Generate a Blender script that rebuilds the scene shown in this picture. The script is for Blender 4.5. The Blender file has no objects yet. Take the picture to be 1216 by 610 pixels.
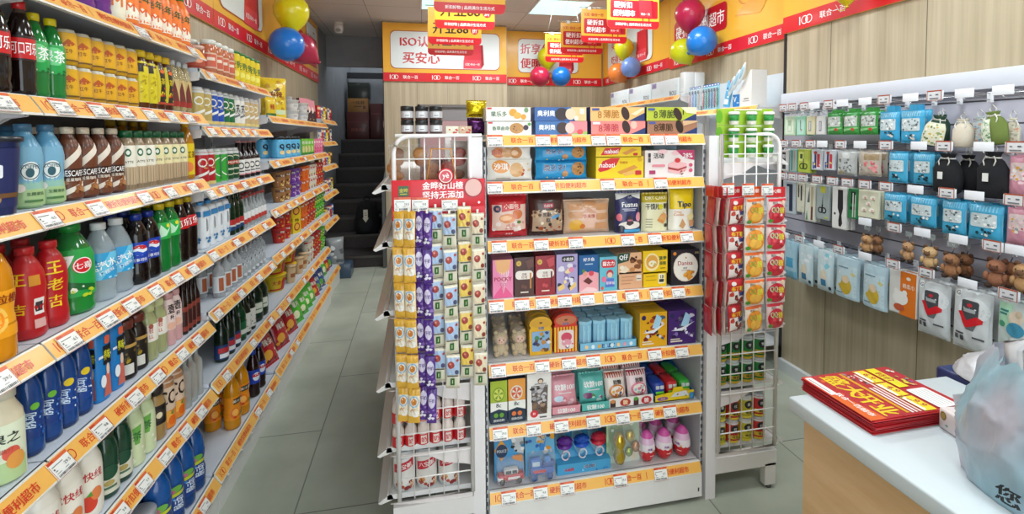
import bpy, bmesh, math, random
from mathutils import Vector, Matrix
from mathutils.geometry import tessellate_polygon
SC = bpy.context.scene
COL = SC.collection
PI = math.pi
# ------------------------------------------------------------------ measuring: pixel of the 1216x610 frame -> point on a plane
F_, CX_, CY_, H_ = 560.0, 608.0, 187.0, 1.62
YAW, PITCH, ROLL = math.atan(110/560), math.radians(2.5), 0.007
CF = Vector((math.sin(YAW)*math.cos(PITCH), math.cos(YAW)*math.cos(PITCH), -math.sin(PITCH)))
_r = Vector((math.cos(YAW), -math.sin(YAW), 0)); _u = _r.cross(CF)
CR = _r*math.cos(ROLL) - _u*math.sin(ROLL); CU = _u*math.cos(ROLL) + _r*math.sin(ROLL)
def _ray(px, py): return CF + CR*((px-CX_)/F_) - CU*((py-CY_)/F_)
EYE = Vector((0, 0, H_))
def onX(px, py, x): d = _ray(px, py); return EYE + d*(x/d.x)
def onY(px, py, y): d = _ray(px, py); return EYE + d*(y/d.y)
def onZ(px, py, z): d = _ray(px, py); return EYE + d*((z-H_)/d.z)

# ------------------------------------------------------------------ colours and materials
def _lin(c): return c/12.92 if c <= .04045 else ((c+.055)/1.055)**2.4
_cc = {}
def hx(s):
    if not isinstance(s, str): return s
    if s not in _cc: _cc[s] = tuple(_lin(int(s[i:i+2], 16)/255) for i in (0, 2, 4)) + (1.0,)
    return _cc[s]
MATS = {}
def _mat(name, rough=.5, metal=0., trans=0., coat=0., spec=.5, bump=0., bscale=60., ior=1.45, emit=0., vary=.04, alpha=None, stretch=(1,1,1), bdist=.004):
    m = bpy.data.materials.new(name); m.use_nodes = True; nt = m.node_tree; N = nt.nodes; L = nt.links
    b = N['Principled BSDF']; a = N.new('ShaderNodeAttribute'); a.attribute_name = 'Col'
    tc = N.new('ShaderNodeTexCoord'); mp = N.new('ShaderNodeMapping'); mp.inputs['Scale'].default_value = stretch
    L.new(tc.outputs['Object'], mp.inputs['Vector'])
    nz = N.new('ShaderNodeTexNoise'); nz.inputs['Scale'].default_value = bscale; nz.inputs['Detail'].default_value = 3
    L.new(mp.outputs['Vector'], nz.inputs['Vector'])
    hs = N.new('ShaderNodeHueSaturation'); mr = N.new('ShaderNodeMapRange')
    mr.inputs['To Min'].default_value = 1-vary; mr.inputs['To Max'].default_value = 1+vary
    L.new(nz.outputs['Fac'], mr.inputs['Value']); L.new(mr.outputs['Result'], hs.inputs['Value'])
    L.new(a.outputs['Color'], hs.inputs['Color']); L.new(hs.outputs['Color'], b.inputs['Base Color'])
    b.inputs['Roughness'].default_value = rough; b.inputs['Metallic'].default_value = metal
    b.inputs['Transmission Weight'].default_value = trans; b.inputs['Coat Weight'].default_value = coat
    b.inputs['Coat Roughness'].default_value = .08; b.inputs['IOR'].default_value = ior
    b.inputs['Specular IOR Level'].default_value = spec
    if bump:
        bp = N.new('ShaderNodeBump'); bp.inputs['Strength'].default_value = bump; bp.inputs['Distance'].default_value = bdist
        L.new(nz.outputs['Fac'], bp.inputs['Height']); L.new(bp.outputs['Normal'], b.inputs['Normal'])
    if emit:
        L.new(hs.outputs['Color'], b.inputs['Emission Color']); b.inputs['Emission Strength'].default_value = emit
    if alpha is not None: b.inputs['Alpha'].default_value = alpha
    MATS[name] = m; return m
_mat('paper', .62, bscale=90, vary=.03)
_mat('card', .38, coat=.15, bscale=50, vary=.03)
_mat('plastic', .3, coat=.2, bscale=40, vary=.04)
_mat('film', .3, coat=.3, bump=.35, bscale=38, vary=.06)
_mat('foil', .22, metal=.75, bump=.6, bscale=45, vary=.1)
_mat('liquid', .07, coat=.5, trans=.3, bscale=25, vary=.08, ior=1.35)
_mat('glass', .05, coat=.6, bscale=20, vary=.03, ior=1.4, alpha=.42)
_mat('clear', .08, coat=.3, bscale=25, vary=.05, alpha=.28)
_mat('sheer', .12, coat=.4, bump=.4, bscale=30, vary=.05, alpha=.16)
_mat('baggy', .33, coat=.25, bump=.9, bscale=16, vary=.08, alpha=.84, stretch=(1, 1, .45), bdist=.012)
_mat('painted', .42, bscale=30, vary=.02)
_mat('chrome', .2, metal=1., bscale=30)
_mat('rubber', .3, coat=.35, bscale=10, vary=.02)
_mat('plush', .95, bump=.9, bscale=140, vary=.14)
_mat('cloth', .9, bump=.4, bscale=260, vary=.07)
_mat('food', .55, bump=.5, bscale=70, vary=.16)
_mat('lamp', .5, emit=1.0, vary=.0)
_mat('board', .3, coat=.1, bscale=12, vary=.02)

# ------------------------------------------------------------------ text outlines (the built-in font)
_tx = {}
def glyphs(s, bold=.02):
    k = (s, bold)
    if k in _tx: return _tx[k]
    cu = bpy.data.curves.new('t', 'FONT'); cu.body = s; cu.resolution_u = 2; cu.offset = bold; cu.fill_mode = 'FRONT'
    o = bpy.data.objects.new('t', cu); COL.objects.link(o)
    me = bpy.data.meshes.new_from_object(o.evaluated_get(bpy.context.evaluated_depsgraph_get()))
    vs = [(v.co.x, v.co.y) for v in me.vertices]; fs = [tuple(p.vertices) for p in me.polygons]
    bpy.data.objects.remove(o); bpy.data.curves.remove(cu); bpy.data.meshes.remove(me)
    x0 = min(v[0] for v in vs); x1 = max(v[0] for v in vs); y0 = min(v[1] for v in vs); y1 = max(v[1] for v in vs)
    h = y1-y0 or 1
    vs = [((x-(x0+x1)/2)/h, (y-(y0+y1)/2)/h) for x, y in vs]
    _tx[k] = (vs, fs, (x1-x0)/h); return _tx[k]

_BOLD = True
# ------------------------------------------------------------------ mesh builder
class MB:
    def __init__(s): s.v = []; s.f = []; s.c = []; s.m = []; s.s = []
    def add(s, vs, fs, col, mat='paper', smooth=False):
        b = len(s.v); s.v += [tuple(v) for v in vs]; multi = isinstance(col, list)
        for i, f in enumerate(fs):
            s.f.append(tuple(b+j for j in f)); s.c.append(hx(col[i] if multi else col)); s.m.append(mat); s.s.append(smooth)
        return s
    def merge(s, o, M=None):
        b = len(s.v); s.v += [tuple(M @ Vector(v)) if M else v for v in o.v]
        s.f += [tuple(b+j for j in f) for f in o.f]; s.c += o.c; s.m += o.m; s.s += o.s; return s
    def quad(s, a, b, c, d, col, mat='paper'): return s.add([a, b, c, d], [(0, 1, 2, 3)], col, mat)
    def box(s, x0, y0, z0, x1, y1, z1, col, mat='paper', bev=0.):
        # col: one colour or 6 for -x +x -y +y -z +z
        if bev <= 0:
            v = [(x, y, z) for x in (x0, x1) for y in (y0, y1) for z in (z0, z1)]
            return s.add(v, [(0, 1, 3, 2), (4, 6, 7, 5), (0, 4, 5, 1), (2, 3, 7, 6), (0, 2, 6, 4), (1, 5, 7, 3)], col, mat)
        bm = bmesh.new(); bmesh.ops.create_cube(bm, size=1)
        for v in bm.verts: v.co = Vector(((x0+x1)/2+v.co.x*(x1-x0), (y0+y1)/2+v.co.y*(y1-y0), (z0+z1)/2+v.co.z*(z1-z0)))
        bmesh.ops.bevel(bm, geom=bm.edges[:], offset=bev, segments=2, affect='EDGES', profile=.5)
        return s.bm(bm, col, mat, True)
    def bm(s, bm, col, mat='paper', smooth=False):
        bm.verts.index_update(); bmesh.ops.recalc_face_normals(bm, faces=bm.faces[:])
        s.add([v.co[:] for v in bm.verts], [tuple(v.index for v in f.verts) for f in bm.faces], col, mat, smooth); bm.free(); return s
    def lathe(s, prof, col, mat='plastic', n=20, cx=0, cy=0, sq=0., smooth=True, cap=True):
        # prof [(r,z)]; col one colour or fn(z); sq>0 squares the section
        vs = []; fs = []; cs = []; fn = callable(col)
        for r, z in prof:
            for i in range(n):
                a = 2*PI*(i+.5)/n; k = 1.
                if sq: k = 1/((abs(math.cos(a))**(2/(1-sq)) + abs(math.sin(a))**(2/(1-sq)))**((1-sq)/2))
                vs.append((cx+r*k*math.cos(a), cy+r*k*math.sin(a), z))
        for j in range(len(prof)-1):
            zc = (prof[j][1]+prof[j+1][1])/2
            for i in range(n):
                fs.append((j*n+i, j*n+(i+1) % n, (j+1)*n+(i+1) % n, (j+1)*n+i)); cs.append(col(zc) if fn else col)
        if cap:
            fs.append(tuple(reversed(range(n)))); cs.append(col(prof[0][1]) if fn else col)
            b = (len(prof)-1)*n; fs.append(tuple(range(b, b+n))); cs.append(col(prof[-1][1]) if fn else col)
        return s.add(vs, fs, cs, mat, smooth)
    def tube(s, pts, r, col, mat='painted', n=8, closed=False):
        P = [Vector(p) for p in pts]; m = len(P); vs = []; fs = []
        for i, p in enumerate(P):
            a = P[i-1] if i > 0 or closed else P[0]; b = P[(i+1) % m] if i < m-1 or closed else P[-1]
            t = (b-a).normalized(); up = Vector((0, 0, 1)) if abs(t.z) < .9 else Vector((1, 0, 0))
            u = t.cross(up).normalized(); w = u.cross(t)
            rr = r[i] if isinstance(r, (list, tuple)) else r
            vs += [p + u*(rr*math.cos(2*PI*k/n)) + w*(rr*math.sin(2*PI*k/n)) for k in range(n)]
        for i in range(m if closed else m-1):
            for k in range(n):
                j = (i+1) % m; fs.append((i*n+k, i*n+(k+1) % n, j*n+(k+1) % n, j*n+k))
        if not closed: fs += [tuple(reversed(range(n))), tuple(range((m-1)*n, m*n))]
        return s.add(vs, fs, col, mat, True)
    def ball(s, cx, cy, cz, rx, ry, rz, col, mat='plastic', n=14, m=9):
        vs = [(cx, cy, cz-rz)]; fs = []
        for j in range(1, m):
            t = PI*j/m
            for i in range(n): vs.append((cx+rx*math.sin(t)*math.cos(2*PI*i/n), cy+ry*math.sin(t)*math.sin(2*PI*i/n), cz-rz*math.cos(t)))
        vs.append((cx, cy, cz+rz)); e = len(vs)-1
        for i in range(n): fs.append((0, 1+(i+1) % n, 1+i)); fs.append((e, e-n+i, e-n+(i+1) % n))
        for j in range(m-2):
            for i in range(n): a = 1+j*n; fs.append((a+i, a+(i+1) % n, a+n+(i+1) % n, a+n+i))
        return s.add(vs, fs, col, mat, True)
    def prism(s, poly, y0, y1, col, mat='paper', axis='y'):
        # polygon in (a,b) extruded; axis y: (a,y,b); axis x: (x,a,b); axis z: (a,b,z)
        n = len(poly)
        def P(a, b, t): return (a, t, b) if axis == 'y' else ((t, a, b) if axis == 'x' else (a, b, t))
        vs = [P(a, b, y0) for a, b in poly] + [P(a, b, y1) for a, b in poly]
        fs = [(i, (i+1) % n, n+(i+1) % n, n+i) for i in range(n)]
        tri = tessellate_polygon([[Vector((a, b, 0)) for a, b in poly]])
        fs += [tuple(t) for t in tri] + [tuple(n+i for i in reversed(t)) for t in tri]
        return s.add(vs, fs, col, mat)
    def art(s, items, w, h, fn=None, mat='card', eps=.00025, maxe=None, base=1):
        """flat printed shapes in a w x h field (0..1 coordinates, origin lower left) laid on the surface fn(u,v,lift); u centred, v from 0"""
        if fn is None: fn = lambda u, v, e: (u, -e, v)
        def put(pts, tris, col, lay):
            T = [tuple(pts[i] for i in t) for t in tris]
            if maxe:
                out = []; st = T
                while st:
                    t = st.pop(); d = [(t[i][0]-t[(i+1) % 3][0])**2+(t[i][1]-t[(i+1) % 3][1])**2 for i in range(3)]
                    k = d.index(max(d))
                    if d[k] > maxe*maxe:
                        a, b, c = t[k], t[(k+1) % 3], t[(k+2) % 3]; m = ((a[0]+b[0])/2, (a[1]+b[1])/2)
                        st += [(a, m, c), (m, b, c)]
                    else: out.append(t)
                T = out
            ix = {}; vs = []; fs = []
            for t in T:
                f = []
                for p in t:
                    if p not in ix: ix[p] = len(vs); vs.append(fn(p[0], p[1], eps*lay))
                    f.append(ix[p])
                (x0, y0), (x1, y1), (x2, y2) = t
                if (x1-x0)*(y2-y0)-(x2-x0)*(y1-y0) < 0: f.reverse()
                fs.append(tuple(f))
            s.add(vs, fs, col, mat, bool(maxe))
        lay = base
        for it in items:
            k = it[0]
            def X(x): return (x-.5)*w
            def Y(y): return y*h
            if k == 'r':
                x0, y0, x1, y1 = it[1:5]; put([(X(x0), Y(y0)), (X(x1), Y(y0)), (X(x1), Y(y1)), (X(x0), Y(y1))], [(0, 1, 2), (0, 2, 3)], it[5], lay)
            elif k == 'rr':   # rounded rectangle
                x0, y0, x1, y1 = X(it[1]), Y(it[2]), X(it[3]), Y(it[4]); r = min(it[6]*h, (x1-x0)/2, (y1-y0)/2); p = []
                for cx, cy, a in ((x1-r, y0+r, -PI/2), (x1-r, y1-r, 0), (x0+r, y1-r, PI/2), (x0+r, y0+r, PI)):
                    p += [(cx+r*math.cos(a+PI/2*j/5), cy+r*math.sin(a+PI/2*j/5)) for j in range(6)]
                c = ((x0+x1)/2, (y0+y1)/2); n = len(p); put(p+[c], [(i, (i+1) % n, n) for i in range(n)], it[5], lay)
            elif k == 'e':
                cx, cy, rx, ry = X(it[1]), Y(it[2]), it[3]*w, it[4]*h; n = 20; rot = it[6] if len(it) > 6 else 0
                p = [(cx+rx*math.cos(2*PI*i/n)*math.cos(rot)-ry*math.sin(2*PI*i/n)*math.sin(rot), cy+rx*math.cos(2*PI*i/n)*math.sin(rot)+ry*math.sin(2*PI*i/n)*math.cos(rot)) for i in range(n)]
                put(p+[(cx, cy)], [(i, (i+1) % n, n) for i in range(n)], it[5], lay)
            elif k == 'o':    # ring: cx cy r(of h) thickness colour
                cx, cy, r, t = X(it[1]), Y(it[2]), it[3]*h, it[4]*h; n = 24; p = []
                for i in range(n): a = 2*PI*i/n; p += [(cx+r*math.cos(a), cy+r*math.sin(a)), (cx+(r-t)*math.cos(a), cy+(r-t)*math.sin(a))]
                put(p, [q for i in range(n) for q in ((2*i, (2*i+2) % (2*n), 2*i+1), (2*i+1, (2*i+2) % (2*n), (2*i+3) % (2*n)))], it[5], lay)
            elif k == 'p':
                p = [(X(x), Y(y)) for x, y in it[1]]; put(p, tessellate_polygon([[Vector((a, b, 0)) for a, b in p]]), it[2], lay)
            elif k == 't':    # text cx cy height(of h) colour [bold [maxwidth [rot]]]
                bo = it[6] if len(it) > 6 else .02; vs, fs, asp = glyphs(it[1], .0); hh = it[4]*h; sx = hh
                mw = (it[7] if len(it) > 7 else .96)*w
                if asp*sx > mw: sx = mw/asp
                ro = it[8] if len(it) > 8 else 0; c_, s_ = math.cos(ro), math.sin(ro)
                sh = ((0, 0),) if bo < .015 or not _BOLD else ((-bo*.55, -bo*.25), (bo*.55, bo*.25))
                for qi, (da, db) in enumerate(sh): put([(X(it[2])+(a+da)*sx*c_-(b+db)*hh*s_, Y(it[3])+(a+da)*sx*s_+(b+db)*hh*c_) for a, b in vs], fs, it[5], lay+.5*qi)
            elif k == 'b':    # loose blobs: seed n x0 y0 x1 y1 colours size(of h)
                R = random.Random(it[1])
                for _ in range(it[2]):
                    cx = X(R.uniform(it[3], it[5])); cy = Y(R.uniform(it[4], it[6])); q = it[8]*h*R.uniform(.5, 1.2); n = R.choice((5, 6, 7)); a0 = R.random()*6
                    p = [(cx+q*R.uniform(.6, 1.1)*math.cos(a0+2*PI*i/n), cy+q*R.uniform(.5, 1.)*math.sin(a0+2*PI*i/n)) for i in range(n)]
                    put(p+[(cx, cy)], [(i, (i+1) % n, n) for i in range(n)], R.choice(it[7]), lay+R.random()*.8)
            elif k == 'lg':   # shop logo: cx cy height colour -> 1 and two linked rings
                cx, cy, hh, c = it[1:5]; q = hh*h/w
                s.art([('t', '1', cx-q*.85, cy, hh, c, .0), ('o', cx-q*.12, cy, hh*.5, hh*.1, c), ('o', cx+q*.5, cy, hh*.5, hh*.1, c), ('e', cx+q*.19, cy, q*.16, hh*.2, c)], w, h, fn, mat, eps, maxe, lay)
            lay += 1
        return s
    def mesh(s, name):
        me = bpy.data.meshes.new(name); me.from_pydata(s.v, [], s.f)
        ms = sorted(set(s.m)); ix = {m: i for i, m in enumerate(ms)}
        for m in ms: me.materials.append(MATS[m])
        me.polygons.foreach_set('material_index', [ix[m] for m in s.m])
        me.polygons.foreach_set('use_smooth', s.s)
        at = me.color_attributes.new('Col', 'FLOAT_COLOR', 'CORNER'); d = []
        for f, c in zip(s.f, s.c): d += list(c)*len(f)
        at.data.foreach_set('color', d); me.update(); return me

# ------------------------------------------------------------------ things, parts, labels
ALL = []
def obj(name, mb, parent=None, label=None):
    o = bpy.data.objects.new(name, mb.mesh(name) if isinstance(mb, MB) else mb); COL.objects.link(o)
    if parent: o.parent = parent
    if label: o['label'] = label
    return o
def tag(o, label, cat, group=None):
    o['label'] = label; o['category'] = cat
    if group: o['group'] = group
    ALL.append(o); return o
def struct(name, mb): o = obj(name, mb); o['kind'] = 'structure'; return o
def empty(name, loc=(0, 0, 0), rz=0):
    o = bpy.data.objects.new(name, None); o.empty_display_size = .02; COL.objects.link(o); o.location = loc; o.rotation_euler = (0, 0, rz); return o
KINDS = {}     # kind key -> list of (part name, mesh, [(sub name, mesh)])
def kind(key, parts):
    """parts: [(name, MB, [(sub, MB)...])...]; stored as meshes, shared by all copies"""
    KINDS[key] = [(p[0], p[1].mesh(p[0]), [(n, m.mesh(n)) for n, m in (p[2] if len(p) > 2 else [])]) for p in parts]
def place(key, name, label, cat, loc, rz=0, group=None, tilt=None):
    ps = KINDS[key]
    if len(ps) == 1 and not ps[0][2]:
        r = obj(name, ps[0][1]); r.location = loc; r.rotation_euler = (0, 0, rz)
    else:
        r = empty(name, loc, rz)
        for n, me, sub in ps:
            c = obj(n, me, r)
            for n2, m2 in sub: obj(n2, m2, c)
    if tilt: r.rotation_euler = (tilt[0], tilt[1], rz+(tilt[2] if len(tilt) > 2 else 0))
    tag(r, label, cat, group); return r
ORD = ['first', 'second', 'third', 'fourth', 'fifth', 'sixth', 'seventh', 'eighth', 'ninth', 'tenth', 'eleventh', 'twelfth', 'thirteenth', 'fourteenth', 'fifteenth', 'sixteenth']

# ------------------------------------------------------------------ generic product shapes (front faces -Y, base at z 0)
def cyl_fn(R, z0): return lambda u, v, e: ((R+e)*math.sin(u/R), -(R+e)*math.cos(u/R), z0+v)
SHAPES = {
 'pet': [(.80, 0), (.96, .02), (1, .06), (.93, .12), (1, .2), (1, .58), (.97, .64), (.80, .74), (.50, .86), (.40, .885), (.40, .93)],
 'wave': [(.82, 0), (1, .04), (.96, .2), (.86, .32), (.96, .46), (1, .6), (.9, .72), (.62, .83), (.42, .89), (.42, .93)],
 'wide': [(.85, 0), (1, .03), (1, .62), (.95, .7), (.68, .8), (.6, .84), (.6, .88)],
 'milk': [(.9, 0), (1, .03), (1, .64), (.92, .74), (.72, .83), (.62, .86), (.62, .9)],
 'beer': [(.9, 0), (1, .02), (1, .52), (.9, .6), (.5, .7), (.4, .76), (.36, .94), (.42, .945), (.42, .97)],
 'spirit': [(.95, 0), (1, .02), (1, .60), (.85, .68), (.42, .74), (.36, .78), (.36, .88)],
 'jug': [(.8, 0), (.98, .02), (1, .06), (1, .3), (.9, .36), (.9, .42), (1, .5), (1, .62), (.9, .74), (.6, .86), (.38, .9), (.38, .94)],
 'jar': [(.94, 0), (1, .02), (1, .8), (.9, .86), (.88, .88)],
 'can': [(.84, 0), (.86, .01), (1, .06), (1, .9), (.84, .965), (.84, 1.0), (.78, 1.0), (.76, .985)],
 'cup': [(.72, 0), (.74, .01), (.98, .92), (1.04, .93), (1.04, .965), (1.0, .98)],
 'slim': [(.8, 0), (1, .02), (1, .8), (.9, .9), (.6, .92)],
}
def bottle(key, h, r, shape, body, cap=None, capr=None, label=None, art=None, mat='liquid', sq=0., n=20, cap_h=None, lmat='card', lname='label', capmat='plastic'):
    b = MB(); prof = [(a*r, z*h) for a, z in SHAPES[shape]]; b.lathe(prof, body, mat, n, sq=sq); parts = []
    top = prof[-1][1]
    parts.append(('bottle_body' if shape not in ('can', 'jar', 'cup') else 'container', b))
    if cap:
        cr = capr or prof[-1][0]*1.18; ch = cap_h or max(h-top+.004, .012); c = MB()
        c.lathe([(cr, top-.006), (cr, top-.006+ch*.88), (cr*.9, top-.006+ch)], cap, capmat, n)
        parts.append(('cap', c))
    if label:
        z0, z1, bg = label; m = MB(); R = max(rr for rr, z in prof if z0*h-.002 <= z <= z1*h+.002) if any(z0*h-.002 <= z <= z1*h+.002 for _, z in prof) else r
        R = R+.0006; zz = [z0*h+(z1-z0)*h*i/6 for i in range(7)]
        def rad(z):
            for (ra, za), (rb, zb) in zip(prof, prof[1:]):
                if za <= z <= zb and zb > za: return ra+(rb-ra)*(z-za)/(zb-za)
            return r
        pr = [(rad(z)+.0008, z) for z in zz]
        m.lathe(pr, bg, lmat, n, sq=sq, cap=False)
        if art:
            if sq: fn = lambda u, v, e: (u, -(r+.0012+e), z0*h+v)
            else: fn = lambda u, v, e: ((rad(z0*h+v)+.0012+e)*math.sin(u/R), -(rad(z0*h+v)+.0012+e)*math.cos(u/R), z0*h+v)
            m.art(art, 2*r, (z1-z0)*h, fn, lmat, maxe=r*.35)
        parts.append((lname, m))
    kind(key, parts)
def carton(key, w, h, d, col, art=None, side=None, top=None, mat='card', topart=None, bev=.0, extra=None):
    b = MB(); cs = [side or col, side or col, col, col, col, top or col]
    if bev: b.box(-w/2, -d/2, 0, w/2, d/2, h, col, mat, bev)
    else: b.box(-w/2, -d/2, 0, w/2, d/2, h, cs, mat)
    a = MB(); a.art(art or [('r', .06, .06, .94, .94, col)], w, h, lambda u, v, e: (u, -d/2-e-.0003, v), mat)
    if topart: a.art(topart, w, d, lambda u, v, e: (u, -d/2+v, h+e+.0003), mat)
    if extra: extra(b)
    kind(key, [('box', b), ('printed_front', a)])
def bulge(w, h, d, p=2.6):
    def z(u, v):
        a = max(0., 1-abs(2*u/w)**p); b = max(0., 1-abs(2*v/h-1)**p); return d/2*(a*b)**.5
    return z
def bag(key, w, h, d, col, art=None, mat='film', crimp=.012, back=None, seed=0, hole=False, wav=.0015, stand=False, content=None, topcol=None):
    """pillow pack: bulged front and back, crimped flat ends; stand=True flattens the foot like a standing pouch"""
    R = random.Random(seed+len(key)); ph = [R.random()*6 for _ in range(4)]
    bz = bulge(w, h, d)
    def z(u, v):
        q = bz(u, v)
        if stand and v < h*.5: q = d/2*max(0, 1-abs(2*u/w)**2.6)**.5
        return q + wav*math.sin(u/w*19+ph[0]+v/h*5)*math.sin(v/h*15+ph[1])*(q/(d/2+1e-6))
    b = MB(); nu, nv = 12, 14; idx = {}; vs = []; fs = []; cs = []
    for s_ in (-1, 1):
        for j in range(nv+1):
            for i in range(nu+1):
                u = (i/nu-.5)*w; v = j/nv*h
                vs.append((u*(1-.04*math.sin(PI*j/nv)), s_*(z(u, v)+.0004), v))
    o = (nu+1)*(nv+1)
    for j in range(nv):
        for i in range(nu):
            a = j*(nu+1)+i; fs.append((a, a+1, a+nu+2, a+nu+1)); fs.append((o+a, o+a+nu+1, o+a+nu+2, o+a+1))
            cc = topcol if topcol and j >= nv-3 else col
            cs += [cc, back or cc]
    b.add(vs, fs, cs, mat, True)
    for y0, sgn in ((0, -1), (h, 1)):
        if sgn < 0 and stand: continue
        k = 16; vs = []; fs = []
        for i in range(k+1):
            u = (i/k-.5)*w; yy = (.0012 if i % 2 else -.0012)
            vs += [(u, yy, y0), (u, yy, y0+sgn*crimp*(1 if i % 2 else .8))]
        for i in range(k): fs.append((2*i, 2*i+2, 2*i+3, 2*i+1))
        b.add(vs, fs, topcol or col, mat)
    off = 0 if stand else crimp
    b.v = [(x, y, zz+off) for x, y, zz in b.v]
    parts = [('bag', b)]
    if art:
        a = MB(); a.art(art, w*.97, h, lambda u, v, e: (u*(1-.04*math.sin(PI*v/h)), -(z(u, v)+.0016+e), v+off), mat, maxe=min(w, h)/9)
        parts.append(('printed_front', a))
    if content: parts.append(('contents', content))
    kind(key, parts)
# ================================================================== ROOM
XW, XN, XFAR, YB, YI, ZC = -1.256, 2.452, 2.549, 6.27, 6.05, 3.05
def nodes(name, rough=.5):
    m = bpy.data.materials.new(name); m.use_nodes = True; nt = m.node_tree; b = nt.nodes['Principled BSDF']; b.inputs['Roughness'].default_value = rough
    tc = nt.nodes.new('ShaderNodeTexCoord'); MATS[name] = m; return m, nt, nt.nodes, nt.links, b, tc
def ramp(N, stops):
    r = N.new('ShaderNodeValToRGB'); e = r.color_ramp.elements
    while len(e) < len(stops): e.new(.5)
    for el, (p, c) in zip(e, stops): el.position = p; el.color = hx(c)
    return r
def wood(name, c1, c2, scale, rough=.45, seam=None):
    m, nt, N, L, b, tc = nodes(name, rough)
    mp = N.new('ShaderNodeMapping'); mp.inputs['Scale'].default_value = scale; L.new(tc.outputs['Object'], mp.inputs['Vector'])
    n1 = N.new('ShaderNodeTexNoise'); n1.inputs['Scale'].default_value = 1; n1.inputs['Detail'].default_value = 6; n1.inputs['Roughness'].default_value = .6
    L.new(mp.outputs['Vector'], n1.inputs['Vector']); r = ramp(N, [(.28, c1), (.72, c2)]); L.new(n1.outputs['Fac'], r.inputs['Fac']); L.new(r.outputs['Color'], b.inputs['Base Color'])
wood('woodwall', 'a4967c', 'c6b89e', (28, 28, .7))
wood('woodcounter', 'd2a878', 'e3bf92', (3, 3, 22), .4)
m, nt, N, L, b, tc = nodes('tilefloor', .42)
br = N.new('ShaderNodeTexBrick'); mp = N.new('ShaderNodeMapping'); mp.inputs['Location'].default_value = (.245, .1, 0); mp.inputs['Rotation'].default_value = (0, 0, PI/2)
mp.inputs['Location'].default_value = (.31, .555, 0)
L.new(tc.outputs['Object'], mp.inputs['Vector']); L.new(mp.outputs['Vector'], br.inputs['Vector'])
br.inputs['Scale'].default_value = 1; br.inputs['Mortar Size'].default_value = .0035; br.inputs['Brick Width'].default_value = 1.2; br.inputs['Row Height'].default_value = .6
br.inputs['Color1'].default_value = hx('b0b6a8'); br.inputs['Color2'].default_value = hx('b7bcaf'); br.inputs['Mortar'].default_value = hx('767b72'); br.inputs['Mortar Smooth'].default_value = .3
nz = N.new('ShaderNodeTexNoise'); nz.inputs['Scale'].default_value = 2.2; nz.inputs['Detail'].default_value = 8; L.new(tc.outputs['Object'], nz.inputs['Vector'])
mx = N.new('ShaderNodeMix'); mx.data_type = 'RGBA'; mx.blend_type = 'MULTIPLY'; mx.inputs['Factor'].default_value = .55
rp = ramp(N, [(.3, 'b0b2ac'), (.65, 'ffffff')]); L.new(nz.outputs['Fac'], rp.inputs['Fac']); L.new(br.outputs['Color'], mx.inputs['A']); L.new(rp.outputs['Color'], mx.inputs['B'])
L.new(mx.outputs['Result'], b.inputs['Base Color'])
m, nt, N, L, b, tc = nodes('tileceil', .7)
br = N.new('ShaderNodeTexBrick'); br.offset = 0; mp = N.new('ShaderNodeMapping'); mp.inputs['Location'].default_value = (-.05, -.56, 0)
L.new(tc.outputs['Object'], mp.inputs['Vector']); L.new(mp.outputs['Vector'], br.inputs['Vector']); br.inputs['Scale'].default_value = 1
br.inputs['Mortar Size'].default_value = .004; br.inputs['Brick Width'].default_value = .6; br.inputs['Row Height'].default_value = .6
br.inputs['Color1'].default_value = hx('d2cecc'); br.inputs['Color2'].default_value = hx('cdc9c7'); br.inputs['Mortar'].default_value = hx('8f8a88'); L.new(br.outputs['Color'], b.inputs['Base Color'])
m, nt, N, L, b, tc = nodes('plaster', .8)
nz = N.new('ShaderNodeTexNoise'); nz.inputs['Scale'].default_value = 6; L.new(tc.outputs['Object'], nz.inputs['Vector']); r = ramp(N, [(.3, '87898c'), (.7, '909296')]); L.new(nz.outputs['Fac'], r.inputs['Fac']); L.new(r.outputs['Color'], b.inputs['Base Color'])
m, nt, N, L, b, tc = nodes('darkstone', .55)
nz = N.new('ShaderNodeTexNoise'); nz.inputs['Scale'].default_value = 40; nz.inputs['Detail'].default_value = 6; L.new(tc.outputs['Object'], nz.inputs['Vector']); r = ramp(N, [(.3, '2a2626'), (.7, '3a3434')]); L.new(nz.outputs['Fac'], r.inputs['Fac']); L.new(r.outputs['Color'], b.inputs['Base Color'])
def sbox(name, x0, y0, z0, x1, y1, z1, mat, col='ffffff'): return struct(name, MB().box(x0, y0, z0, x1, y1, z1, col, mat))
YF = -2.2
sbox('floor', XW-.1, YF, -.06, XFAR+.1, 9.4, 0, 'tilefloor')
sbox('ceiling', XW-.1, YF, ZC, XFAR+.1, 7.05, ZC+.06, 'tileceil')
sbox('wall_left', XW-.1, YF, 0, XW, 6.39, ZC, 'woodwall')
sbox('wall_stair_left', XW-.1, 6.39, 0, XW-.004, 9.4, 3.6, 'plaster')
nearw = MB(); nearw.box(XN, YF, 0, XFAR+.1, 2.815, ZC, 'ffffff', 'woodwall')
for y in (.6, 1.25, 1.9, 2.45): nearw.box(XN-.0006, y, .08, XN+.001, y+.003, 2.3, '5c5140', 'paper')
struct('wall_right', nearw)
sbox('wall_right_far', XFAR, 2.815, 0, XFAR+.1, YB+.1, ZC, 'woodwall')
sbox('trim_1', XN-.004, 2.800, 0, XN+.1, 2.822, 2.305, 'painted', '16161a')
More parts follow.
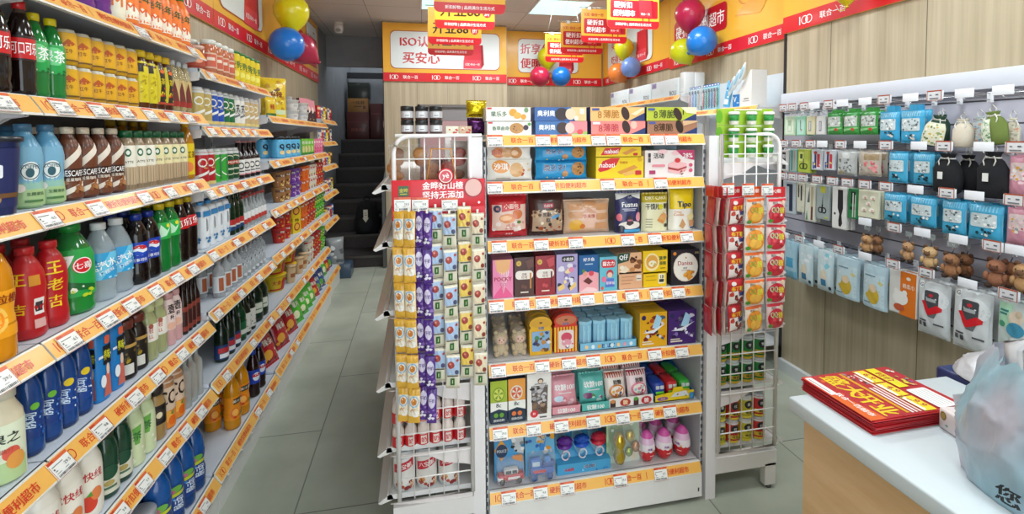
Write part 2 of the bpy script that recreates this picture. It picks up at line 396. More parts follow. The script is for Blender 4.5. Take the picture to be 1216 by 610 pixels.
# back wall: a panelled block with a shuttered window, and the deeper part beside it
bw = MB(); wx0, wx1, wz0, wz1 = -.016, .70, 1.15, 2.035
for a in ((-.418, 0, wx0, 3.0), (wx1, 0, 1.13, 3.0)): bw.box(a[0], YI, a[1], a[2], YI+.25, ZC, 'ffffff', 'woodwall')
bw.box(wx0, YI, 0, wx1, YI+.25, wz0, 'ffffff', 'woodwall'); bw.box(wx0, YI, wz1, wx1, YI+.25, ZC, 'ffffff', 'woodwall')
for x in (-.016, .36, .70): bw.box(x, YI-.0008, wz1, x+.003, YI+.001, 2.3, '6e6452', 'paper')
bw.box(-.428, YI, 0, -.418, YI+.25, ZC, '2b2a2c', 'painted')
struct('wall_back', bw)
w1 = MB()
for a in ((wx0, wz1-.035, wx1, wz1), (wx0, wz0, wx1, wz0+.035), (wx0, wz0, wx0+.03, wz1), (wx1-.03, wz0, wx1, wz1)): w1.box(a[0], YI-.012, a[1], a[2], YI+.05, a[3], '6f6a68', 'painted')
w1.box(wx0+.03, YI+.02, wz0+.03, wx1-.03, YI+.035, wz1-.2, 'b78f92', 'plastic'); w1.box(wx0+.03, YI+.015, wz1-.2, wx1-.03, YI+.035, wz1-.03, '8d8a8c', 'painted')
struct('window_1', w1)
sbox('wall_back_deep', 1.13, YB, 0, XFAR+.1, YB+.1, ZC, 'woodwall')
sbox('trim_2', 1.13, YB-.012, 0, 1.142, YB, 2.32, 'painted', '2b2a2c')
# stairwell
st = MB(); nos = [(6.10, .15), (6.56, .331), (6.82, .524), (7.08, .722), (7.34, .931), (7.6, 1.159), (7.86, 1.374), (8.12, 1.598)]
z0 = 0
for i, (y, z) in enumerate(nos):
    y1 = nos[i+1][0] if i < 7 else 9.4
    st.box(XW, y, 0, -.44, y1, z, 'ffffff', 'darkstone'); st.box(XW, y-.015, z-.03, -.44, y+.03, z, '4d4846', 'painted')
struct('floor_stairs', st)
sbox('wall_stair_right', -.418, YI+.25, 0, -.40, 9.4, 3.6, 'plaster')
sbox('wall_stair_back', XW, 9.3, 1.5, -.40, 9.4, 3.6, 'plaster')
sbox('wall_stair_header', XW, 7.0, 2.62, -.40, 7.05, 3.6, 'plaster')
sb = MB(); sb.box(XW, 8.95, 2.70, -.42, 9.05, 2.80, '1c1c1f', 'painted'); struct('trim_3', sb)
sb = MB(); sb.prism([(6.0, .0), (6.05, .0), (8.2, 1.45), (8.2, 1.75), (6.0, .98)], -.462, -.428, '5a5c5e', 'painted', 'x'); struct('trim_4', sb)
sbox('baseboard_right', XN-.03, YF, 0, XN, 2.80, .075, 'painted', 'd9dde0')
# shop front behind the photographer: side piers and a header round the open glazed entrance
fr = MB(); fr.box(XW-.1, YF-.12, 0, XW+.25, YF, ZC, 'b8b6b2', 'painted'); fr.box(XFAR-.25, YF-.12, 0, XFAR+.1, YF, ZC, 'b8b6b2', 'painted'); fr.box(XW-.1, YF-.12, 2.6, XFAR+.1, YF, ZC+.06, 'b8b6b2', 'painted')
struct('wall_front', fr)

def boxpack(name, label, cat, x0, y0, z0, x1, y1, z1, col, art=None, grp=None, mat='card'):
    r = empty(name, ((x0+x1)/2, (y0+y1)/2, z0)); w, d, h = x1-x0, y1-y0, z1-z0
    obj('box', MB().box(-w/2, -d/2, 0, w/2, d/2, h, col, mat, .004), r)
    if art: a = MB(); a.art(art, w, h, lambda u, v, e: (u, -d/2-.0005-e, v), mat); obj('printed_front', a, r)
    return tag(r, label, cat, grp)
# ---- things in the stairwell
Zl = 1.6
boxpack('cardboard_carton', 'large dark red carton under the orange box on stair landing', 'carton', -1.22, 8.55, Zl, -.85, 8.9, 2.07, '5b2b28', [('r', .02, .62, .98, .64, '7d4038'), ('t', '健康食品', .5, .35, .12, '8f4a40')])
boxpack('cardboard_carton', 'tall dark red carton beside the carton stack on stair landing', 'carton', -.83, 8.55, Zl, -.62, 8.9, 2.22, '542726', [('r', .04, .7, .96, .72, '7a3c36')])
boxpack('cardboard_carton', 'orange brown carton with printed marks, middle of the stack', 'carton', -1.2, 8.56, 2.072, -.86, 8.9, 2.305, '9a6a34', [('t', '一味鲜', .5, .68, .3, '4a2f16'), ('r', .3, .38, .68, .44, '4a2f16'), ('r', .74, .2, .86, .45, '6d2f20')])
boxpack('storage_case', 'black plastic case on top of orange brown carton', 'case', -1.2, 8.58, 2.307, -.84, 8.88, 2.585, '23261f', [('r', .05, .8, .95, .84, '3d4238'), ('r', .42, .84, .58, .93, '4a4f45')], mat='plastic')
sk = MB(); R = random.Random(3)
pr = [(.02, 0), (.15, .01), (.17, .1), (.165, .25), (.14, .36), (.09, .43), (.03, .455)]
sk.lathe(pr, '17181c', 'cloth', 18); sk.v = [(x*.95+.008*math.sin(9*z+5*x), y*.7+.008*math.sin(7*x+11*z), z) for x, y, z in sk.v]
bp = empty('backpack', (-.71, 6.62, .334)); obj('bag_body', sk, bp)
pk = MB(); pk.ball(0, -.115, .13, .1, .04, .1, '1e1f24', 'cloth'); obj('front_pocket', pk, bp)
hd = MB(); hd.tube([(.04*math.cos(a), 0, .45+.04*math.sin(a)) for a in [PI*i/8 for i in range(9)]], .008, '101114', 'cloth'); obj('top_handle', hd, bp)
pt = MB(); pt.art([('p', [(.15, .35), (.85, .35), (.85, 1), (.15, 1)], 'd5d0c2'), ('p', [(0, .35), (1, .35), (.5, 0)], 'd5d0c2'), ('r', .3, .55, .7, .6, '77756c'), ('r', .3, .7, .6, .75, '77756c')], .08, .17, lambda u, v, e: (u, -.167-e, v+.17), 'paper'); obj('paper_tag', pt, bp)
tag(bp, 'black backpack with a pale arrow tag sitting on the dark stairs', 'backpack')
sw = MB().box(-.03, -.012, -.045, .03, 0, .045, 'e8e8e4', 'plastic', .004); swo = obj('light_switch', sw); swo.location = (-.446, 6.2, 1.79); swo.rotation_euler = (0, 0, -PI/2); swo.location.x = -.428; obj('rocker', MB().box(-.018, -.016, -.025, .018, -.012, .025, 'f4f4f0', 'plastic', .002), swo)
tag(swo, 'small white light switch on stairwell jamb', 'switch')

# ---- ceiling lights
LP = [(.335, 5.075), (1.545, 5.075), (.335, 3.25), (1.545, 3.25), (.335, 1.4), (1.545, 1.4), (.335, -.45), (1.545, -.45), (-.87, .5), (-.87, 2.3)]
for i, (x, y) in enumerate(LP[:8]):
    e = empty('ceiling_light', (x, y, ZC)); obj('diffuser', MB().box(-.283, -.283, -.012, .283, .283, -.006, 'bdf6f4', 'lamp'), e)
    f = MB()
    for a in ((-.3, -.3, .3, -.283), (-.3, .283, .3, .3), (-.3, -.283, -.283, .283), (.283, -.283, .3, .283)): f.box(a[0], a[1], -.014, a[2], a[3], -.001, 'e4e4e4', 'painted')
    obj('light_frame', f, e)
    tag(e, ['square white ceiling light panel above the left row of hanging cards', 'square white ceiling light panel above the four smaller hanging cards on the right'][i] if i < 2 else 'square white ceiling light panel %s' % ['left above the middle of the aisle', 'right above the middle of the room', 'left above the snack display', 'right above the snack display', 'left over the entrance', 'right over the entrance'][i-2], 'light')
# ---- camera on the ceiling
c = empty('security_camera', (-.955, 6.2, ZC))
obj('mount', MB().lathe([(.055, -.03), (.055, 0)], 'dcdcda', 'plastic'), c)
obj('dome_body', MB().lathe([(.02, -.135), (.045, -.125), (.058, -.09), (.058, -.03)], 'd6d6d4', 'plastic'), c)
obj('lens', MB().ball(0, -.035, -.1, .034, .034, .026, '0e0e10', 'glass'), c)
tag(c, 'small white dome security camera on ceiling near the stairs', 'camera')

# ---- printed banner boards
YEL, RED, DRED = 'f0b33c', 'd8202c', 'c3202e'
def strip(w, h, top, n, x0=0, x1=1, hh=None):
    a = [('r', 0, 0, 1, top, RED)]; cw = (x1-x0)/n
    for i in range(n):
        cx = x0+cw*(i+.5); q = top*.5
        a += [('lg', cx-.13/w, top*.5, q, 'ffffff'), ('t', '联合一百', cx+.07/w, top*.5, q*.8, 'ffffff', .02, .28/w)]
    return a
def shopbag(cx, y0, y1, w, h, logo=True):
    # plain red shopping bag with two handles on legs
    q = (y1-y0)*h/w*.42
    a = [('p', [(cx-q, y0), (cx+q*.8, y0), (cx+q*.78, y1), (cx-q*.8, y1)], 'd92f3f'), ('p', [(cx+q*.8, y0), (cx+q*1.1, y0+.07), (cx+q*1.0, y1), (cx+q*.78, y1)], 'a31c2b'),
         ('r', cx-q*.3, y1, cx-q*.24, y1+.1, 'a31c2b'), ('r', cx+q*.3, y1, cx+q*.36, y1+.1, 'a31c2b'), ('r', cx-q*.3, y1+.08, cx+q*.36, y1+.1, 'a31c2b'),
         ('p', [(cx-q, y0), (cx+q*.8, y0), (cx+q*.8, y0+.18*(y1-y0)/.5), (cx-q*.97, y0+.18*(y1-y0)/.5)], 'e8475a')]
    if logo: a += [('lg', cx-q*.55, y0+.09*(y1-y0)/.5, .05*(y1-y0)/.5, 'ffffff'), ('t', '联合一百', cx+q*.2, y0+.09*(y1-y0)/.5, .045*(y1-y0)/.5, 'ffffff', .02, q*.9)]
    return a
def banner(label, w, h, art, loc, rz, thick=.02):
    b = empty('banner_board', loc, rz)
    obj('sign_board', MB().box(-w/2, -thick, 0, w/2, -.004, h, YEL, 'board'), b)
    a = MB(); a.art(art, w, h, lambda u, v, e: (u, -thick-.0004-e, v), 'board', eps=.0004); obj('printed_face', a, b)
    return tag(b, label, 'banner')
def panel(x0, x1, y0=.26, y1=.88, r=.08): return [('rr', x0-.004, y0-.012, x1+.004, y1+.012, 'b3402e', r), ('rr', x0, y0, x1, y1, 'e6eef0', r)]
zb = 2.318; hb = .715
wI = 1.54
banner('yellow wall banner reading ISO beside the stair opening', wI, hb,
  [('r', 0, 0, 1, 1, YEL)]+strip(wI, hb, .15, 3)+panel(.06, .94, .23, .86, .09)+[('t', 'ISO认证', .29, .69, .18, 'c6202c', .06, .4), ('t', '买安心', .30, .41, .2, 'c6202c', .06)]+shopbag(.72, .24, .66, wI, hb), (.35, YI, zb), 0)
banner('yellow wall banner in the back right corner behind balloons', 1.36, hb,
  [('r', 0, 0, 1, 1, YEL)]+strip(1.36, hb, .15, 3)+panel(.13, .75, .24, .86, .09)+[('t', '折享优', .31, .68, .19, 'c6202c', .06), ('t', '便暖', .26, .41, .19, 'c6202c', .06)]+shopbag(.62, .24, .6, 1.4, hb), (1.825, YB, zb), 0)
def wallban(label, y0, y1, art, x, rz, zz=zb):
    return banner(label, y1-y0, hb, art(y1-y0), (x, (y0+y1)/2, zz), rz)
hand = lambda: [('o', .80, .72, .2, .012, 'd5772c'), ('o', .70, .62, .13, .012, 'd5772c'), ('p', [(.62, .4), (.8, .34), (.86, .5), (.78, .58), (.7, .5)], 'e9a23a'), ('t', '联合一百', .33, .82, .2, 'c6202c', .03, .5), ('rr', .06, .30, .56, .62, DRED, .05), ('t', '硬折扣便利超市', .31, .46, .17, 'ffffff', .03, .46)]
wallban('yellow right wall banner with red bag near the back corner', 4.47, 6.25, lambda w: [('r', 0, 0, 1, 1, YEL)]+strip(w, hb, .15, 3)+panel(.1, .8, .22, .88, .1)+[('t', '买得放心', .30, .68, .15, 'c6202c', .06), ('t', '吃得安心', .30, .42, .15, 'c6202c', .06)]+shopbag(.66, .24, .72, w, hb), XFAR, -PI/2)
wallban('yellow right wall banner with outlined hand behind the largest balloons', 2.825, 4.465, lambda w: [('r', 0, 0, 1, 1, YEL)]+strip(w, hb, .15, 3)+hand(), XFAR, -PI/2, zb-.02)
wallban('yellow banner above the pegboard on the near right wall', .9, 2.815, lambda w: [('r', 0, 0, 1, 1, YEL)]+strip(w, hb, .15, 3)+panel(.1, .62, .25, .9, .1)+shopbag(.5, .26, .68, w, hb), XN, -PI/2, zb-.015)
wallban('yellow left wall banner with white bag panel over the canned drinks', 3.25, 4.75, lambda w: [('r', 0, 0, 1, 1, YEL)]+strip(w, hb, .15, 3)+panel(.06, .62, .22, .9, .1)+[('t', '买得放心', .22, .62, .16, 'c6202c', .06)]+shopbag(.45, .2, .72, w, hb), XW, PI/2)
wallban('yellow left wall banner with red slogan box behind three balloons', 4.755, 6.37, lambda w: [('r', 0, 0, 1, 1, YEL)]+strip(w, hb, .15, 3)+[('t', '联合一百', .22, .82, .18, 'c6202c', .03, .3), ('rr', .02, .36, .5, .66, DRED, .04), ('t', '硬折扣便利超市', .26, .51, .17, 'ffffff', .03, .42)]+panel(.6, .94, .24, .9, .08)+[('t', '好店', .68, .62, .2, 'c6202c', .06)]+shopbag(.83, .24, .7, w, hb, False), XW, PI/2)
wallban('yellow left wall banner nearest the shop front', 1.5, 3.245, lambda w: [('r', 0, 0, 1, 1, YEL)]+strip(w, hb, .15, 4)+panel(.08, .8, .24, .9, .1)+shopbag(.6, .26, .7, w, hb), XW, PI/2)

# ---- hanging cards
def hang(label, x, y, zb_, typ, w=.45, h=.31):
    e = empty('hanging_card', (x, y, zb_)); b = MB(); r = .035
    pl = [(-w/2+r-r*math.sin(a), r-r*math.cos(a)) for a in [PI/2-PI/2*i/5 for i in range(6)]]+[(w/2-r+r*math.sin(a), r-r*math.cos(a)) for a in [PI/2*i/5 for i in range(6)]]+[(w/2, h), (-w/2, h)]
    b.prism(pl, -.002, .002, YEL, 'board'); obj('card', b, e)
    redb = [(x_/w+.5, z_/h) for x_, z_ in pl[:-2]]+[(1, .2), (0, .2)]
    if typ == 0: art = [('p', redb, RED), ('t', '折扣好物 | 品质满分生活方式', .5, .1, .085, 'ffffff', .03, .82), ('t', '开业88', .42, .44, .30, '2b2418', .05, .72), ('e', .87, .40, .075, .11, 'c3313a'), ('t', '折', .87, .40, .14, 'ffffff', .03), ('t', '1 联合一百', .34, .86, .1, 'c6202c', .02)]
    else: art = [('p', redb, RED), ('t', '折扣好物 | 品质满分生活方式', .5, .1, .085, 'ffffff', .03, .82), ('rr', .06, .27, .97, .72, DRED, .04), ('t', '硬折扣', .30, .60, .16, 'ffffff', .05), ('t', '便利超市', .32, .39, .16, 'ffffff', .05, .42), ('lg', .13, .83, .09, 'c6202c'), ('t', '联合一百', .35, .83, .09, 'c6202c', .02), ('p', [(.62, .30), (.86, .30), (.84, .74), (.60, .74)], 'e0353f'), ('p', [(.86, .30), (.9, .34), (.88, .74), (.84, .74)], 'a31c2b'), ('t', '联合一百', .73, .38, .06, 'ffffff', .02), ('r', .67, .2, .69, .3, 'c6202c'), ('r', .79, .2, .81, .3, 'c6202c')]
    for sgn in (-1, 1):
        a = MB(); a.art(art, w, h, (lambda u, v, e_: (u, -.0024-e_, v)) if sgn < 0 else (lambda u, v, e_: (-u, .0024+e_, v)), 'board', eps=.0003); obj('printed_face', a, e)
    k = MB(); k.tube([(-w/2-.02, 0, h+.012), (w/2+.02, 0, h+.012)], .004, 'd9dcdc', 'chrome', 6); obj('rod', k, e)
    k = MB(); k.box(-.16, -.008, h-.012, -.13, .008, h+.02, 'eef0f0', 'plastic', .002); k2 = MB(); k2.box(.13, -.008, h-.012, .16, .008, h+.02, 'eef0f0', 'plastic', .002); obj('clip', k, e); obj('clip', k2, e)
    for s_ in (-1, 1): s2 = MB(); s2.tube([(s_*.2, 0, h+.014), (s_*.13, 0, ZC-zb_)], .0012, 'c8c8c8', 'plastic', 5); obj('string', s2, e)
    return tag(e, label, 'sign', 'hanging promotion cards')
for i, (x, y, z) in enumerate([(.327, 3.0, 2.40), (.354, 3.6, 2.436), (.312, 4.06, 2.405), (.322, 4.75, 2.434)]):
    hang('yellow hanging card reading 88 in the left row, %s from the front' % ORD[i], x, y, z, 0)
for i, (x, y, z) in enumerate([(1.716, 3.6, 2.49), (1.71, 4.2, 2.49), (1.64, 4.62, 2.46), (1.62, 5.14, 2.455)]):
    hang('yellow hanging card with red box in the right row, %s from the front' % ORD[i], x, y, z, 1)

# ---- balloons
def balloon(label, px, py, Y, r, col, grp, tilt=0):
    p = onY(px, py, Y); Y0 = Y
    while p.x+1.06*r > (XN if p.y < 2.82+r else XFAR)-.028 or p.x-1.06*r < XW+.028 or p.y+1.4*r > (YI-.03 if p.x < 1.3 else YB-.03):
        Y -= .02; p = onY(px, py, Y)
    r *= Y/Y0
    e = empty('balloon', p)
    prof = [(.012*r/.13, -1.3*r), (.03*r/.13, -1.22*r), (.45*r, -.98*r), (.78*r, -.62*r), (.97*r, -.2*r), (1.*r, .12*r), (.93*r, .45*r), (.7*r, .76*r), (.4*r, .95*r), (.05*r, 1.03*r)]
    obj('skin', MB().lathe(prof, col, 'rubber', 26), e)
    k = MB(); k.lathe([(.02*r/.13, -1.40*r), (.012*r/.13, -1.3*r)], col, 'rubber', 10); k.tube([(0, 0, -1.38*r), (.01, .03, -1.5*r), (0, .05, -1.45*r)], .003, col, 'rubber', 5); obj('knot', k, e)
    k = MB(); k.tube([(0, .05, -1.45*r), (0, .06, -1.2*r), (0, .07, -1.0*r)], .0012, 'e8e8e8', 'plastic', 5); obj('hang_string', k, e)
    e.rotation_euler = (tilt if not isinstance(tilt, tuple) else tilt[0], 0 if not isinstance(tilt, tuple) else tilt[1], 0)
    return tag(e, label, 'balloon', grp)
for a in [('yellow balloon, top of the three on left wall banner', 346, 14, 4.2, .14, 'e6d90c', 'left wall balloons', 0),
 ('blue balloon in front of the left wall banner', 341, 53, 4.05, .132, '1674cf', 'left wall balloons', (1.2, .2)),
 ('dark red balloon half hidden behind blue one on left wall', 357, 58, 4.45, .135, 'b5274a', 'left wall balloons', (.4, -.9)),
 ('magenta red balloon, highest of the three on right wall', 819, 17, 4.1, .137, 'b8204a', 'right wall balloons', .1),
 ('blue balloon in front of the outlined hand on right wall banner', 833, 49, 3.9, .133, '1b7ad2', 'right wall balloons', (1.1, .3)),
 ('lime yellow balloon low beside the blue one on right wall', 811, 61, 4.25, .122, 'dfe21c', 'right wall balloons', (.3, -.8)),
 ('lime yellow balloon beside the hanging cards near right back corner', 741, 57, 5.4, .118, 'd3d41a', 'corner balloons', .1),
 ('lilac blue balloon in the back right corner cluster', 749, 80, 5.2, .118, '6f8fd0', 'corner balloons', (1.2, .3)),
 ('orange balloon in the back right corner cluster', 734, 87, 5.6, .125, 'e8843a', 'corner balloons', (.4, -.9)),
 ('olive yellow balloon behind the smallest hanging card', 650, 68, 6.0, .13, 'c9c316', 'back wall balloons', -.2),
 ('crimson balloon on the back wall banner', 641, 91, 5.8, .125, 'bf2246', 'back wall balloons', (.9, -.5)),
 ('blue balloon on the back wall banner', 666, 91, 5.75, .122, '0f72cc', 'back wall balloons', (1.1, .4)),
 ('golden yellow balloon at the top right above the pegboard', 1006, -16, 2.75, .1, 'd8b90c', None, 0)]: balloon(*a)
# ================================================================== LEFT SHELF RUN
def proj(p):
    d = Vector(p)-EYE; z = d.dot(CF); return CX_+F_*d.dot(CR)/z, CY_-F_*d.dot(CU)/z
def y_at(px, X, z):
    lo, hi = .2, 9.
    for _ in range(40):
        m = (lo+hi)/2
        if proj((X, m, z))[0] < px: lo = m
        else: hi = m
    return (lo+hi)/2
RAILTXT = '硬折扣便利超市'
def rail_art(L, n):
    a = [('r', 0, .05, 1, .92, 'f4b95c')]; c = 1/n
    for i in range(n):
        x = c*i
        a += [('lg', x+c*.09, .48, .52, 'd8402a'), ('t', '联合一百', x+c*.30, .48, .48, 'd8402a', .03, c*.25), ('r', x+c*.445, .22, x+c*.45, .75, 'd8402a'), ('t', RAILTXT, x+c*.70, .48, .48, 'd8402a', .03, c*.46)]
    return a
def rail_mb(L, n, rh=.045, tilt=.030):
    """price rail, local: faces -Y, starts at x 0 .. L centred, lower edge at origin, leans back by tilt"""
    m = MB(); fn = lambda u, v, e: (u, v/rh*tilt-e, v)
    m.prism([(-.002, -.004), (-.002, 0), (tilt-.002, rh-.002), (tilt+.006, rh-.0016), (tilt+.006, rh-.006), (.004, -.004)], -L/2, L/2, 'e9e6df', 'plastic', 'x')
    m.art(rail_art(L, n), L, rh, fn, 'card', eps=.0003, base=8)
    return m
def price_tag_kind(key, seed):
    R = random.Random(seed); p = '%d.%d' % (R.randint(2, 29), R.choice((5, 8, 9, 0)))
    w, h = .062, .05; m = MB(); m.box(-w/2, -.0016, 0, w/2, 0, h, 'f3f3f0', 'card')
    m.art([('r', 0, .84, 1, 1, 'e0683a'), ('r', .02, .87, .3, .97, 'c8442a'), ('r', 0, 0, .015, .8, 'b0503c'), ('r', .985, 0, 1, .8, 'b0503c'), ('r', 0, 0, 1, .02, 'b0503c'), ('r', .08, .66, .62, .7, '77777a'), ('r', .08, .5, .14, .58, '55555a'), ('r', .1, .4, .2, .44, '55555a'), ('t', p, .74, .5, .16, '3b3b40', .01, .3),
           ('r', .08, .28, .3, .31, '8a8a90'), ('r', .5, .28, .68, .31, '8a8a90')]+[('r', .08+.055*i, .08, .08+.055*i+R.uniform(.02, .045), .2, '4a4a50') for i in range(15)], w, h, lambda u, v, e: (u, -.0018-e, v), 'card', eps=.00015)
    kind(key, [('tag_card', m)])
for i in range(5): price_tag_kind('tag%d' % i, i)
_ntag = [0]
def price_tag(loc, rz, tilt, label, grp):
    _ntag[0] += 1; return place('tag%d' % (_ntag[0] % 5), 'price_tag', label, 'price tag', loc, rz, grp, (tilt, 0, 0))
def shelf_bay(label, y0, y1, zs, xf, xb=-1.245, base=True, ntxt=2):
    e = empty('shelf_unit', (xf, (y0+y1)/2, 0), PI/2); L = y1-y0-.006; D = xf-xb
    # local: x along the run (world +Y), -y towards the aisle
    bp_ = MB(); bp_.box(-L/2, D-.015, .1, L/2, D, max(zs)+.36 if max(zs) < 1.6 else 2.02, '8c8683', 'painted'); obj('back_panel', bp_, e)
    for s_ in (-1, 1):
        u = MB(); xu = s_*(L/2-.0145); u.box(xu-.014, D-.05, 0, xu+.014, D-.016, 2.02 if max(zs) > 1.7 else 1.9, 'dcdad6', 'painted')
        for k in range(30): u.box(xu-.004, D-.0508, .2+k*.055, xu+.004, D-.0498, .225+k*.055, '3c3c40', 'paper')
        obj('upright', u, e)
    for i, z in enumerate(zs):
        last = i == len(zs)-1 and base; b = MB()
        b.box(-L/2, .032, z+.028, L/2, D-.052, z+.044, 'd0d7e2', 'painted')
        b.box(-L/2, .030, z+.004, L/2, .036, z+.044, 'dfe1e4', 'painted')
        if last: b.box(-L/2, .012, 0, L/2, .03, z-.004, 'dcdcda', 'painted'); b.box(-L/2+.02, .05, 0, L/2-.02, D-.06, z+.02, '8f8d8a', 'painted')
        sh = obj('base_deck' if last else 'shelf_board', b, e)
        if not last:
            for s_ in (-1, 1):
                k = MB(); x = s_*(L/2-.004)
                k.prism([(.034, z+.028), (.034, z-.006), (.07, z-.012), (.10, z-.03), (D-.1, z-.05), (D-.052, z-.06), (D-.052, z+.028)], x-.0015, x+.0015, 'dcd6d6', 'painted', 'x')
                k.prism([(.085, z+.0), (.1, z+.004), (.12, z-.006), (.125, z-.022), (.117, z-.008), (.1, z-.003)], x-s_*.0-.0022 if s_ < 0 else x+.0012, x-.0012 if s_ < 0 else x+.0022, '4a4444', 'painted', 'x')
                obj('bracket', k, sh)
        ra = rail_mb(L, ntxt); ra.v = [(x, y, zz+z) for x, y, zz in ra.v]; obj('price_rail', ra, sh)
    return tag(e, label, 'shelf', 'left wall shelf run')
XL = -.864
BAYZ = {0: [1.948, 1.682, 1.412, 1.093, .805, .51, .12], 2: [1.872, 1.632, 1.366, 1.099, .838, .527, .13], 3: [1.718, 1.442, 1.14, .854, .52, .145], 5: [1.767, 1.545, 1.295, 1.007, .713, .145]}
BAYS = [(.42, 1.30, 0), (1.30, 2.19, 0), (2.19, 3.075, 2), (3.075, 3.96, 3), (3.96, 4.845, 3)]
BN = ['nearest', 'second', 'third', 'fourth', 'fifth', 'last']
for i, (a, b_, k) in enumerate(BAYS): shelf_bay('white shelf bay with orange price rails, %s along the left wall' % BN[i], a, b_, BAYZ[k], XL)
shelf_bay('short set-back white shelf bay at the far end of left wall', 4.85, 5.60, BAYZ[5], -.90, ntxt=1)
TL = -math.atan2(.030, .045)
RN = ['top', 'second', 'third', 'fourth', 'fifth', 'sixth', 'bottom']
def ltags(bay, ri, pxs):
    a, b_, k = BAYS[bay]; z = BAYZ[k][ri]
    for j, px in enumerate(pxs):
        y = y_at(px, XL, z+.02)
        price_tag((XL+.0052, y, z-.001), PI/2, TL, 'price tag, %s along the %s rail of the %s left shelf bay' % (ORD[j], RN[ri], BN[bay]), 'price tags on left shelf rails')
for bay, ri, pxs in [(0, 1, [8]), (0, 3, [6]), (1, 0, [172, 232]), (1, 1, [78, 121, 153, 182, 207, 228]), (1, 2, [62, 120, 176, 206, 232]), (1, 3, [88, 132, 160, 189, 214, 233]),
                     (1, 4, [78, 125, 164, 191, 220, 238]), (1, 5, [147, 175, 200, 224, 242]), (1, 6, [246, 273, 289, 300]),
                     (2, 0, [254, 290]), (2, 1, [255, 271, 283, 294, 305]), (2, 2, [254, 268, 279, 293, 311]), (2, 3, [257, 284, 303, 317]), (2, 4, [262, 289, 310, 325]), (2, 5, [272, 303, 324]), (2, 6, [309, 322]),
                     (3, 1, [332, 350]), (3, 2, [330, 345, 354]), (3, 3, [338, 349]), (3, 4, [334, 345]), (3, 5, [348, 355]), (4, 1, [364, 375]), (4, 2, [363, 374, 384]), (4, 3, [360, 370, 382]), (4, 4, [363, 373])]: ltags(bay, ri, pxs)

# ------------------------------------------------------------------ drink bottles and other goods of the left run
bottle('cola', .225, .033, 'pet', lambda z: '1c0e0a' if z < .19 else '5a4a40', 'c61c22', label=(.36, .62, 'c8171f'), art=[('r', 0, .9, 1, 1, '201010'), ('t', '可口可乐', .5, .5, .5, 'ffffff', .03), ('r', 0, 0, 1, .08, '201010')])
bottle('colatall', .25, .033, 'pet', lambda z: '180c0a' if z < .205 else '3a2a24', 'd9b51c', label=(.52, .7, 'c8171f'), art=[('t', '可乐', .5, .5, .6, 'ffffff', .03, .9, .2)])
bottle('greentea', .21, .034, 'pet', lambda z: '1d8a3a' if z < .17 else '2a7a3a', 'e3cf12', label=(.3, .66, '14a04a'), art=[('rr', .2, .3, .85, .9, '6fd08a', .2), ('t', '绿茶', .5, .6, .42, 'ffffff', .03), ('b', 3, 8, 0, 0, 1, .22, ['dff0e0', '0c5c28'], .06)])
bottle('goldcan', .095, .034, 'can', lambda z: 'c8961a' if z < .088 else 'bcb8a8', None, label=(.1, .88, 'd9a51d'), art=[('rr', .12, .12, .88, .9, 'e0a818', .1), ('p', [(.2, .55), (.5, .8), (.85, .62), (.55, .52)], 'b4521c'), ('t', '红牛', .5, .36, .16, '7a3a14', .03), ('r', .0, .0, 1, .06, '6a4a12')], mat='plastic')
bottle('yellowtea', .2, .032, 'milk', '6a3a14', 'd8b81a', label=(.1, .8, 'd6c51a'), art=[('r', .3, .74, .6, .92, '2a2012'), ('b', 5, 14, .15, .1, .8, .65, ['bda80f', 'a8900c', 'e8dc4a'], .04)])
bottle('blacktea', .2, .032, 'milk', '5c2c10', 'e0b818', label=(.1, .8, '231a14'), art=[('p', [(0, 0), (.45, 0), (.6, .5), (.45, 1), (0, 1)], 'd6c51a'), ('e', .75, .85, .2, .05, 'd8641c'), ('t', '茶', .76, .6, .16, 'd8c21c', .04), ('b', 2, 12, .55, .1, 1, .45, ['c83a1a', 'd8c21c', '8a2a14'], .05), ('r', 0, 0, 1, .06, 'b03a20')])
bottle('peartea', .2, .030, 'pet', 'd8c48e', 'c9cdd0', label=(.1, .62, 'c8b078'), art=[('p', [(.1, .15), (.5, .95), (.9, .15)], '6c2c28'), ('r', 0, 0, 1, .2, '9c2c24')], mat='glass')
bottle('grapesoda', .2, .034, 'pet', '7a3a9a', '8a4ab0', label=(.25, .62, '6a2c94'), art=[('b', 4, 10, 0, 0, 1, 1, ['9a5cc4', '54207c', 'd8c0ea'], .12)])
bottle('orangesoda', .2, .034, 'pet', 'e8782a', '2f7a34', label=(.1, .72, 'ee7a26'), art=[('p', [(0, .2), (.5, .42), (1, .2), (1, .0), (0, 0)], 'f4f0e0'), ('t', '美年', .5, .68, .24, '1f5a2c', .05), ('b', 8, 8, 0, .75, 1, 1, ['e2601a', 'f09a4a'], .07), ('t', 'M', .5, .3, .2, 'e2601a', .05)], mat='plastic')
bottle('whitesoda', .2, .034, 'pet', 'e9e2c8', '2f7a34', label=(.1, .72, 'f0ead2'), art=[('t', '年达', .5, .66, .28, '2f6a34', .05), ('t', 'M', .5, .3, .26, 'e2701a', .05)], mat='plastic')
bottle('coffeecup', .17, .046, 'cup', '1f2a5c', '23262e', .052, label=(.1, .86, '20295a'), art=[('rr', .1, .5, .6, .72, 'e6e8ee', .03), ('rr', .15, .34, .5, .46, 'e6e8ee', .03), ('e', .3, .14, .26, .13, 'a8845a'), ('e', .3, .14, .2, .1, 'd2b48a'), ('r', .5, .16, 1, .24, '6b4a2c')], mat='plastic')
